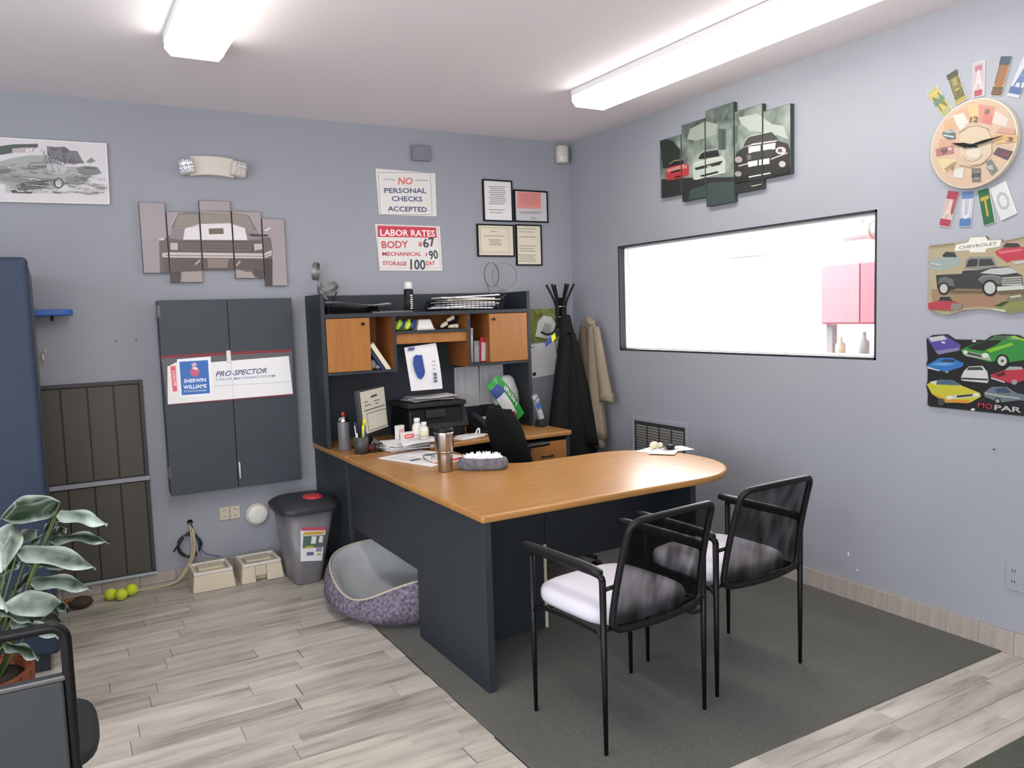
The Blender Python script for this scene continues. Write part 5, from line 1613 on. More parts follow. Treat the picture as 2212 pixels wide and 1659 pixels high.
for x in (-3.18, -3.073):
    struct('wall_hole', back_plate([(x - .004, 1.449), (x + .004, 1.449), (x + .003, 1.457), (x - .003, 1.457)], -.0008, 0), 'charcoal', bpy.data.objects['wall_back'])

# jack plates and vent cap
for k, (x0, x1, lb) in enumerate(((-2.678, -2.619, 'beige socket plate with a tight hole pattern, under the wall cabinet'), (-2.616, -2.556, 'smooth pinkish socket plate between the pierced plate and the round cap'))):
    t = thing('socket_plate', lb, 'socket', ((x0 + x1) / 2, -.005, .32))
    p = BX((x0, -.008, .322), (x1, -.0006, .402)).build('plate', 'beige_plastic', t, .002)
    for i in range(2):
        zc = .343 + .038 * i
        MB().box((x0 + .014, -.0095, zc - .012), (x1 - .014, -.008, zc + .012)).build('outlet', 'cream_plastic', p, .002)
        MB().box((x0 + .022, -.0100, zc - .005), (x0 + .026, -.0095, zc + .006)).box((x1 - .026, -.0100, zc - .005), (x1 - .022, -.0095, zc + .006)).build('slot', 'charcoal', p)
t = thing('vent_cap', 'round white wall vent cap low on the wall beside the grey bin', 'vent', (-2.454, -.02, .266))
MY = Matrix.Translation((-2.454, 0, .33)) @ Matrix.Rotation(R(90), 4, 'X')
MB().lathe([(.068, .0006), (.070, .012), (.066, .016)], (0, 0, 0), 28, 0, MY).build('flange', 'cream_plastic', t)
MB().lathe([(.062, .016), (.063, .030), (.055, .038), (.03, .042), (.008, .043)], (0, 0, 0), 28, 0, MY).build('cap', 'white_plastic', t)

# cable bundle from the hole
t = thing('cable_bundle', 'tangle of black and cream cables hanging from a wall hole', 'cables', (-2.85, -.05, 0))
back_plate([(-2.851 + .017 * math.cos(a), .339 + .017 * math.sin(a)) for a in [2 * math.pi * j / 12 for j in range(12)]], -.002, -.0006).build('hole', 'black_soft', t)


def curve_pts(ctrl, n=6):
    """Catmull-Rom through the control points"""
    P = [Vector(c) for c in ctrl]
    P = [P[0] * 2 - P[1]] + P + [P[-1] * 2 - P[-2]]
    out = []
    for i in range(1, len(P) - 2):
        for k in range(n):
            u = k / n
            out.append(.5 * ((2 * P[i]) + (P[i + 1] - P[i - 1]) * u + (2 * P[i - 1] - 5 * P[i] + 4 * P[i + 1] - P[i + 2]) * u * u + (3 * P[i] - P[i - 1] - 3 * P[i + 1] + P[i + 2]) * u ** 3))
    out.append(P[-2])
    return out


cc = (-2.866, .205)
loop = [(-2.851, -.004, .339), (-2.845, -.035, .30)]
for k in range(19):
    a = math.pi * .6 - k * 2 * math.pi / 9.2
    rr2 = .062 + .007 * math.sin(k * 1.7)
    loop.append((cc[0] + rr2 * math.cos(a), -.03 - .004 * (k % 4), cc[1] + rr2 * 1.1 * math.sin(a)))
loop += [(-2.93, -.03, .215), (-2.955, -.02, .18)]
MB().tube(curve_pts(loop, 4), .0055, 6).build('cable', 'cable_black', t)
for k, (dx, dy) in enumerate(((0, 0), (.010, -.006), (-.008, -.004), (.004, -.012))):
    MB().tube(curve_pts([(-2.851 + dx * .4, -.004, .337), (-2.848 + dx, -.045 + dy, .27), (-2.852 + dx, -.055 + dy, .17), (-2.885 + dx, -.06 + dy, .09), (-2.95 + dx, -.085 + dy, .022), (-3.05, -.09 + dy * 2, .006), (-3.17 - .02 * k, -.075 + dy * 2, .006)]), .0048, 6).build('cable', 'cable_cream', t)
for k in range(2):
    MB().tube(curve_pts([(-2.848, -.004, .33), (-2.835, -.06, .23), (-2.815, -.07 - .01 * k, .13), (-2.75, -.055, .095 - .008 * k), (-2.62, -.05, .088), (-2.48, -.045, .05), (-2.40, -.04, .02)]), .0045, 6).build('cable', 'cable_grey', t)
MB().tube(curve_pts([(-2.85, -.004, .33), (-2.825, -.04, .24), (-2.79, -.045, .15), (-2.70, -.035, .105)]), .0025, 6).build('cable', 'navy_blue', t)

# ------------------------------------------------------------------ things on the window wall


def smoke(u, v):
    n = vnoise(u * 6, v * 7, 2) + .6 * vnoise(u * 14, v * 15, 5) + .3 * vnoise(u * 34, v * 30, 8)
    h = min(1, max(0, (v - 2.22) / .4))
    l = min(1, max(0, (u - 1.05) / .5))
    k = min(1, max(0, .36 + .6 * n + .12 * l - .35 * max(0, h - .72)))
    a, b = lin('33413d'), lin('98a397')
    return tuple(a[i] + (b[i] - a[i]) * k for i in range(3))


framed_canvas('car_canvas', 'five-panel canvas of three cars in smoke above the window', 'right',
              [(1.076, 2.247, 1.272, 2.610), (1.278, 2.197, 1.483, 2.662), (1.489, 2.139, 1.716, 2.702), (1.722, 2.184, 1.928, 2.643), (1.934, 2.234, 2.121, 2.597)], 'canvas_smoke', smoke, .03)

# clock
t = thing('wall_clock', 'round wall clock made of a pale car plate collage', 'clock', (-.015, -3.09, 2.012))
cyc, czc, rc = 3.089, 2.198, .186
dial = right_plate([(cyc + rc * math.cos(a), czc + rc * math.sin(a)) for a in [2 * math.pi * j / 48 for j in range(48)]], -.03, -.0006).build('dial', 'paper_warm', t, .003)
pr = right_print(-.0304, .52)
pr.poly('eccdb2', [(cyc + (rc - .004) * math.cos(a), czc + (rc - .004) * math.sin(a)) for a in [2 * math.pi * j / 48 for j in range(48)]])
pr.items(PICS['clock'])
pr.build('printed_face', dial)
for nm, a, l, w in (('minute_hand', R(6), .135, .008), ('hour_hand', R(163), .085, .011)):
    c, s_ = math.cos(a), math.sin(a)
    q = [(-.03, -w * .3), (-.03, w * .3), (l * .4, w * .8), (l, .001), (l, -.001), (l * .4, -w * .8)]
    right_plate([(cyc + x * c - y_ * s_, czc - .008 + x * s_ + y_ * c) for x, y_ in q], -.0405 - (.001 if nm == 'hour_hand' else .003), -.0395 - (.001 if nm == 'hour_hand' else .003)).build(nm, 'black_metal', t)
MX = Matrix.Translation((-.0345, -cyc, czc - .008)) @ Matrix.Rotation(R(-90), 4, 'Y')
MB().lathe([(.008, 0), (.008, .010), (.004, .012)], (0, 0, 0), 12, 0, MX).build('spindle', 'black_metal', t)


def letter_plate(label, p0, p1, w, base, blocks, ch=None, chcol=None, group='letter plates around the clock'):
    """narrow licence-plate letter from p0 (upper end) to p1 (lower end)"""
    d = Vector((p1[0] - p0[0], p1[1] - p0[1]))
    L = d.length
    e = d / L
    f = Vector((-e.y, e.x))

    def q(a, b):
        r = Vector(p0) + e * (a * L) + f * (b * w)
        return (r.x, r.y)
    t = thing('letter_plate', label, 'letter plate', (-.004, -(p0[0] + p1[0]) / 2, min(p0[1], p1[1])), 0, group)
    right_plate([q(0, -.5), q(1, -.5), q(1, .5), q(0, .5)][::-1], -.006, -.0006).build('plate', 'white_plastic', t, .001)
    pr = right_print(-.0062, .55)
    pr.poly(base, [q(.01, -.47), q(.99, -.47), q(.99, .47), q(.01, .47)])
    for col, a0, a1, b0, b1 in blocks:
        pr.poly(col, [q(a0, b0), q(a1, b0), q(a1, b1), q(a0, b1)])
    if ch:
        pr.text(chcol, ch, q(.5, -.36) if q(.5, -.36)[0] < q(.5, .36)[0] else q(.5, .36), q(.5, .36) if q(.5, -.36)[0] < q(.5, .36)[0] else q(.5, -.36), L * .56)
    pr.build('printed_face', t)


letter_plate('pale green and yellow letter plate, lowest of the fan over the clock', (2.888, 2.478), (2.968, 2.352), .05, 'b9bd8c', [('e6c766', .1, .3, -.5, .5), ('62a08e', .38, .55, -.5, .5), ('e3c264', .6, .8, -.4, .5)], 'N', '7f8a58')
letter_plate('dark olive letter plate with yellow bands over the clock', (2.980, 2.528), (3.026, 2.390), .05, '6f6d43', [('4c4f34', 0, .16, -.5, .5), ('b5a56d', .2, .44, -.34, .3), ('d3bd55', .46, .6, -.3, .4), ('c3b04a', .86, .99, -.5, .5)], 'H', '8d8046')
letter_plate('pink letter plate standing straight over the clock', (3.098, 2.540), (3.098, 2.394), .05, 'dcc5cb', [('c08396', .1, .26, -.3, .3), ('c2566a', .8, .97, -.32, .32)], 'A', 'efe4e4')
letter_plate('brown and navy letter plate with a yellow band over the clock', (3.212, 2.530), (3.172, 2.380), .046, '6d5846', [('41566a', 0, .2, -.5, .5), ('c08a5e', .22, .72, -.2, .5), ('e0b84c', .7, .77, -.5, .5), ('47522c', .77, .8, -.5, .5), ('7d5f43', .82, .96, -.5, .5)], 'I', 'a9754a')
letter_plate('white and blue letter plate at the photo edge over the clock', (3.300, 2.497), (3.240, 2.360), .05, 'e2e4ec', [('7f93c0', .45, .6, -.1, .5), ('5678b0', .74, .92, -.5, .5)], 'A', '6c86ba')
letter_plate('red letter plate reading A under the clock', (2.998, 2.013), (2.956, 1.862), .05, 'e2c3bd', [('b9485a', 0, .22, -.5, .5), ('c05a68', .22, .62, .22, .5), ('c24a5c', .78, .97, -.5, .5)], 'A', 'f5e4dc')
letter_plate('blue and white letter plate reading U under the clock', (3.062, 2.003), (3.050, 1.852), .05, 'cfd0de', [('6f92cc', 0, .2, -.5, .5), ('5c8ac4', .76, .98, -.5, .5)], 'U', 'f4f4fa')
letter_plate('green letter plate with a yellow T under the clock', (3.126, 2.005), (3.156, 1.852), .05, '2f7346', [], 'T', 'd3b948')
letter_plate('white letter plate reading O under the clock', (3.186, 2.012), (3.236, 1.872), .068, 'f2f1f4', [], 'O', 'c9cad0')

for nm, lb, pic in (('tin_sign', 'tan tin sign of old trucks around a black pickup', 'truck_sign'), ('tin_sign', 'black tin sign crowded with colourful muscle cars', 'muscle_sign')):
    out = [it for it in PICS[pic] if it[0] == 'O'][0]
    t = thing(nm, lb, 'sign', (-.006, -3.11, min(p[1] for p in out[2])))
    a = sum(out[2][i - 1][0] * out[2][i][1] - out[2][i][0] * out[2][i - 1][1] for i in range(len(out[2])))
    pl = right_plate(out[2] if a > 0 else out[2][::-1], -.0115, -.0006).build('plate', 'brushed_dark', t, .001)
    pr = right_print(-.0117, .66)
    pr.items(PICS[pic])
    pr.build('printed_face', pl)

# return air grille and outlet
t = thing('air_grille', 'dark louvred air return grille in the wall below the window', 'air grille', (-.01, -.99, .36))
mb = MB()
gy0, gy1, gz0, gz1 = -1.283, -.70, .36, .795
mb.box((-.012, gy0, gz0), (-.0006, gy0 + .03, gz1)).box((-.012, gy1 - .03, gz0), (-.0006, gy1, gz1)).box((-.012, gy0 + .03, gz0), (-.0006, gy1 - .03, gz0 + .03)).box((-.012, gy0 + .03, gz1 - .03), (-.0006, gy1 - .03, gz1))
mb.build('frame', 'wall_paint', t, .004)
BX((-.003, gy0 + .03, gz0 + .03), (-.0006, gy1 - .03, gz1 - .03)).build('backing', 'grille_dark', t)
for k in range(4):
    ya = gy0 + .05 + k * .1235
    mb = MB()
    for j in range(18):
        z = gz0 + .05 + j * .0185
        mb.add([(-.004, ya, z), (-.004, ya + .104, z), (-.011, ya + .104, z + .011), (-.011, ya, z + .011), (-.004, ya, z + .004), (-.004, ya + .104, z + .004), (-.011, ya + .104, z + .015), (-.011, ya, z + .015)], [(0, 1, 2, 3), (7, 6, 5, 4), (0, 4, 5, 1), (1, 5, 6, 2), (2, 6, 7, 3), (3, 7, 4, 0)])
    o = mb.build('louver_bank', 'grille_slat', t)
    o['kind'] = 'stuff'
t = thing('wall_outlet', 'wall-coloured double outlet plate low on the window wall by the baseboard', 'outlet', (-.004, -3.31, .285))
p = BX((-.008, -3.375, .285), (-.0006, -3.257, .411)).build('plate', 'wall_paint', t, .002)
for yv in (-3.29, -3.34):
    for z in (.325, .372):
        o = BX((-.0095, yv - .014, z - .014), (-.008, yv + .014, z + .014)).build('outlet', 'wall_paint', p, .003)
        MB().box((-.0102, yv - .007, z - .006), (-.0095, yv - .004, z + .006)).box((-.0102, yv + .004, z - .006), (-.0095, yv + .007, z + .006)).build('slot', 'charcoal', p)

# ------------------------------------------------------------------ coat stand and coats
t = thing('coat_stand', 'black metal coat stand in the corner, its top prongs fanned out', 'coat stand', (-.29, -.27, .006))
cx, cy = -.29, -.27
MB().tube([(cx, cy, .03), (cx, cy, 1.64)], .013, 10).build('pole', 'black_metal', t)
MB().lathe([(.14, 0), (.14, .012), (.03, .03), (.016, .04)], (cx, cy, .006), 24).build('base', 'black_metal', t)
mb = MB()
for z in (1.50, 1.575):
    mb.tube([(cx + .034 * math.cos(a), cy + .034 * math.sin(a), z) for a in [2 * math.pi * j / 14 for j in range(14)]], .005, 6, 0, False, None, True)
mb.build('collar_ring', 'chrome', t)
for k in range(6):
    a = 2 * math.pi * k / 6 + .35
    u = (math.cos(a), math.sin(a))
    P_ = lambda r, z: (cx + r * u[0], cy + r * u[1], z)
    MB().tube(curve_pts([P_(.028, 1.42), P_(.034, 1.50), P_(.036, 1.58), P_(.055, 1.64), P_(.10, 1.735)]), .0085, 8).build('upper_prong', 'black_metal', t)
    if k % 2 == 0:
        MB().tube(curve_pts([P_(.030, 1.46), P_(.05, 1.40), P_(.10, 1.375), P_(.15, 1.395)]), .0075, 8).build('lower_hook', 'black_metal', t)


def drape(cxy, top, bot, w0, w1, d0, d1, folds, amp, n=40, k=14, lean=(0, 0), pw=.8, ph=0.):
    """hanging cloth: rings from bottom to top with folds deepening downwards"""
    rings = []
    for j in range(k + 1):
        v = j / k
        s = (1 - v) ** pw
        w, d = w1 + (w0 - w1) * s, d1 + (d0 - d1) * s
        ring = []
        for i in range(n):
            a = 2 * math.pi * i / n
            f = 1 + amp * (1 - v * .75) * math.sin(folds * a + ph + 1.2 * math.sin(v * 3))
            ring.append((cxy[0] + lean[0] * (1 - v) + w * f * math.cos(a), cxy[1] + lean[1] * (1 - v) + d * f * math.sin(a), bot + (top - bot) * v + .012 * math.sin(2 * a + 1) * (1 - v)))
        rings.append(ring)
    return MB().loft(rings)


t = thing('coat', 'long black coat hanging on the coat stand', 'coat', (-.30, -.30, .40))
drape((-.285, -.33), 1.475, .40, .215, .035, .12, .03, 9, .09, lean=(.01, -.02), pw=.85).build('body', 'black_coat', t)
drape((-.315, -.37), 1.38, .62, .075, .022, .06, .022, 5, .08, 24, 12, (-.115, -.05)).build('sleeve', 'black_coat', t)
drape((-.262, -.37), 1.38, .58, .07, .022, .06, .022, 5, .08, 24, 12, (.10, -.07), ph=1).build('sleeve', 'black_coat', t)
MB().loft([ring_pts((-.285, -.32), r, r * .8, z, 20, 2) for z, r in ((1.42, .055), (1.46, .048), (1.50, .040), (1.515, .030))]).build('collar', 'black_coat', t)
t = thing('work_jacket', 'tan work jacket with a hanging sleeve beside the black coat, against the window wall', 'jacket', (-.12, -.42, .55))
drape((-.115, -.405), 1.475, .62, .05, .018, .105, .025, 6, .06, 32, 14, (.0, -.03), pw=.6).build('body', 'tan_coat', t)
drape((-.150, -.345), 1.43, .74, .035, .02, .095, .025, 5, .05, 24, 12, (-.02, .03), pw=.6).build('lining', 'brown_lining', t)
s1 = drape((-.112, -.445), 1.425, .905, .044, .022, .062, .03, 4, .05, 24, 14, (-.0, -.115), pw=.85).build('sleeve', 'tan_coat', t)
drape((-.112, -.562), .95, .893, .046, .045, .065, .062, 3, .02, 24, 3, (0, 0)).build('cuff', 'tan_coat', s1)
drape((-.115, -.455), .80, .555, .038, .036, .052, .045, 4, .04, 20, 6, (0, -.012)).build('sleeve', 'tan_coat', t)
MB().loft([ring_pts((-.122, -.40 + .008 * k), .030 - .003 * k, .045 - .007 * k, 1.44 + .018 * k, 18, 2) for k in range(4)]).build('collar', 'tan_coat', t)
t = thing('lanyard', 'blue and yellow striped strap looped over the coat stand hook', 'strap', (-.42, -.31, 1.30))
seg_ = [((-.335, -.33, 1.405), (-.40, -.36, 1.37), 'charcoal'), ((-.40, -.36, 1.37), (-.44, -.37, 1.345), 'yellow'), ((-.44, -.37, 1.345), (-.50, -.38, 1.315), 'navy_blue')]
for a, b, m_ in seg_:
    MB().loft([[(p[0] - .004, p[1], p[2] + .020), (p[0] - .004, p[1] + .006, p[2] + .020), (p[0] + .004, p[1] + .006, p[2] - .020), (p[0] + .004, p[1], p[2] - .020)] for p in (a, b)], 0, False).build('strap_band', m_, t, .002)
MB().tube(curve_pts([(-.40, -.355, 1.36), (-.375, -.35, 1.10), (-.36, -.345, .98), (-.345, -.345, 1.10), (-.338, -.335, 1.39)]), .0035, 6).build('cord', 'cable_black', t)

t = thing('calendar', 'olive green photo calendar on the wall between hutch and coats', 'calendar', (-.26, -.004, 1.32))
p = BX((-.395, -.004, 1.315), (-.135, -.0006, 1.565)).build('sheet', 'olive_photo', t)
pr = back_print(-.0042)
pr.poly('d5dad6', [(-.35, 1.36), (-.32, 1.47), (-.27, 1.515), (-.2, 1.50), (-.16, 1.44), (-.18, 1.36), (-.24, 1.335)])
pr.poly('aab2a6', [(-.30, 1.38), (-.26, 1.46), (-.2, 1.44), (-.22, 1.37)])
pr.build('printed_face', p)
t = thing('wall_note', 'white notice sheets pinned under the olive calendar', 'paper', (-.3, -.004, 1.04))
for k, (dx, dz) in enumerate(((.03, .008), (.015, .004), (0, 0))):
    p = back_plate([(-.405 + dx, 1.045 + dz), (-.205 + dx, 1.062 + dz), (-.185 + dx, 1.31 + dz), (-.408 + dx, 1.292 + dz)], -.0025 - .0016 * k, -.0012 - .0016 * k).build('sheet', 'paper', t)
pr = back_print(-.0060)
pr.poly('8c96b8', [(-.40, 1.272), (-.36, 1.274), (-.36, 1.284), (-.40, 1.282)])
pr.poly('3a2f34', [(-.385, 1.062), (-.355, 1.064), (-.352, 1.09), (-.383, 1.088)])
for k in range(8):
    pr.line('bdbabf', .003, [(-.39, 1.245 - k * .018), (-.22, 1.258 - k * .018)])
pr.build('printed_face', p)

# ------------------------------------------------------------------ on and in the hutch


def ring_band(c, r, w, tilt, turn, r2=None):
    """flat metal band bent to a ring"""
    M = Matrix.Translation(c) @ Matrix.Rotation(turn, 4, 'Z') @ Matrix.Rotation(tilt, 4, 'X')
    n = 36
    mb = MB()
    mb.loft([[Vector((rr3 * math.cos(a), y_, rr3 * math.sin(a))) for rr3, y_ in ((r, -w), (r, w), (r - .003, w), (r - .003, -w))] for a in [2 * math.pi * j / n for j in range(n + 1)]], 0, False, False, True, M)
    return mb


t = thing('ring_ornament', 'pewter band ornament with one high and one low loop, on the hutch corner', 'ornament', (-1.98, -.15, 1.69))
ring_band((-2.022, -.10, 1.842), .056, .014, R(6), R(60)).build('band', 'pewter', t)
ring_band((-1.952, -.10, 1.735), .066, .012, R(62), R(20)).build('band', 'pewter', t)
MB().tube(curve_pts([(-1.995, -.10, 1.80), (-2.0, -.10, 1.77), (-2.01, -.10, 1.735), (-1.99, -.105, 1.70), (-1.96, -.105, 1.66)]), .010, 8).build('stem', 'pewter', t)
MB().tube([(-1.90, -.115, 1.71), (-1.92, -.08, 1.64), (-1.93, -.06, 1.571)], .005, 6).build('leg', 'charcoal', t)
MB().tube([(-1.96, -.105, 1.66), (-1.965, -.06, 1.571)], .005, 6).build('leg', 'charcoal', t)
t = thing('ring_ornament', 'thin wire ornament of two overlapping rings over the paper tray', 'ornament', (-.69, -.1, 1.57))
ring_band((-.758, -.10, 1.815), .088, .004, R(0), R(25)).build('band', 'pewter', t)
ring_band((-.665, -.12, 1.805), .094, .004, R(0), R(-10)).build('band', 'pewter', t)
ring_band((-.70, -.11, 1.672), .050, .004, R(50), R(10)).build('band', 'pewter', t)
MB().tube(curve_pts([(-.80, -.105, 1.74), (-.775, -.11, 1.68), (-.74, -.11, 1.64), (-.72, -.12, 1.571)]), .004, 6).build('stem', 'pewter', t)

zl = 1.5685
t = thing('paper_tray', 'black wire tray on the hutch heaped with white papers', 'tray', (-1.08, -.22, zl))
mb = MB()
x0, x1, y0_, y1_ = -1.27, -.80, -.335, -.08
for z in (zl + .004, zl + .062):
    mb.tube([(x0, y0_, z), (x1, y0_, z), (x1, y1_, z), (x0, y1_, z)], .0035, 5, 0, False, None, True)
for k in range(16):
    x = x0 + (x1 - x0) * k / 15
    mb.tube([(x, y0_, zl + .062), (x, y0_, zl + .004), (x, y1_, zl + .004), (x, y1_, zl + .062)], .0018, 4)
mb.build('wire_basket', 'black_metal', t)
for k in range(7):
    ang = R(rnd.uniform(-14, 14))
    M = Matrix.Translation((-1.035 + rnd.uniform(-.03, .03), -.205, zl + .012 + k * .013)) @ Matrix.Rotation(ang, 4, 'Z') @ Matrix.Rotation(R(rnd.uniform(-2.2, 2.2)), 4, 'Y')
    single_ = MB().box((-.19, -.115, 0), (.19, .115, .009), 0, M)
    o = single('paper_stack', single_, ('paper', 'paper', 'paper_grey', 'paper', 'paper_warm', 'paper', 'paper')[k], 'white papers heaped in the wire tray on the hutch', 'paper', 'papers in the wire tray')
t = thing('letter_tray', 'flat black tray with curled papers on the hutch above the closed door', 'tray', (-1.87, -.2, zl))
MB().box((-2.03, -.33, zl), (-1.70, -.10, zl + .004)).box((-2.03, -.33, zl + .004), (-2.026, -.10, zl + .05)).box((-1.704, -.33, zl + .004), (-1.70, -.10, zl + .05)).box((-2.026, -.104, zl + .004), (-1.704, -.10, zl + .05)).build('tray_body', 'black_plastic', t, .001)
pg = MB()
pg.grid(lambda u, v: (-2.04 + .42 * u, -.345 + .22 * v, zl + .054 + .012 * math.sin(u * 5 + 1) + .006 * math.sin(v * 4)), 12, 6)
pg.grid(lambda u, v: (-2.04 + .42 * u, -.345 + .22 * v, zl + .060 + .012 * math.sin(u * 5 + 1.1) + .006 * math.sin(v * 4)), 12, 6)
single('paper_stack', pg, 'paper_grey', 'curled grey papers lying across the flat black tray', 'paper')
t = thing('spray_can', 'black and white aerosol can standing on top of the hutch', 'spray can', (-1.45, -.22, zl))
MB().lathe([(.028, 0), (.031, .004), (.031, .135), (.027, .15)], (-1.45, -.22, zl), 20).build('can_body', 'black_plastic', t)
MB().lathe([(.0313, .02), (.0313, .10)], (-1.45, -.22, zl), 20).build('label_band', 'charcoal', t)
pr = Print((-1.45, -.22 - .0318, zl), (1, 0, 0), (0, 0, 1), (0, -1, 0))
for k in range(7):
    pr.poly('d8d8d2', [(-.004 + .003 * (k % 3), .02 + .014 * k), (.016 - .002 * (k % 2), .022 + .014 * k), (.014, .029 + .014 * k), (-.002, .028 + .014 * k)])
pr.build('label_print', t)
MB().lathe([(.027, .15), (.028, .16), (.028, .185), (.022, .196), (.01, .20)], (-1.45, -.22, zl), 20).build('cap', 'white_plastic', t)
t = thing('pen_tray', 'narrow grey wire strip lying on the hutch ledge', 'strip', (-1.6, -.3, zl))
mb = MB()
for k in range(22):
    mb.tube([(-1.74 + .0125 * k, -.335, zl + .003), (-1.735 + .0125 * k, -.31, zl + .012), (-1.74 + .0125 * k, -.285, zl + .003)], .0016, 4)
mb.tube([(-1.745, -.335, zl + .003), (-1.47, -.335, zl + .003)], .0025, 5).tube([(-1.745, -.285, zl + .003), (-1.47, -.285, zl + .003)], .0025, 5)
mb.build('wire_strip', 'cable_grey', t)

# middle shelf
zs = 1.4485
mb = MB().ball((-1.515, -.25, zs + .034), .075, .05, .034, 18, 9, 0, None, .1)
t = thing('work_gloves', 'crumpled lime green and blue work gloves on the middle hutch shelf', 'gloves', (-1.515, -.25, zs))
mb.build('glove_body', 'lime', t)
for k in range(4):
    MB().tube(curve_pts([(-1.575 + .035 * k, -.295, zs + .012), (-1.56 + .035 * k, -.298, zs + .04), (-1.54 + .032 * k, -.27, zs + .068)]), .011, 8).build('finger', ('lime', 'navy_blue', 'lime', 'navy_blue')[k], t)
t = thing('white_tub', 'white tapered tub upside down on the middle hutch shelf', 'tub', (-1.37, -.25, zs))
MB().frustum((-1.43, -.30, -1.31, -.20), (-1.412, -.285, -1.328, -.215), zs + .006, zs + .07).build('tub_body', 'white_plastic', t, .006)
MB().box((-1.434, -.304, zs + .0005), (-1.306, -.196, zs + .006)).build('rim', 'white_plastic', t, .002)
for k, (x, z, rx, a, lb) in enumerate(((-1.225, .024, .028, .6, 'pale blunt bone beside the white tub on the shelf'), (-1.175, .062, .03, .4, 'cream knobbed bone perched above two others on the shelf'), (-1.155, .014, .04, .1, 'flat tan bone lying on the shelf edge'))):
    mb = MB().ball((0, 0, 0), rx, .018, .014, 12, 7, 0, Matrix.Translation((x, -.26, zs + z + .003)) @ Matrix.Rotation(-a, 4, 'Y'))
    mb.ball((0, 0, 0), rx * .5, .02, .017, 10, 6, 0, Matrix.Translation((x + rx * .6, -.26, zs + z + .003 + rx * .3 * (k != 2))))
    single('chew_bone', mb, 'bone', lb, 'bone')
single('rubber_duct', MB().tube(curve_pts([(-1.15, -.15, zs + .018), (-1.12, -.2, zs + .05), (-1.10, -.22, zs + .075)]), .016, 8), 'charcoal', 'dark rubber hose end behind the bones on the shelf', 'hose')

# left cubby: leaning books
for k, (x0, x1, z1, th, m_, lb) in enumerate(((-1.765, -1.64, 1.46, .022, 'paper_warm', 'cream-edged thick book leaning in the cubby by the closed door'), (-1.77, -1.675, 1.42, .012, 'navy_blue', 'thin navy book leaning under the cream one in the cubby'))):
    M = Matrix.Translation((x1 - .004 - k * .006, -.25, 1.2115)) @ Matrix.Rotation(R(-33), 4, 'Y')
    t = thing('book', lb, 'book', (x1 - .05, -.25, 1.211))
    MB().box((-th, -.085, .0), (0, .09, .20 - .03 * k), 0, M).build('pages', m_, t)
    MB().box((-th - .003, -.09, 0), (-th, .09, .205 - .03 * k), 0, M).box((0, -.09, .0), (.003, .09, .205 - .03 * k), 0, M).build('cover', 'charcoal' if k else 'paper_warm', t)
mb = MB().ball((-1.745, -.29, 1.245), .022, .03, .033, 12, 7, 0, None, .25).ball((-1.715, -.30, 1.228), .02, .025, .016, 10, 6, 0, None, .25)
single('rag', mb, 'cable_grey', 'crumpled grey rag in the cubby below the leaning books', 'rag')
# right cubby: magazines
for k, (x, m_, lb, h) in enumerate(((-1.055, 'cable_grey', 'grey folder standing against the cubby divider', .24), (-1.005, 'silver_plastic', 'silver magazine standing in the cubby by the far door', .15), (-.955, 'red', 'red edged folder standing by the far door', .17))):
    M = Matrix.Translation((x, -.30, 1.2105)) @ Matrix.Rotation(R(20), 4, 'Z') @ Matrix.Rotation(R(3), 4, 'Y')
    t = thing('folder', lb, 'folder', (x, -.25, 1.2105))
    MB().box((-.024, -.002, .003), (.026, .008, h), 0, M).build('folder_body', m_, t, .001)
    MB().box((-.021, -.0035, .012), (.020, -.002, h * .8), 0, M).build('cover', ('paper_grey', 'cable_grey', 'paper_grey')[k], t)

# papers hung under the hutch
t = thing('colour_sheet', 'white sheet with a big blue paint patch hanging under the hutch shelf', 'paper', (-1.36, -.3, 1.05))
sh = MB()
ysh = -.30
sheet = lambda u, v: Vector((-1.53 + .225 * u + .03 * (1 - v) * 1.2, ysh - .012 * math.sin(v * 3) * u, 1.055 + .285 * v + .02 * u * (v - .0)))
sh.grid(sheet, 6, 8)
p = sh.build('sheet', 'paper', t)
pr = Print((0, -.3145, 0), (1, 0, 0), (0, 0, 1), (0, -1, 0))
pr.poly('2d4791', [(-1.475, 1.275), (-1.455, 1.292), (-1.44, 1.286), (-1.415, 1.288), (-1.398, 1.18), (-1.405, 1.15), (-1.425, 1.128), (-1.45, 1.14), (-1.468, 1.18), (-1.48, 1.23)])
pr.poly('46588f', [(-1.51, 1.318), (-1.465, 1.322), (-1.465, 1.342), (-1.51, 1.338)])
for k in range(4):
    pr.line('b3b2b8', .008, [(-1.345, 1.24 - .025 * k), (-1.32, 1.242 - .025 * k)])
for k in range(3):
    pr.poly('59647f', [(-1.338, 1.16 - .022 * k), (-1.315, 1.162 - .022 * k), (-1.313, 1.146 - .022 * k), (-1.336, 1.144 - .022 * k)])
pr.build('printed_face', p)
t = thing('price_list', 'two pale list sheets taped side by side to the hutch back', 'paper', (-.86, -.04, .88))
for k, (a, b) in enumerate(((-1.055, -.857), (-.855, -.655))):
    p = back_plate([(a, .885 + .004 * k), (b, .885), (b - .002, 1.175 + .008 * k), (a + .004, 1.168)], -.0385 - .001 * k, -.0365).build('sheet', 'paper_grey', t)
    pr = back_print(-.0400 - .001 * k)
    for j in range(16):
        for i in range(2):
            pr.line('93909a', .003, [(a + .012 + .06 * i, 1.155 - j * .016), (a + .04 + .06 * i, 1.155 - j * .016)])
    pr.build('printed_face', p)

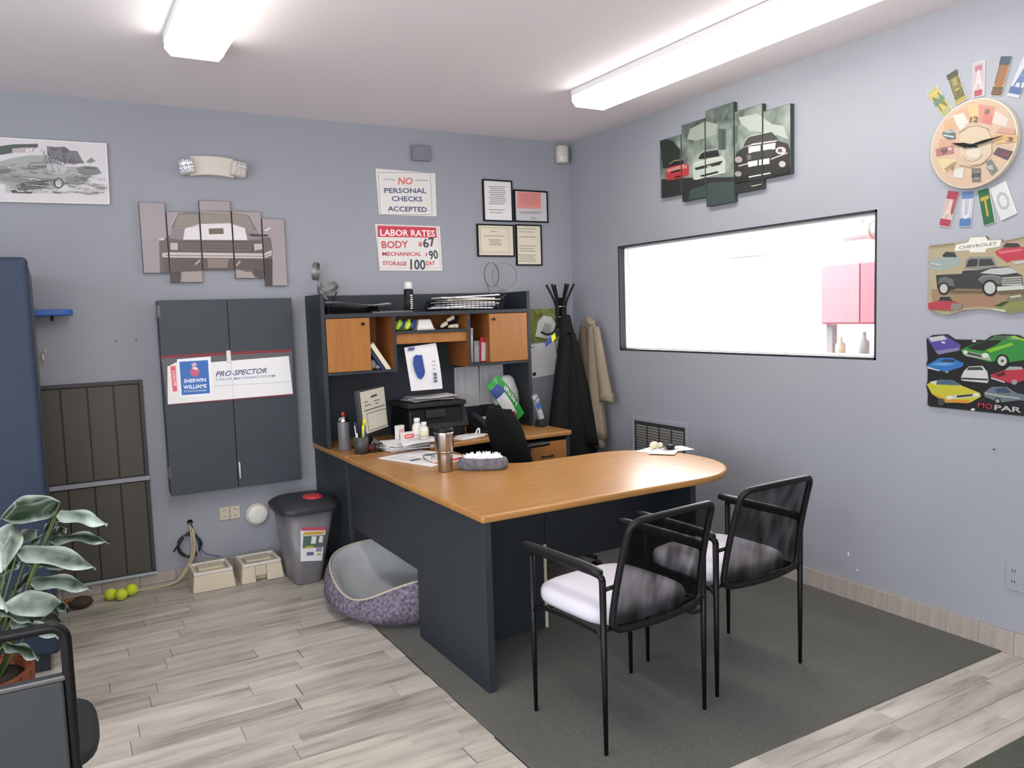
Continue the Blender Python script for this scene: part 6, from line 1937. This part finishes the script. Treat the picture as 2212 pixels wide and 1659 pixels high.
# ------------------------------------------------------------------ things on the desk and credenza
zd = .7455
t = thing('monitor', 'computer monitor with a beige form on its screen at the back of the desk', 'monitor', (-1.80, -.48, zd))
a_, b_ = Vector((-1.935, -.60)), Vector((-1.675, -.34))
e_ = (b_ - a_).normalized()
MM = Matrix(((e_.x, -e_.y, 0, a_.x), (e_.y, e_.x, 0, a_.y), (0, 0, 1, 0), (0, 0, 0, 1)))
Lm = (b_ - a_).length
TT = MM @ Matrix.Translation((0, 0, .83)) @ Matrix.Rotation(R(-4), 4, 'X')
MB().box((0, 0, 0), (Lm, .035, .285), 0, TT).build('housing', 'screen_bezel', t, .006)
scr = MB().box((.014, -.003, .018), (Lm - .014, .001, .271), 0, TT).build('screen', 'screen_glow', t)
pr = Print(TT @ Vector((0, -.0034, 0)), TT.to_3x3() @ Vector((1, 0, 0)), TT.to_3x3() @ Vector((0, 0, 1)), TT.to_3x3() @ Vector((0, -1, 0)))
pr.poly('4a4d58', [(.15, .222), (.24, .226), (.24, .240), (.15, .236)])
for x0, x1, z in ((.05, .10, .205), (.18, .27, .20), (.05, .14, .185), (.2, .25, .182)):
    pr.line('6f6a60', .006, [(x0, z), (x1, z)])
pr.line('43505a', .006, [(.04, .155), (Lm - .03, .158)])
pr.line('5d675f', .004, [(.07, .135), (Lm - .02, .135), (Lm - .02, .03), (.07, .03), (.07, .135)])
pr.build('screen_print', scr)
MB().tube([MM @ Vector((Lm / 2, .03, .95)), MM @ Vector((Lm / 2, .06, .86)), MM @ Vector((Lm / 2, .05, zd + .012))], [.02, .022, .025], 10).build('stand', 'screen_bezel', t)
MB().lathe([(.11, 0), (.11, .008), (.04, .014)], tuple((MM @ Vector((Lm / 2, .05, 0))).xy) + (zd,), 24, 0, None, True, 1, .8).build('base', 'screen_bezel', t)

t = thing('printer', 'black desktop printer with a lifted lid tray under the hutch', 'printer', (-1.36, -.24, zd))
MB().frustum((-1.56, -.40, -1.16, -.06), (-1.55, -.38, -1.17, -.07), zd, zd + .20).build('body', 'black_plastic', t, .012)
MB().box((-1.57, -.41, zd + .205), (-1.15, -.06, zd + .235)).build('lid', 'charcoal', t, .008)
M = Matrix.Translation((-1.30, -.402, zd + .06)) @ Matrix.Rotation(R(-28), 4, 'X')
MB().box((-.13, -.006, 0), (.17, .006, .17), 0, M).build('front_tray', 'charcoal', t, .006)
MB().box((-1.44, -.408, zd + .135), (-1.30, -.39, zd + .185)).build('control_panel', 'screen_bezel', t, .004)
for k in range(4):
    M = Matrix.Translation((-1.36 + .01 * k, -.25, zd + .237 + .006 * k)) @ Matrix.Rotation(R((5, -9, 3, -4)[k]), 4, 'Z')
    single('paper_sheet', MB().grid(lambda u, v: (-.15 + .30 * u, -.11 + .22 * v, .004 * math.sin(u * 4 + k) + .004), 8, 4, 0, True, M).grid(lambda u, v: (-.15 + .30 * u, -.11 + .22 * v, .004 * math.sin(u * 4 + k) + .007), 8, 4, 0, True, M), 'paper', 'loose white papers lying on top of the printer', 'paper', 'papers on the printer')

t = thing('desk_phone', 'dark desk phone with a keypad tilted up beside the printer', 'phone', (-1.02, -.42, zd))
M = Matrix.Translation((-1.02, -.40, zd)) @ Matrix.Rotation(R(12), 4, 'Z')
MB().add([(-.09, -.09, 0), (.10, -.09, 0), (.10, .08, 0), (-.09, .08, 0), (-.09, -.09, .025), (.10, -.09, .025), (.10, .08, .105), (-.09, .08, .105)], [(3, 2, 1, 0), (4, 5, 6, 7), (0, 1, 5, 4), (1, 2, 6, 5), (2, 3, 7, 6), (3, 0, 4, 7)], 0, False, None, M).build('body', 'black_plastic', t, .005)
MT = M @ Matrix.Translation((0, -.09, .0255)) @ Matrix.Rotation(R(25.2), 4, 'X')
MB().tube([(-.06, .01, .03), (-.06, .02, .045), (-.06, .15, .045), (-.06, .16, .03)], [.022, .018, .018, .022], 10, 0, True, MT).build('handset', 'charcoal', t)
for i in range(3):
    for j in range(4):
        MB().box((.0 + .028 * i, .02 + .026 * j, 0), (.02 + .028 * i, .038 + .026 * j, .005), 0, MT).build('key', 'cable_grey', t)
MB().box((.0, .135, 0), (.078, .165, .003), 0, MT).build('display', 'bed_plush', t)

t = thing('spray_can', 'grey aerosol can with a red nozzle at the desk back end by the wall cabinet', 'spray can', (-2.005, -.446, zd))
MB().lathe([(.034, 0), (.036, .005), (.036, .165), (.034, .172)], (-2.005, -.446, zd), 22).build('can_body', 'bin_grey', t)
MB().lathe([(.034, .172), (.034, .178), (.025, .20), (.012, .208)], (-2.005, -.446, zd), 22).build('shoulder', 'chrome', t)
MB().lathe([(.010, .208), (.010, .224), (.006, .232)], (-2.005, -.446, zd), 12).build('nozzle', 'red', t)

t = thing('pen_cup', 'black mesh cup full of pens on the desk left edge', 'pen cup', (-1.965, -.635, zd))
MB().lathe([(.040, 0), (.044, .10), (.041, .10), (.038, .004)], (-1.965, -.635, zd), 20).build('cup', 'grille_dark', t)
for k in range(12):
    a = k * .9
    x, y_, hh = .024 * math.cos(a), .024 * math.sin(a), .125 + .02 * (k % 4)
    c_ = (-1.965, -.635)
    lb = ('blue capped pen leaning in the mesh cup', 'white pen leaning in the mesh cup', 'black pen leaning in the mesh cup')[k % 3]
    single('pen', MB().tube([(c_[0] + x * .7, c_[1] + y_ * .7, zd + .006), (c_[0] + x * 1.35, c_[1] + y_ * 1.35, zd + hh)], [.004, .0045], 7), ('navy_blue', 'white_plastic', 'black_plastic')[k % 3], lb, 'pen', 'pens in the mesh cup, ' + ('blue', 'white', 'black')[k % 3])
t = thing('highlighter', 'bright yellow highlighter standing tall in the mesh pen cup', 'highlighter', (-1.965, -.635, zd + .006))
MB().loft([ring_pts((-1.965 + .01 * k, -.64, 0), .011, .008, zd + z, 12, 3) for k, z in enumerate((.01, .1, .165))]).build('barrel', 'yellow', t)
MB().loft([ring_pts((-1.943 + .002 * k, -.64, 0), .010, .007, zd + z, 12, 3) for k, z in enumerate((.166, .195, .2))]).build('cap', 'yellow', t)

t = thing('desk_clutter', 'dark wire organiser holding clips and a pink tag beside the pen cup', 'organiser', (-1.885, -.62, zd))
mb = MB()
for z in (.004, .05):
    mb.tube([(-1.925, -.665, zd + z), (-1.845, -.665, zd + z), (-1.845, -.585, zd + z), (-1.925, -.585, zd + z)], .003, 5, 0, False, None, True)
for k in range(9):
    mb.tube([(-1.925 + .01 * k, -.665, zd + .004), (-1.925 + .01 * k, -.665, zd + .05)], .0014, 4)
mb.build('wire_frame', 'black_metal', t)
MB().ball((-1.905, -.635, zd + .03), .022, .018, .024, 10, 6).build('pink_tag', 'dark_red', t)
for k in range(8):
    MB().tube([(-1.89 + .005 * k, -.62 + .01 * (k % 3), zd + .01), (-1.888 + .006 * k, -.61, zd + .06 + .006 * (k % 3))], .003, 5).build('clip', ('cable_grey', 'charcoal')[k % 2], t)

for k, (x, y_, rz_, z0, lb) in enumerate(((-1.650, -.585, 12, 0, 'pink and white pill box lying flat before the white bottles'), (-1.685, -.545, 24, 0, 'white pill box with red print standing on end behind the flat one'))):
    t = thing('pill_box', lb, 'box', (x, y_, zd + .0445), R(rz_))
    w, d, h = ((.085, .035, .045), (.055, .03, .085))[k]
    MB().box((-w / 2, -d / 2, 0), (w / 2, d / 2, h)).build('box_body', 'white_plastic', t, .001, False)
    M = Matrix.Identity(4)
    pr = Print((0, -d / 2 - .0003, 0), (1, 0, 0), (0, 0, 1), (0, -1, 0))
    pr.poly('d9606a' if k == 0 else 'e2a9a8', [(-w * .42, h * .15), (w * .42, h * .15), (w * .42, h * .75), (-w * .42, h * .75)])
    pr.poly('f1dfe0', [(-w * .3, h * .4), (w * .2, h * .4), (w * .2, h * .52), (-w * .3, h * .52)])
    o = pr.mb.build('label_print', 'print', t, 0, False)
for k, (x, y_, h, r, lb, lm) in enumerate(((-1.585, -.585, .125, .030, 'taller white bottle with a white cap, at the back of the pair', 'white_plastic'), (-1.565, -.645, .105, .027, 'shorter white bottle with a tan label, in front of its twin', 'bone'))):
    zb = zd + .0445
    t = thing('bottle', lb, 'bottle', (x, y_, zb))
    MB().lathe([(r - .003, 0), (r, .006), (r, h * .62), (r * .55, h * .78)], (x, y_, zb), 20).build('bottle_body', 'white_plastic', t)
    MB().lathe([(r * .62, h * .78), (r * .62, h * .98), (r * .5, h)], (x, y_, zb), 18).build('cap', 'white_plastic', t)
    MB().lathe([(r + .0006, h * .12), (r + .0006, h * .5)], (x, y_, zb), 20).build('label_band', lm, t)
t = thing('pill_bottle', 'small orange pill bottle with a white cap beside the steel tumbler', 'bottle', (-1.575, -.78, zd))
MB().lathe([(.013, 0), (.0135, .003), (.0135, .045)], (-1.575, -.78, zd), 14).build('bottle_body', 'orange_pill', t)
MB().lathe([(.0155, .045), (.0155, .060), (.013, .062)], (-1.575, -.78, zd), 14).build('cap', 'white_plastic', t)
MB().lathe([(.0139, .010), (.0139, .03)], (-1.575, -.78, zd), 14).build('label_band', 'white_plastic', t)

for k in range(6):
    M = Matrix.Translation((-1.655 + .012 * math.sin(k * 2), -.62 + .02 * math.cos(k * 3), zd + .0005 + .0072 * k)) @ Matrix.Rotation(R((8, -14, 20, 2, -8, 12)[k]), 4, 'Z')
    single('paper_stack', MB().box((-.17, -.11, 0), (.17, .11, .0068), 0, M), 'paper', 'white papers in the untidy pile beside the pen cup', 'paper', 'papers in the untidy desk pile')
single('paper_sheet', MB().grid(lambda u, v: (-1.80 + .26 * u + .05 * v, -.88 + .19 * v, zd + .050 + .012 * math.sin(u * 3 + v * 2)), 8, 8).grid(lambda u, v: (-1.80 + .26 * u + .05 * v, -.88 + .19 * v, zd + .052 + .012 * math.sin(u * 3 + v * 2)), 8, 8), 'paper', 'curled top sheet of the untidy desk pile', 'paper')
M = Matrix.Translation((-1.735, -1.04, zd + .0005)) @ Matrix.Rotation(R(18), 4, 'Z')
t = thing('magazine', 'printed paper with a red edge lying under the eyeglasses', 'magazine', (-1.735, -1.04, zd))
MB().box((-.155, -.22, 0), (.155, .22, .006), 0, M).build('pages', 'paper', t, .001)
pr = Print(M @ Vector((0, 0, .0063)), M.to_3x3() @ Vector((1, 0, 0)), M.to_3x3() @ Vector((0, 1, 0)), (0, 0, 1))
pr.poly('d8524f', [(-.10, -.218), (.152, -.218), (.152, -.165), (-.10, -.165)])
pr.poly('2f3236', [(.07, -.20), (.145, -.20), (.145, -.178), (.07, -.178)])
for k in range(7):
    pr.line('b9b4b4', .006, [(-.14, -.12 + .045 * k), (-.02 - .02 * (k % 2), -.12 + .045 * k)])
    pr.line('b9b4b4', .006, [(.02, -.12 + .045 * k), (.13 - .02 * (k % 3), -.12 + .045 * k)])
pr.poly('7d7d80', [(.03, .02), (.11, .02), (.11, .06), (.03, .06)])
pr.poly('6a6a6e', [(-.12, -.03), (-.05, -.03), (-.05, .0), (-.12, .0)])
pr.build('printed_face', t)
t = thing('eyeglasses', 'thin dark eyeglasses lying on the printed paper', 'eyeglasses', (-1.72, -1.12, zd + .008))
for sx in (-1, 1):
    c_ = (-1.72 + .033 * sx, -1.11, zd + .016)
    MB().tube([(c_[0] + .026 * math.cos(a), c_[1] + .01 * math.sin(a), c_[2] + .017 * math.sin(a) + .003) for a in [2 * math.pi * j / 18 for j in range(18)]], .0016, 5, 0, False, None, True).build('rim', 'black_metal', t)
    MB().tube([(c_[0] + .026 * sx, c_[1], c_[2] + .01), (c_[0] + .03 * sx, c_[1] - .05, zd + .014), (c_[0] + .025 * sx, c_[1] - .12, zd + .010)], .0017, 5).build('temple', 'black_metal', t)
MB().tube([(-1.727, -1.11, zd + .022), (-1.713, -1.11, zd + .022)], .0016, 5).build('bridge', 'black_metal', t)

t = thing('tumbler', 'brushed steel travel tumbler with a black lid standing on the desk', 'tumbler', (-1.804, -1.444, zd))
c_ = (-1.804, -1.444, zd)
MB().lathe([(.034, 0), (.036, .004), (.040, .085), (.0405, .10), (.044, .106), (.0475, .115), (.0495, .195), (.0495, .205)], c_, 32).build('cup', 'steel', t)
MB().lathe([(.050, .205), (.0505, .214), (.048, .224), (.030, .228), (.01, .226)], c_, 32).build('lid', 'black_plastic', t)
MB().box((c_[0] - .012, c_[1] - .03, zd + .227), (c_[0] + .012, c_[1] + .006, zd + .238)).build('slider', 'charcoal', t, .003)
MB().lathe([(.0412, .099), (.0445, .104), (.0445, .107), (.0412, .102)], c_, 32).build('band', 'chrome', t)

t = thing('dust_mitt', 'fluffy grey bundle with a white tufted top on the desk by the tumbler', 'mitt', (-1.62, -1.51, zd))
M = Matrix.Translation((-1.62, -1.512, zd + .0005)) @ Matrix.Rotation(R(-36), 4, 'Z')
MB().loft([[Vector((p[0] * (1 + .03 * math.sin(9 * p[1] * 60)), p[1], p[2])) for p in ring_pts((0, 0), .132 * q, .062 * q, z, 32, 2.7)] for z, q in ((0, .86), (.008, .96), (.024, 1.0), (.042, .98), (.055, .9), (.06, .8))], 0, True, True, True, M).build('fluff_body', 'fluff_grey', t)
mb = MB()
mb.ball((0, 0, .055), .108, .047, .022, 18, 8, 0, M, .1)
for k in range(120):
    a, q = rnd.random() * 6.283, rnd.random() ** .5
    x, y_ = .105 * q * math.cos(a), .045 * q * math.sin(a)
    z = .055 + .022 * math.sqrt(max(0, 1 - q * q))
    mb.tube([(x, y_, z - .004), (x + rnd.uniform(-.014, .014), y_ + rnd.uniform(-.012, .012), z + rnd.uniform(.004, .016))], [.006, .0015], 5, 0, True, M)
mb.build('white_tuft', 'fluff_white', t)

for k, (x, y_, rz_) in enumerate(((-.60, -1.66, 20), (-.52, -1.71, -12), (-.60, -1.74, 38))):
    M = Matrix.Translation((x, y_, zd + .0004 + .0022 * k)) @ Matrix.Rotation(R(rz_), 4, 'Z')
    single('paper_sheet', MB().box((-.10, -.07, 0), (.10, .07, .0018), 0, M), 'paper', 'white slips under the keys at the desk rounded end', 'paper', 'slips at the rounded end')
t = thing('wood_knob', 'pale lumpy wooden piece lying on the white slips', 'wood piece', (-.60, -1.66, zd + .007))
MB().ball((-.605, -1.655, zd + .028), .028, .022, .021, 14, 8, 0, None, .15).build('lump', 'bone', t)
MB().ball((-.570, -1.665, zd + .024), .018, .016, .017, 12, 7, 0, None, .2).build('lump', 'paper_warm', t)
t = thing('key_bunch', 'dark bunch of keys on the white slips beside the wooden piece', 'keys', (-.56, -1.72, zd + .007))
MB().tube([(-.56 + .018 * math.cos(a), -1.725 + .018 * math.sin(a), zd + .013) for a in [2 * math.pi * j / 16 for j in range(16)]], .0018, 5, 0, False, None, True).build('key_ring', 'chrome', t)
MB().ball((-.555, -1.735, zd + .022), .03, .02, .016, 14, 8, 0, None, .15).build('key_fob', 'black_plastic', t)
for k in range(5):
    M = Matrix.Translation((-.56, -1.725, zd + .009 + .003 * k)) @ Matrix.Rotation(R(-40 + 62 * k), 4, 'Z')
    MB().box((.014, -.003, 0), (.055, .003, .002), 0, M).box((.014, -.011, 0), (.034, .011, .0022), 0, M).build('key', ('charcoal', 'black_plastic', 'brushed_dark')[k % 3], t)
t = thing('note_pad', 'small white note papers on the credenza front edge behind the tumbler', 'paper', (-1.2, -.52, zd))
for k in range(3):
    M = Matrix.Translation((-1.22 + .03 * k, -.53 + .012 * k, zd + .0004 + .004 * k)) @ Matrix.Rotation(R((14, -8, 5)[k]), 4, 'Z')
    MB().box((-.085, -.055, 0), (.085, .055, .0036), 0, M).build('sheet', 'paper', t)
MB().tube(curve_pts([(-1.16, -.54, zd + .013), (-1.14, -.53, zd + .045), (-1.125, -.53, zd + .05), (-1.13, -.54, zd + .02)]), .005, 6).build('curl', 'paper', t)

# green bag, clear bag, cordless handset
t = thing('green_bag', 'shiny green snack bag leaning up behind the swivel chair', 'bag', (-.86, -.42, zd))


def bag(u, v):
    x = -.72 - .18 * v - .088 * u
    z = zd + .105 + .275 * v - .072 * u + .03 * math.sin(math.pi * v) * (1 - u)
    return Vector((x, -.43 - .04 * math.sin(math.pi * min(1, max(0, u))) * math.sin(math.pi * min(1, max(0, v))) + .04 * v, z))


mb = MB()
mb.grid(bag, 10, 14)
mb.grid(lambda u, v: bag(1 - u, v) + Vector((0, .07 * math.sin(math.pi * u) * math.sin(math.pi * v) + .003, 0)), 10, 14)
bg = mb.build('bag_body', 'green_bag', t)
for nm, m_, u0, u1, v0, v1, d in (('silver_patch', 'paper_grey', .48, .98, .15, .72, .003), ('blue_patch', 'navy_blue', .38, 1.0, .66, .88, .005), ('red_patch', 'dark_red', .55, .95, .06, .22, .005)):
    mb = MB()
    mb.grid(lambda u, v: bag(u0 + (u1 - u0) * u, v0 + (v1 - v0) * v) + Vector((0, -d, 0)), 6, 8)
    mb.build(nm, m_, bg)
vs, fs = text_polys('IRISH', 0, .02)
mb = MB()
mb.add([bag(.24 - y_ * .26, .25 + .45 * (1 - x)) + Vector((0, -.006, 0)) for x, y_ in vs], fs)
mb.build('lettering', 'white_plastic', bg)
t = thing('bag_support', 'dark cardboard carton on the credenza behind the green bag', 'carton', (-.83, -.36, zd))
MB().box((-.93, -.34, zd), (-.72, -.26, zd + .16)).build('carton_body', 'charcoal', t, .002)
mb = MB().ball((-.735, -.22, zd + .185), .095, .045, .183, 16, 10, 0, None, .22)
single('clear_bag', mb, 'clear_plastic', 'crumpled grey see-through bag between the green bag and the cordless phone', 'bag')
t = thing('cordless_phone', 'silver cordless phone upright in its cradle at the credenza end', 'phone', (-.578, -.42, zd))
MB().loft([ring_pts((-.575, -.41), rx, ry, zd + z, 18, 3) for z, rx, ry in ((0, .036, .045), (.02, .036, .045), (.04, .03, .035), (.05, .028, .028))]).build('cradle', 'charcoal', t)
M = Matrix.Translation((-.570, -.415, zd + .03)) @ Matrix.Rotation(R(-16), 4, 'Y')
MB().loft([[(p.x, p.y, p.z) for p in (M @ Vector(q) for q in ring_pts((0, 0), rx, ry, z, 16, 3))] for z, rx, ry in ((0, .02, .014), (.01, .025, .016), (.12, .024, .016), (.19, .026, .014), (.205, .018, .01))]).build('handset', 'silver_plastic', t)
MB().box((-.017, -.0165, .105), (.017, -.014, .14), 0, M).build('display', 'blue', t, .002)
MB().tube([M @ Vector((.018 * math.cos(a), -.0165, .172 + .018 * math.sin(a))) for a in [2 * math.pi * j / 16 for j in range(16)]], .004, 6, 0, False, None, True).build('earpiece_ring', 'chrome', t)
for i in range(3):
    for j in range(4):
        MB().box((-.016 + .012 * i, -.0185, .03 + .016 * j), (-.008 + .012 * i, -.0155, .039 + .016 * j), 0, M).build('key', 'white_plastic', t)

# ------------------------------------------------------------------ things on the floor
t = thing('pedal_bin', 'tapered grey plastic bin with a dark lid beside the desk', 'bin', (-2.275, -.41, 0))
MB().loft([ring_pts(((a + c) / 2, (b + d) / 2), (c - a) / 2, (d - b) / 2, z, 36, 5) for z, a, b, c, d in ((0, -2.37, -.555, -2.212, -.28), (.01, -2.375, -.56, -2.208, -.275), (.44, -2.425, -.60, -2.115, -.235))]).build('bin_body', 'bin_grey', t)
ld = MB().loft([ring_pts((-2.27, -.418), rx, ry, z, 40, 5) for z, rx, ry in ((.425, .166, .193), (.43, .178, .206), (.455, .178, .206), (.462, .170, .198), (.478, .150, .175), (.492, .125, .14), (.494, .06, .07))]).build('lid', 'bin_lid', t, .002)
MB().loft([ring_pts((-2.225, -.47), rx, ry, z, 20, 2.4) for z, rx, ry in ((.478, .062, .075), (.500, .055, .066), (.506, .03, .035))]).build('red_flap', 'red', ld)
lp = Print((0, -.5635, 0), (1, 0, 0), (0, -.093, 1), (0, -1, 0), .0003)
# the front of the bin leans outwards towards the top; the label follows it
A = [(-2.3450, 0.1492), (-2.2190, 0.1300), (-2.1910, 0.3316), (-2.3380, 0.3508)]
lp.poly('d9d8da', A)
lp.poly('b04860', [(-2.3345, 0.3316), (-2.1938, 0.3114), (-2.1910, 0.3326), (-2.3380, 0.3518)])
lp.poly('c29a45', [(-2.3310, 0.3028), (-2.2050, 0.2884), (-2.1980, 0.3076), (-2.3170, 0.3220)])
lp.poly('4f6459', [(-2.3310, 0.2260), (-2.2050, 0.2116), (-2.1980, 0.2836), (-2.3240, 0.2980)])
lp.poly('d5d3d6', [(-2.2820, 0.2452), (-2.2540, 0.2404), (-2.2470, 0.2836), (-2.2750, 0.2884)])
lp.poly('d5d3d6', [(-2.2372, 0.2452), (-2.2148, 0.2404), (-2.2092, 0.2788), (-2.2288, 0.2836)])
lp.poly('a3a33c', [(-2.3170, 0.2231), (-2.2680, 0.2183), (-2.2680, 0.2327), (-2.3170, 0.2366)])
lp.poly('6a5f80', [(-2.3100, 0.1780), (-2.2680, 0.1732), (-2.2680, 0.1943), (-2.3072, 0.1982)])
lp.poly('8c8698', [(-2.2540, 0.1924), (-2.2190, 0.1876), (-2.2162, 0.2116), (-2.2512, 0.2164)])
lp.poly('b59a52', [(-2.2470, 0.1684), (-2.2260, 0.1655), (-2.2232, 0.1780), (-2.2456, 0.1809)])
lp.build('label', t)

# dog bed
bx, by = -1.975, -1.12
t = thing('dog_bed', 'grey plush dog bed with a patterned purple side tucked half under the desk', 'dog bed', (bx, by, 0))
N = 56


def rim(th):
    d = (th - math.radians(205) + math.pi) % (2 * math.pi) - math.pi
    return .240 - .115 * math.exp(-(d / .62) ** 2)


def bedring(fn):
    return [fn(2 * math.pi * j / N) for j in range(N)]


def bp(th, r, z):
    return (bx + .365 * r * math.cos(th), by + .445 * r * math.sin(th), z)


outer = [bedring(lambda a: bp(a, .86, .008)), bedring(lambda a: bp(a, .96, .03)), bedring(lambda a: bp(a, 1.03, .4 * rim(a))), bedring(lambda a: bp(a, 1.01, .75 * rim(a))), bedring(lambda a: bp(a, .95, .96 * rim(a))), bedring(lambda a: bp(a, .92, rim(a)))]
MB().loft(outer, 0, True, False).build('outer_wall', 'bed_outer', t)
inner = [bedring(lambda a: bp(a, .92, rim(a))), bedring(lambda a: bp(a, .87, .93 * rim(a))), bedring(lambda a: bp(a, .80, .6 * rim(a) + .03)), bedring(lambda a: bp(a, .74, .085)), bedring(lambda a: bp(a, .55, .065)), bedring(lambda a: bp(a, .25, .07)), bedring(lambda a: bp(a, .02, .072))]
MB().loft(inner, 0, True, False).build('cushion', 'bed_plush', t)
MB().tube(bedring(lambda a: bp(a, .925, rim(a) + .001)), .006, 6, 0, False, None, True).build('piping', 'bed_piping', t)
MB().loft([bedring(lambda a: bp(a, .86, .0065)), bedring(lambda a: bp(a, .86, .009))], 0, False).build('base', 'bed_outer', t)

t = thing('computer_tower', 'dark computer case with a pale strip under the desk behind the dog bed', 'computer', (-1.49, -.82, .006))
MB().box((-1.57, -.96, .006), (-1.40, -.72, .42)).build('case', 'black_plastic', t, .004)
MB().box((-1.585, -.80, .02), (-1.571, -.785, .40)).build('strip', 'cable_grey', t, .002)

# beige tubs
for k, (x0, x1, lb) in enumerate(((-2.905, -2.665, 'beige plastic tub with a small printed label, on the tiles under the sockets'), (-2.635, -2.385, 'beige plastic tub with a notched front, on the tiles beside the bin'))):
    t = thing('plastic_tub', lb, 'tub', ((x0 + x1) / 2, -.23, 0))
    mb = MB().frustum((x0, -.345, x1, -.12), (x0 + .012, -.335, x1 - .012, -.125), .0, .095)
    if k:
        mb = MB().frustum((x0, -.345, x0 + .085, -.12), (x0 + .01, -.335, x0 + .085, -.125), 0, .095).frustum((x0 + .150, -.345, x1, -.12), (x0 + .150, -.335, x1 - .012, -.125), 0, .095).box((x0 + .085, -.338, .035), (x0 + .150, -.125, .094))
        mb.box((x0 + .085, -.30, .002), (x0 + .150, -.13, .035))
    mb.build('tub_body', 'beige_plastic', t, .006)
    mb = MB()
    w = .016
    mb.box((x0 + .012, -.335, .095), (x1 - .012, -.335 + w, .115)).box((x0 + .012, -.125 - w, .095), (x1 - .012, -.125, .118)).box((x0 + .012, -.335 + w, .095), (x0 + .012 + w, -.125 - w, .117)).box((x1 - .012 - w, -.335 + w, .095), (x1 - .012, -.125 - w, .117))
    mb.build('rim', 'cream_plastic', t, .005)
    BX((x0 + .05, -.25, .095), (x1 - .05, -.15, .112)).build('inner_lid', 'beige_plastic', t, .004)
    if not k:
        pr = Print((0, -.3425, 0), (1, 0, 0), (0, .12, 1), (0, -1, 0), .0004)
        pr.k = 4
        pr.poly('9a9290', [(-2.825, .035), (-2.745, .039), (-2.742, .062), (-2.822, .058)])
        pr.poly('c9c0b2', [(-2.815, .043), (-2.755, .046), (-2.753, .055), (-2.813, .052)])
        pr.build('label', t)

for k, (x, y_, lb) in enumerate(((-3.315, -.165, 'yellow-green tennis ball nearest the houseplant'), (-3.262, -.205, 'yellow-green tennis ball in the middle, closest to the camera'), (-3.205, -.15, 'yellow-green tennis ball nearest the cables'))):
    t = thing('tennis_ball', lb, 'ball', (x, y_, .0005), 0, 'tennis balls by the wall')
    MB().ball((x, y_, .034), .033, .033, .033, 20, 12).build('felt', 'tennis', t)
    seam = []
    for j in range(40):
        a = 2 * math.pi * j / 40
        v = Vector((math.cos(a) + .42 * math.cos(3 * a), math.sin(a) - .42 * math.sin(3 * a), 1.3 * math.sin(2 * a))).normalized() * .0331
        v = Matrix.Rotation(k * 1.1, 3, 'X') @ v
        seam.append((x + v.x, y_ + v.y, .034 + v.z))
    MB().tube(seam, .0011, 5, 0, False, None, True).build('seam', 'white_plastic', t)
t = thing('chew_toy', 'dark brown chewed toy on the tiles between the plant and the tennis balls', 'toy', (-3.47, -.22, .0005))
MB().ball((-3.465, -.21, .034), .062, .045, .033, 18, 9, 0, None, .12).build('toy_body', 'chew_brown', t)
MB().tube([(-3.50, -.215, .05), (-3.53, -.22, .06), (-3.545, -.24, .04)], [.016, .013, .009], 8).build('toy_end', 'honey_inner', t)
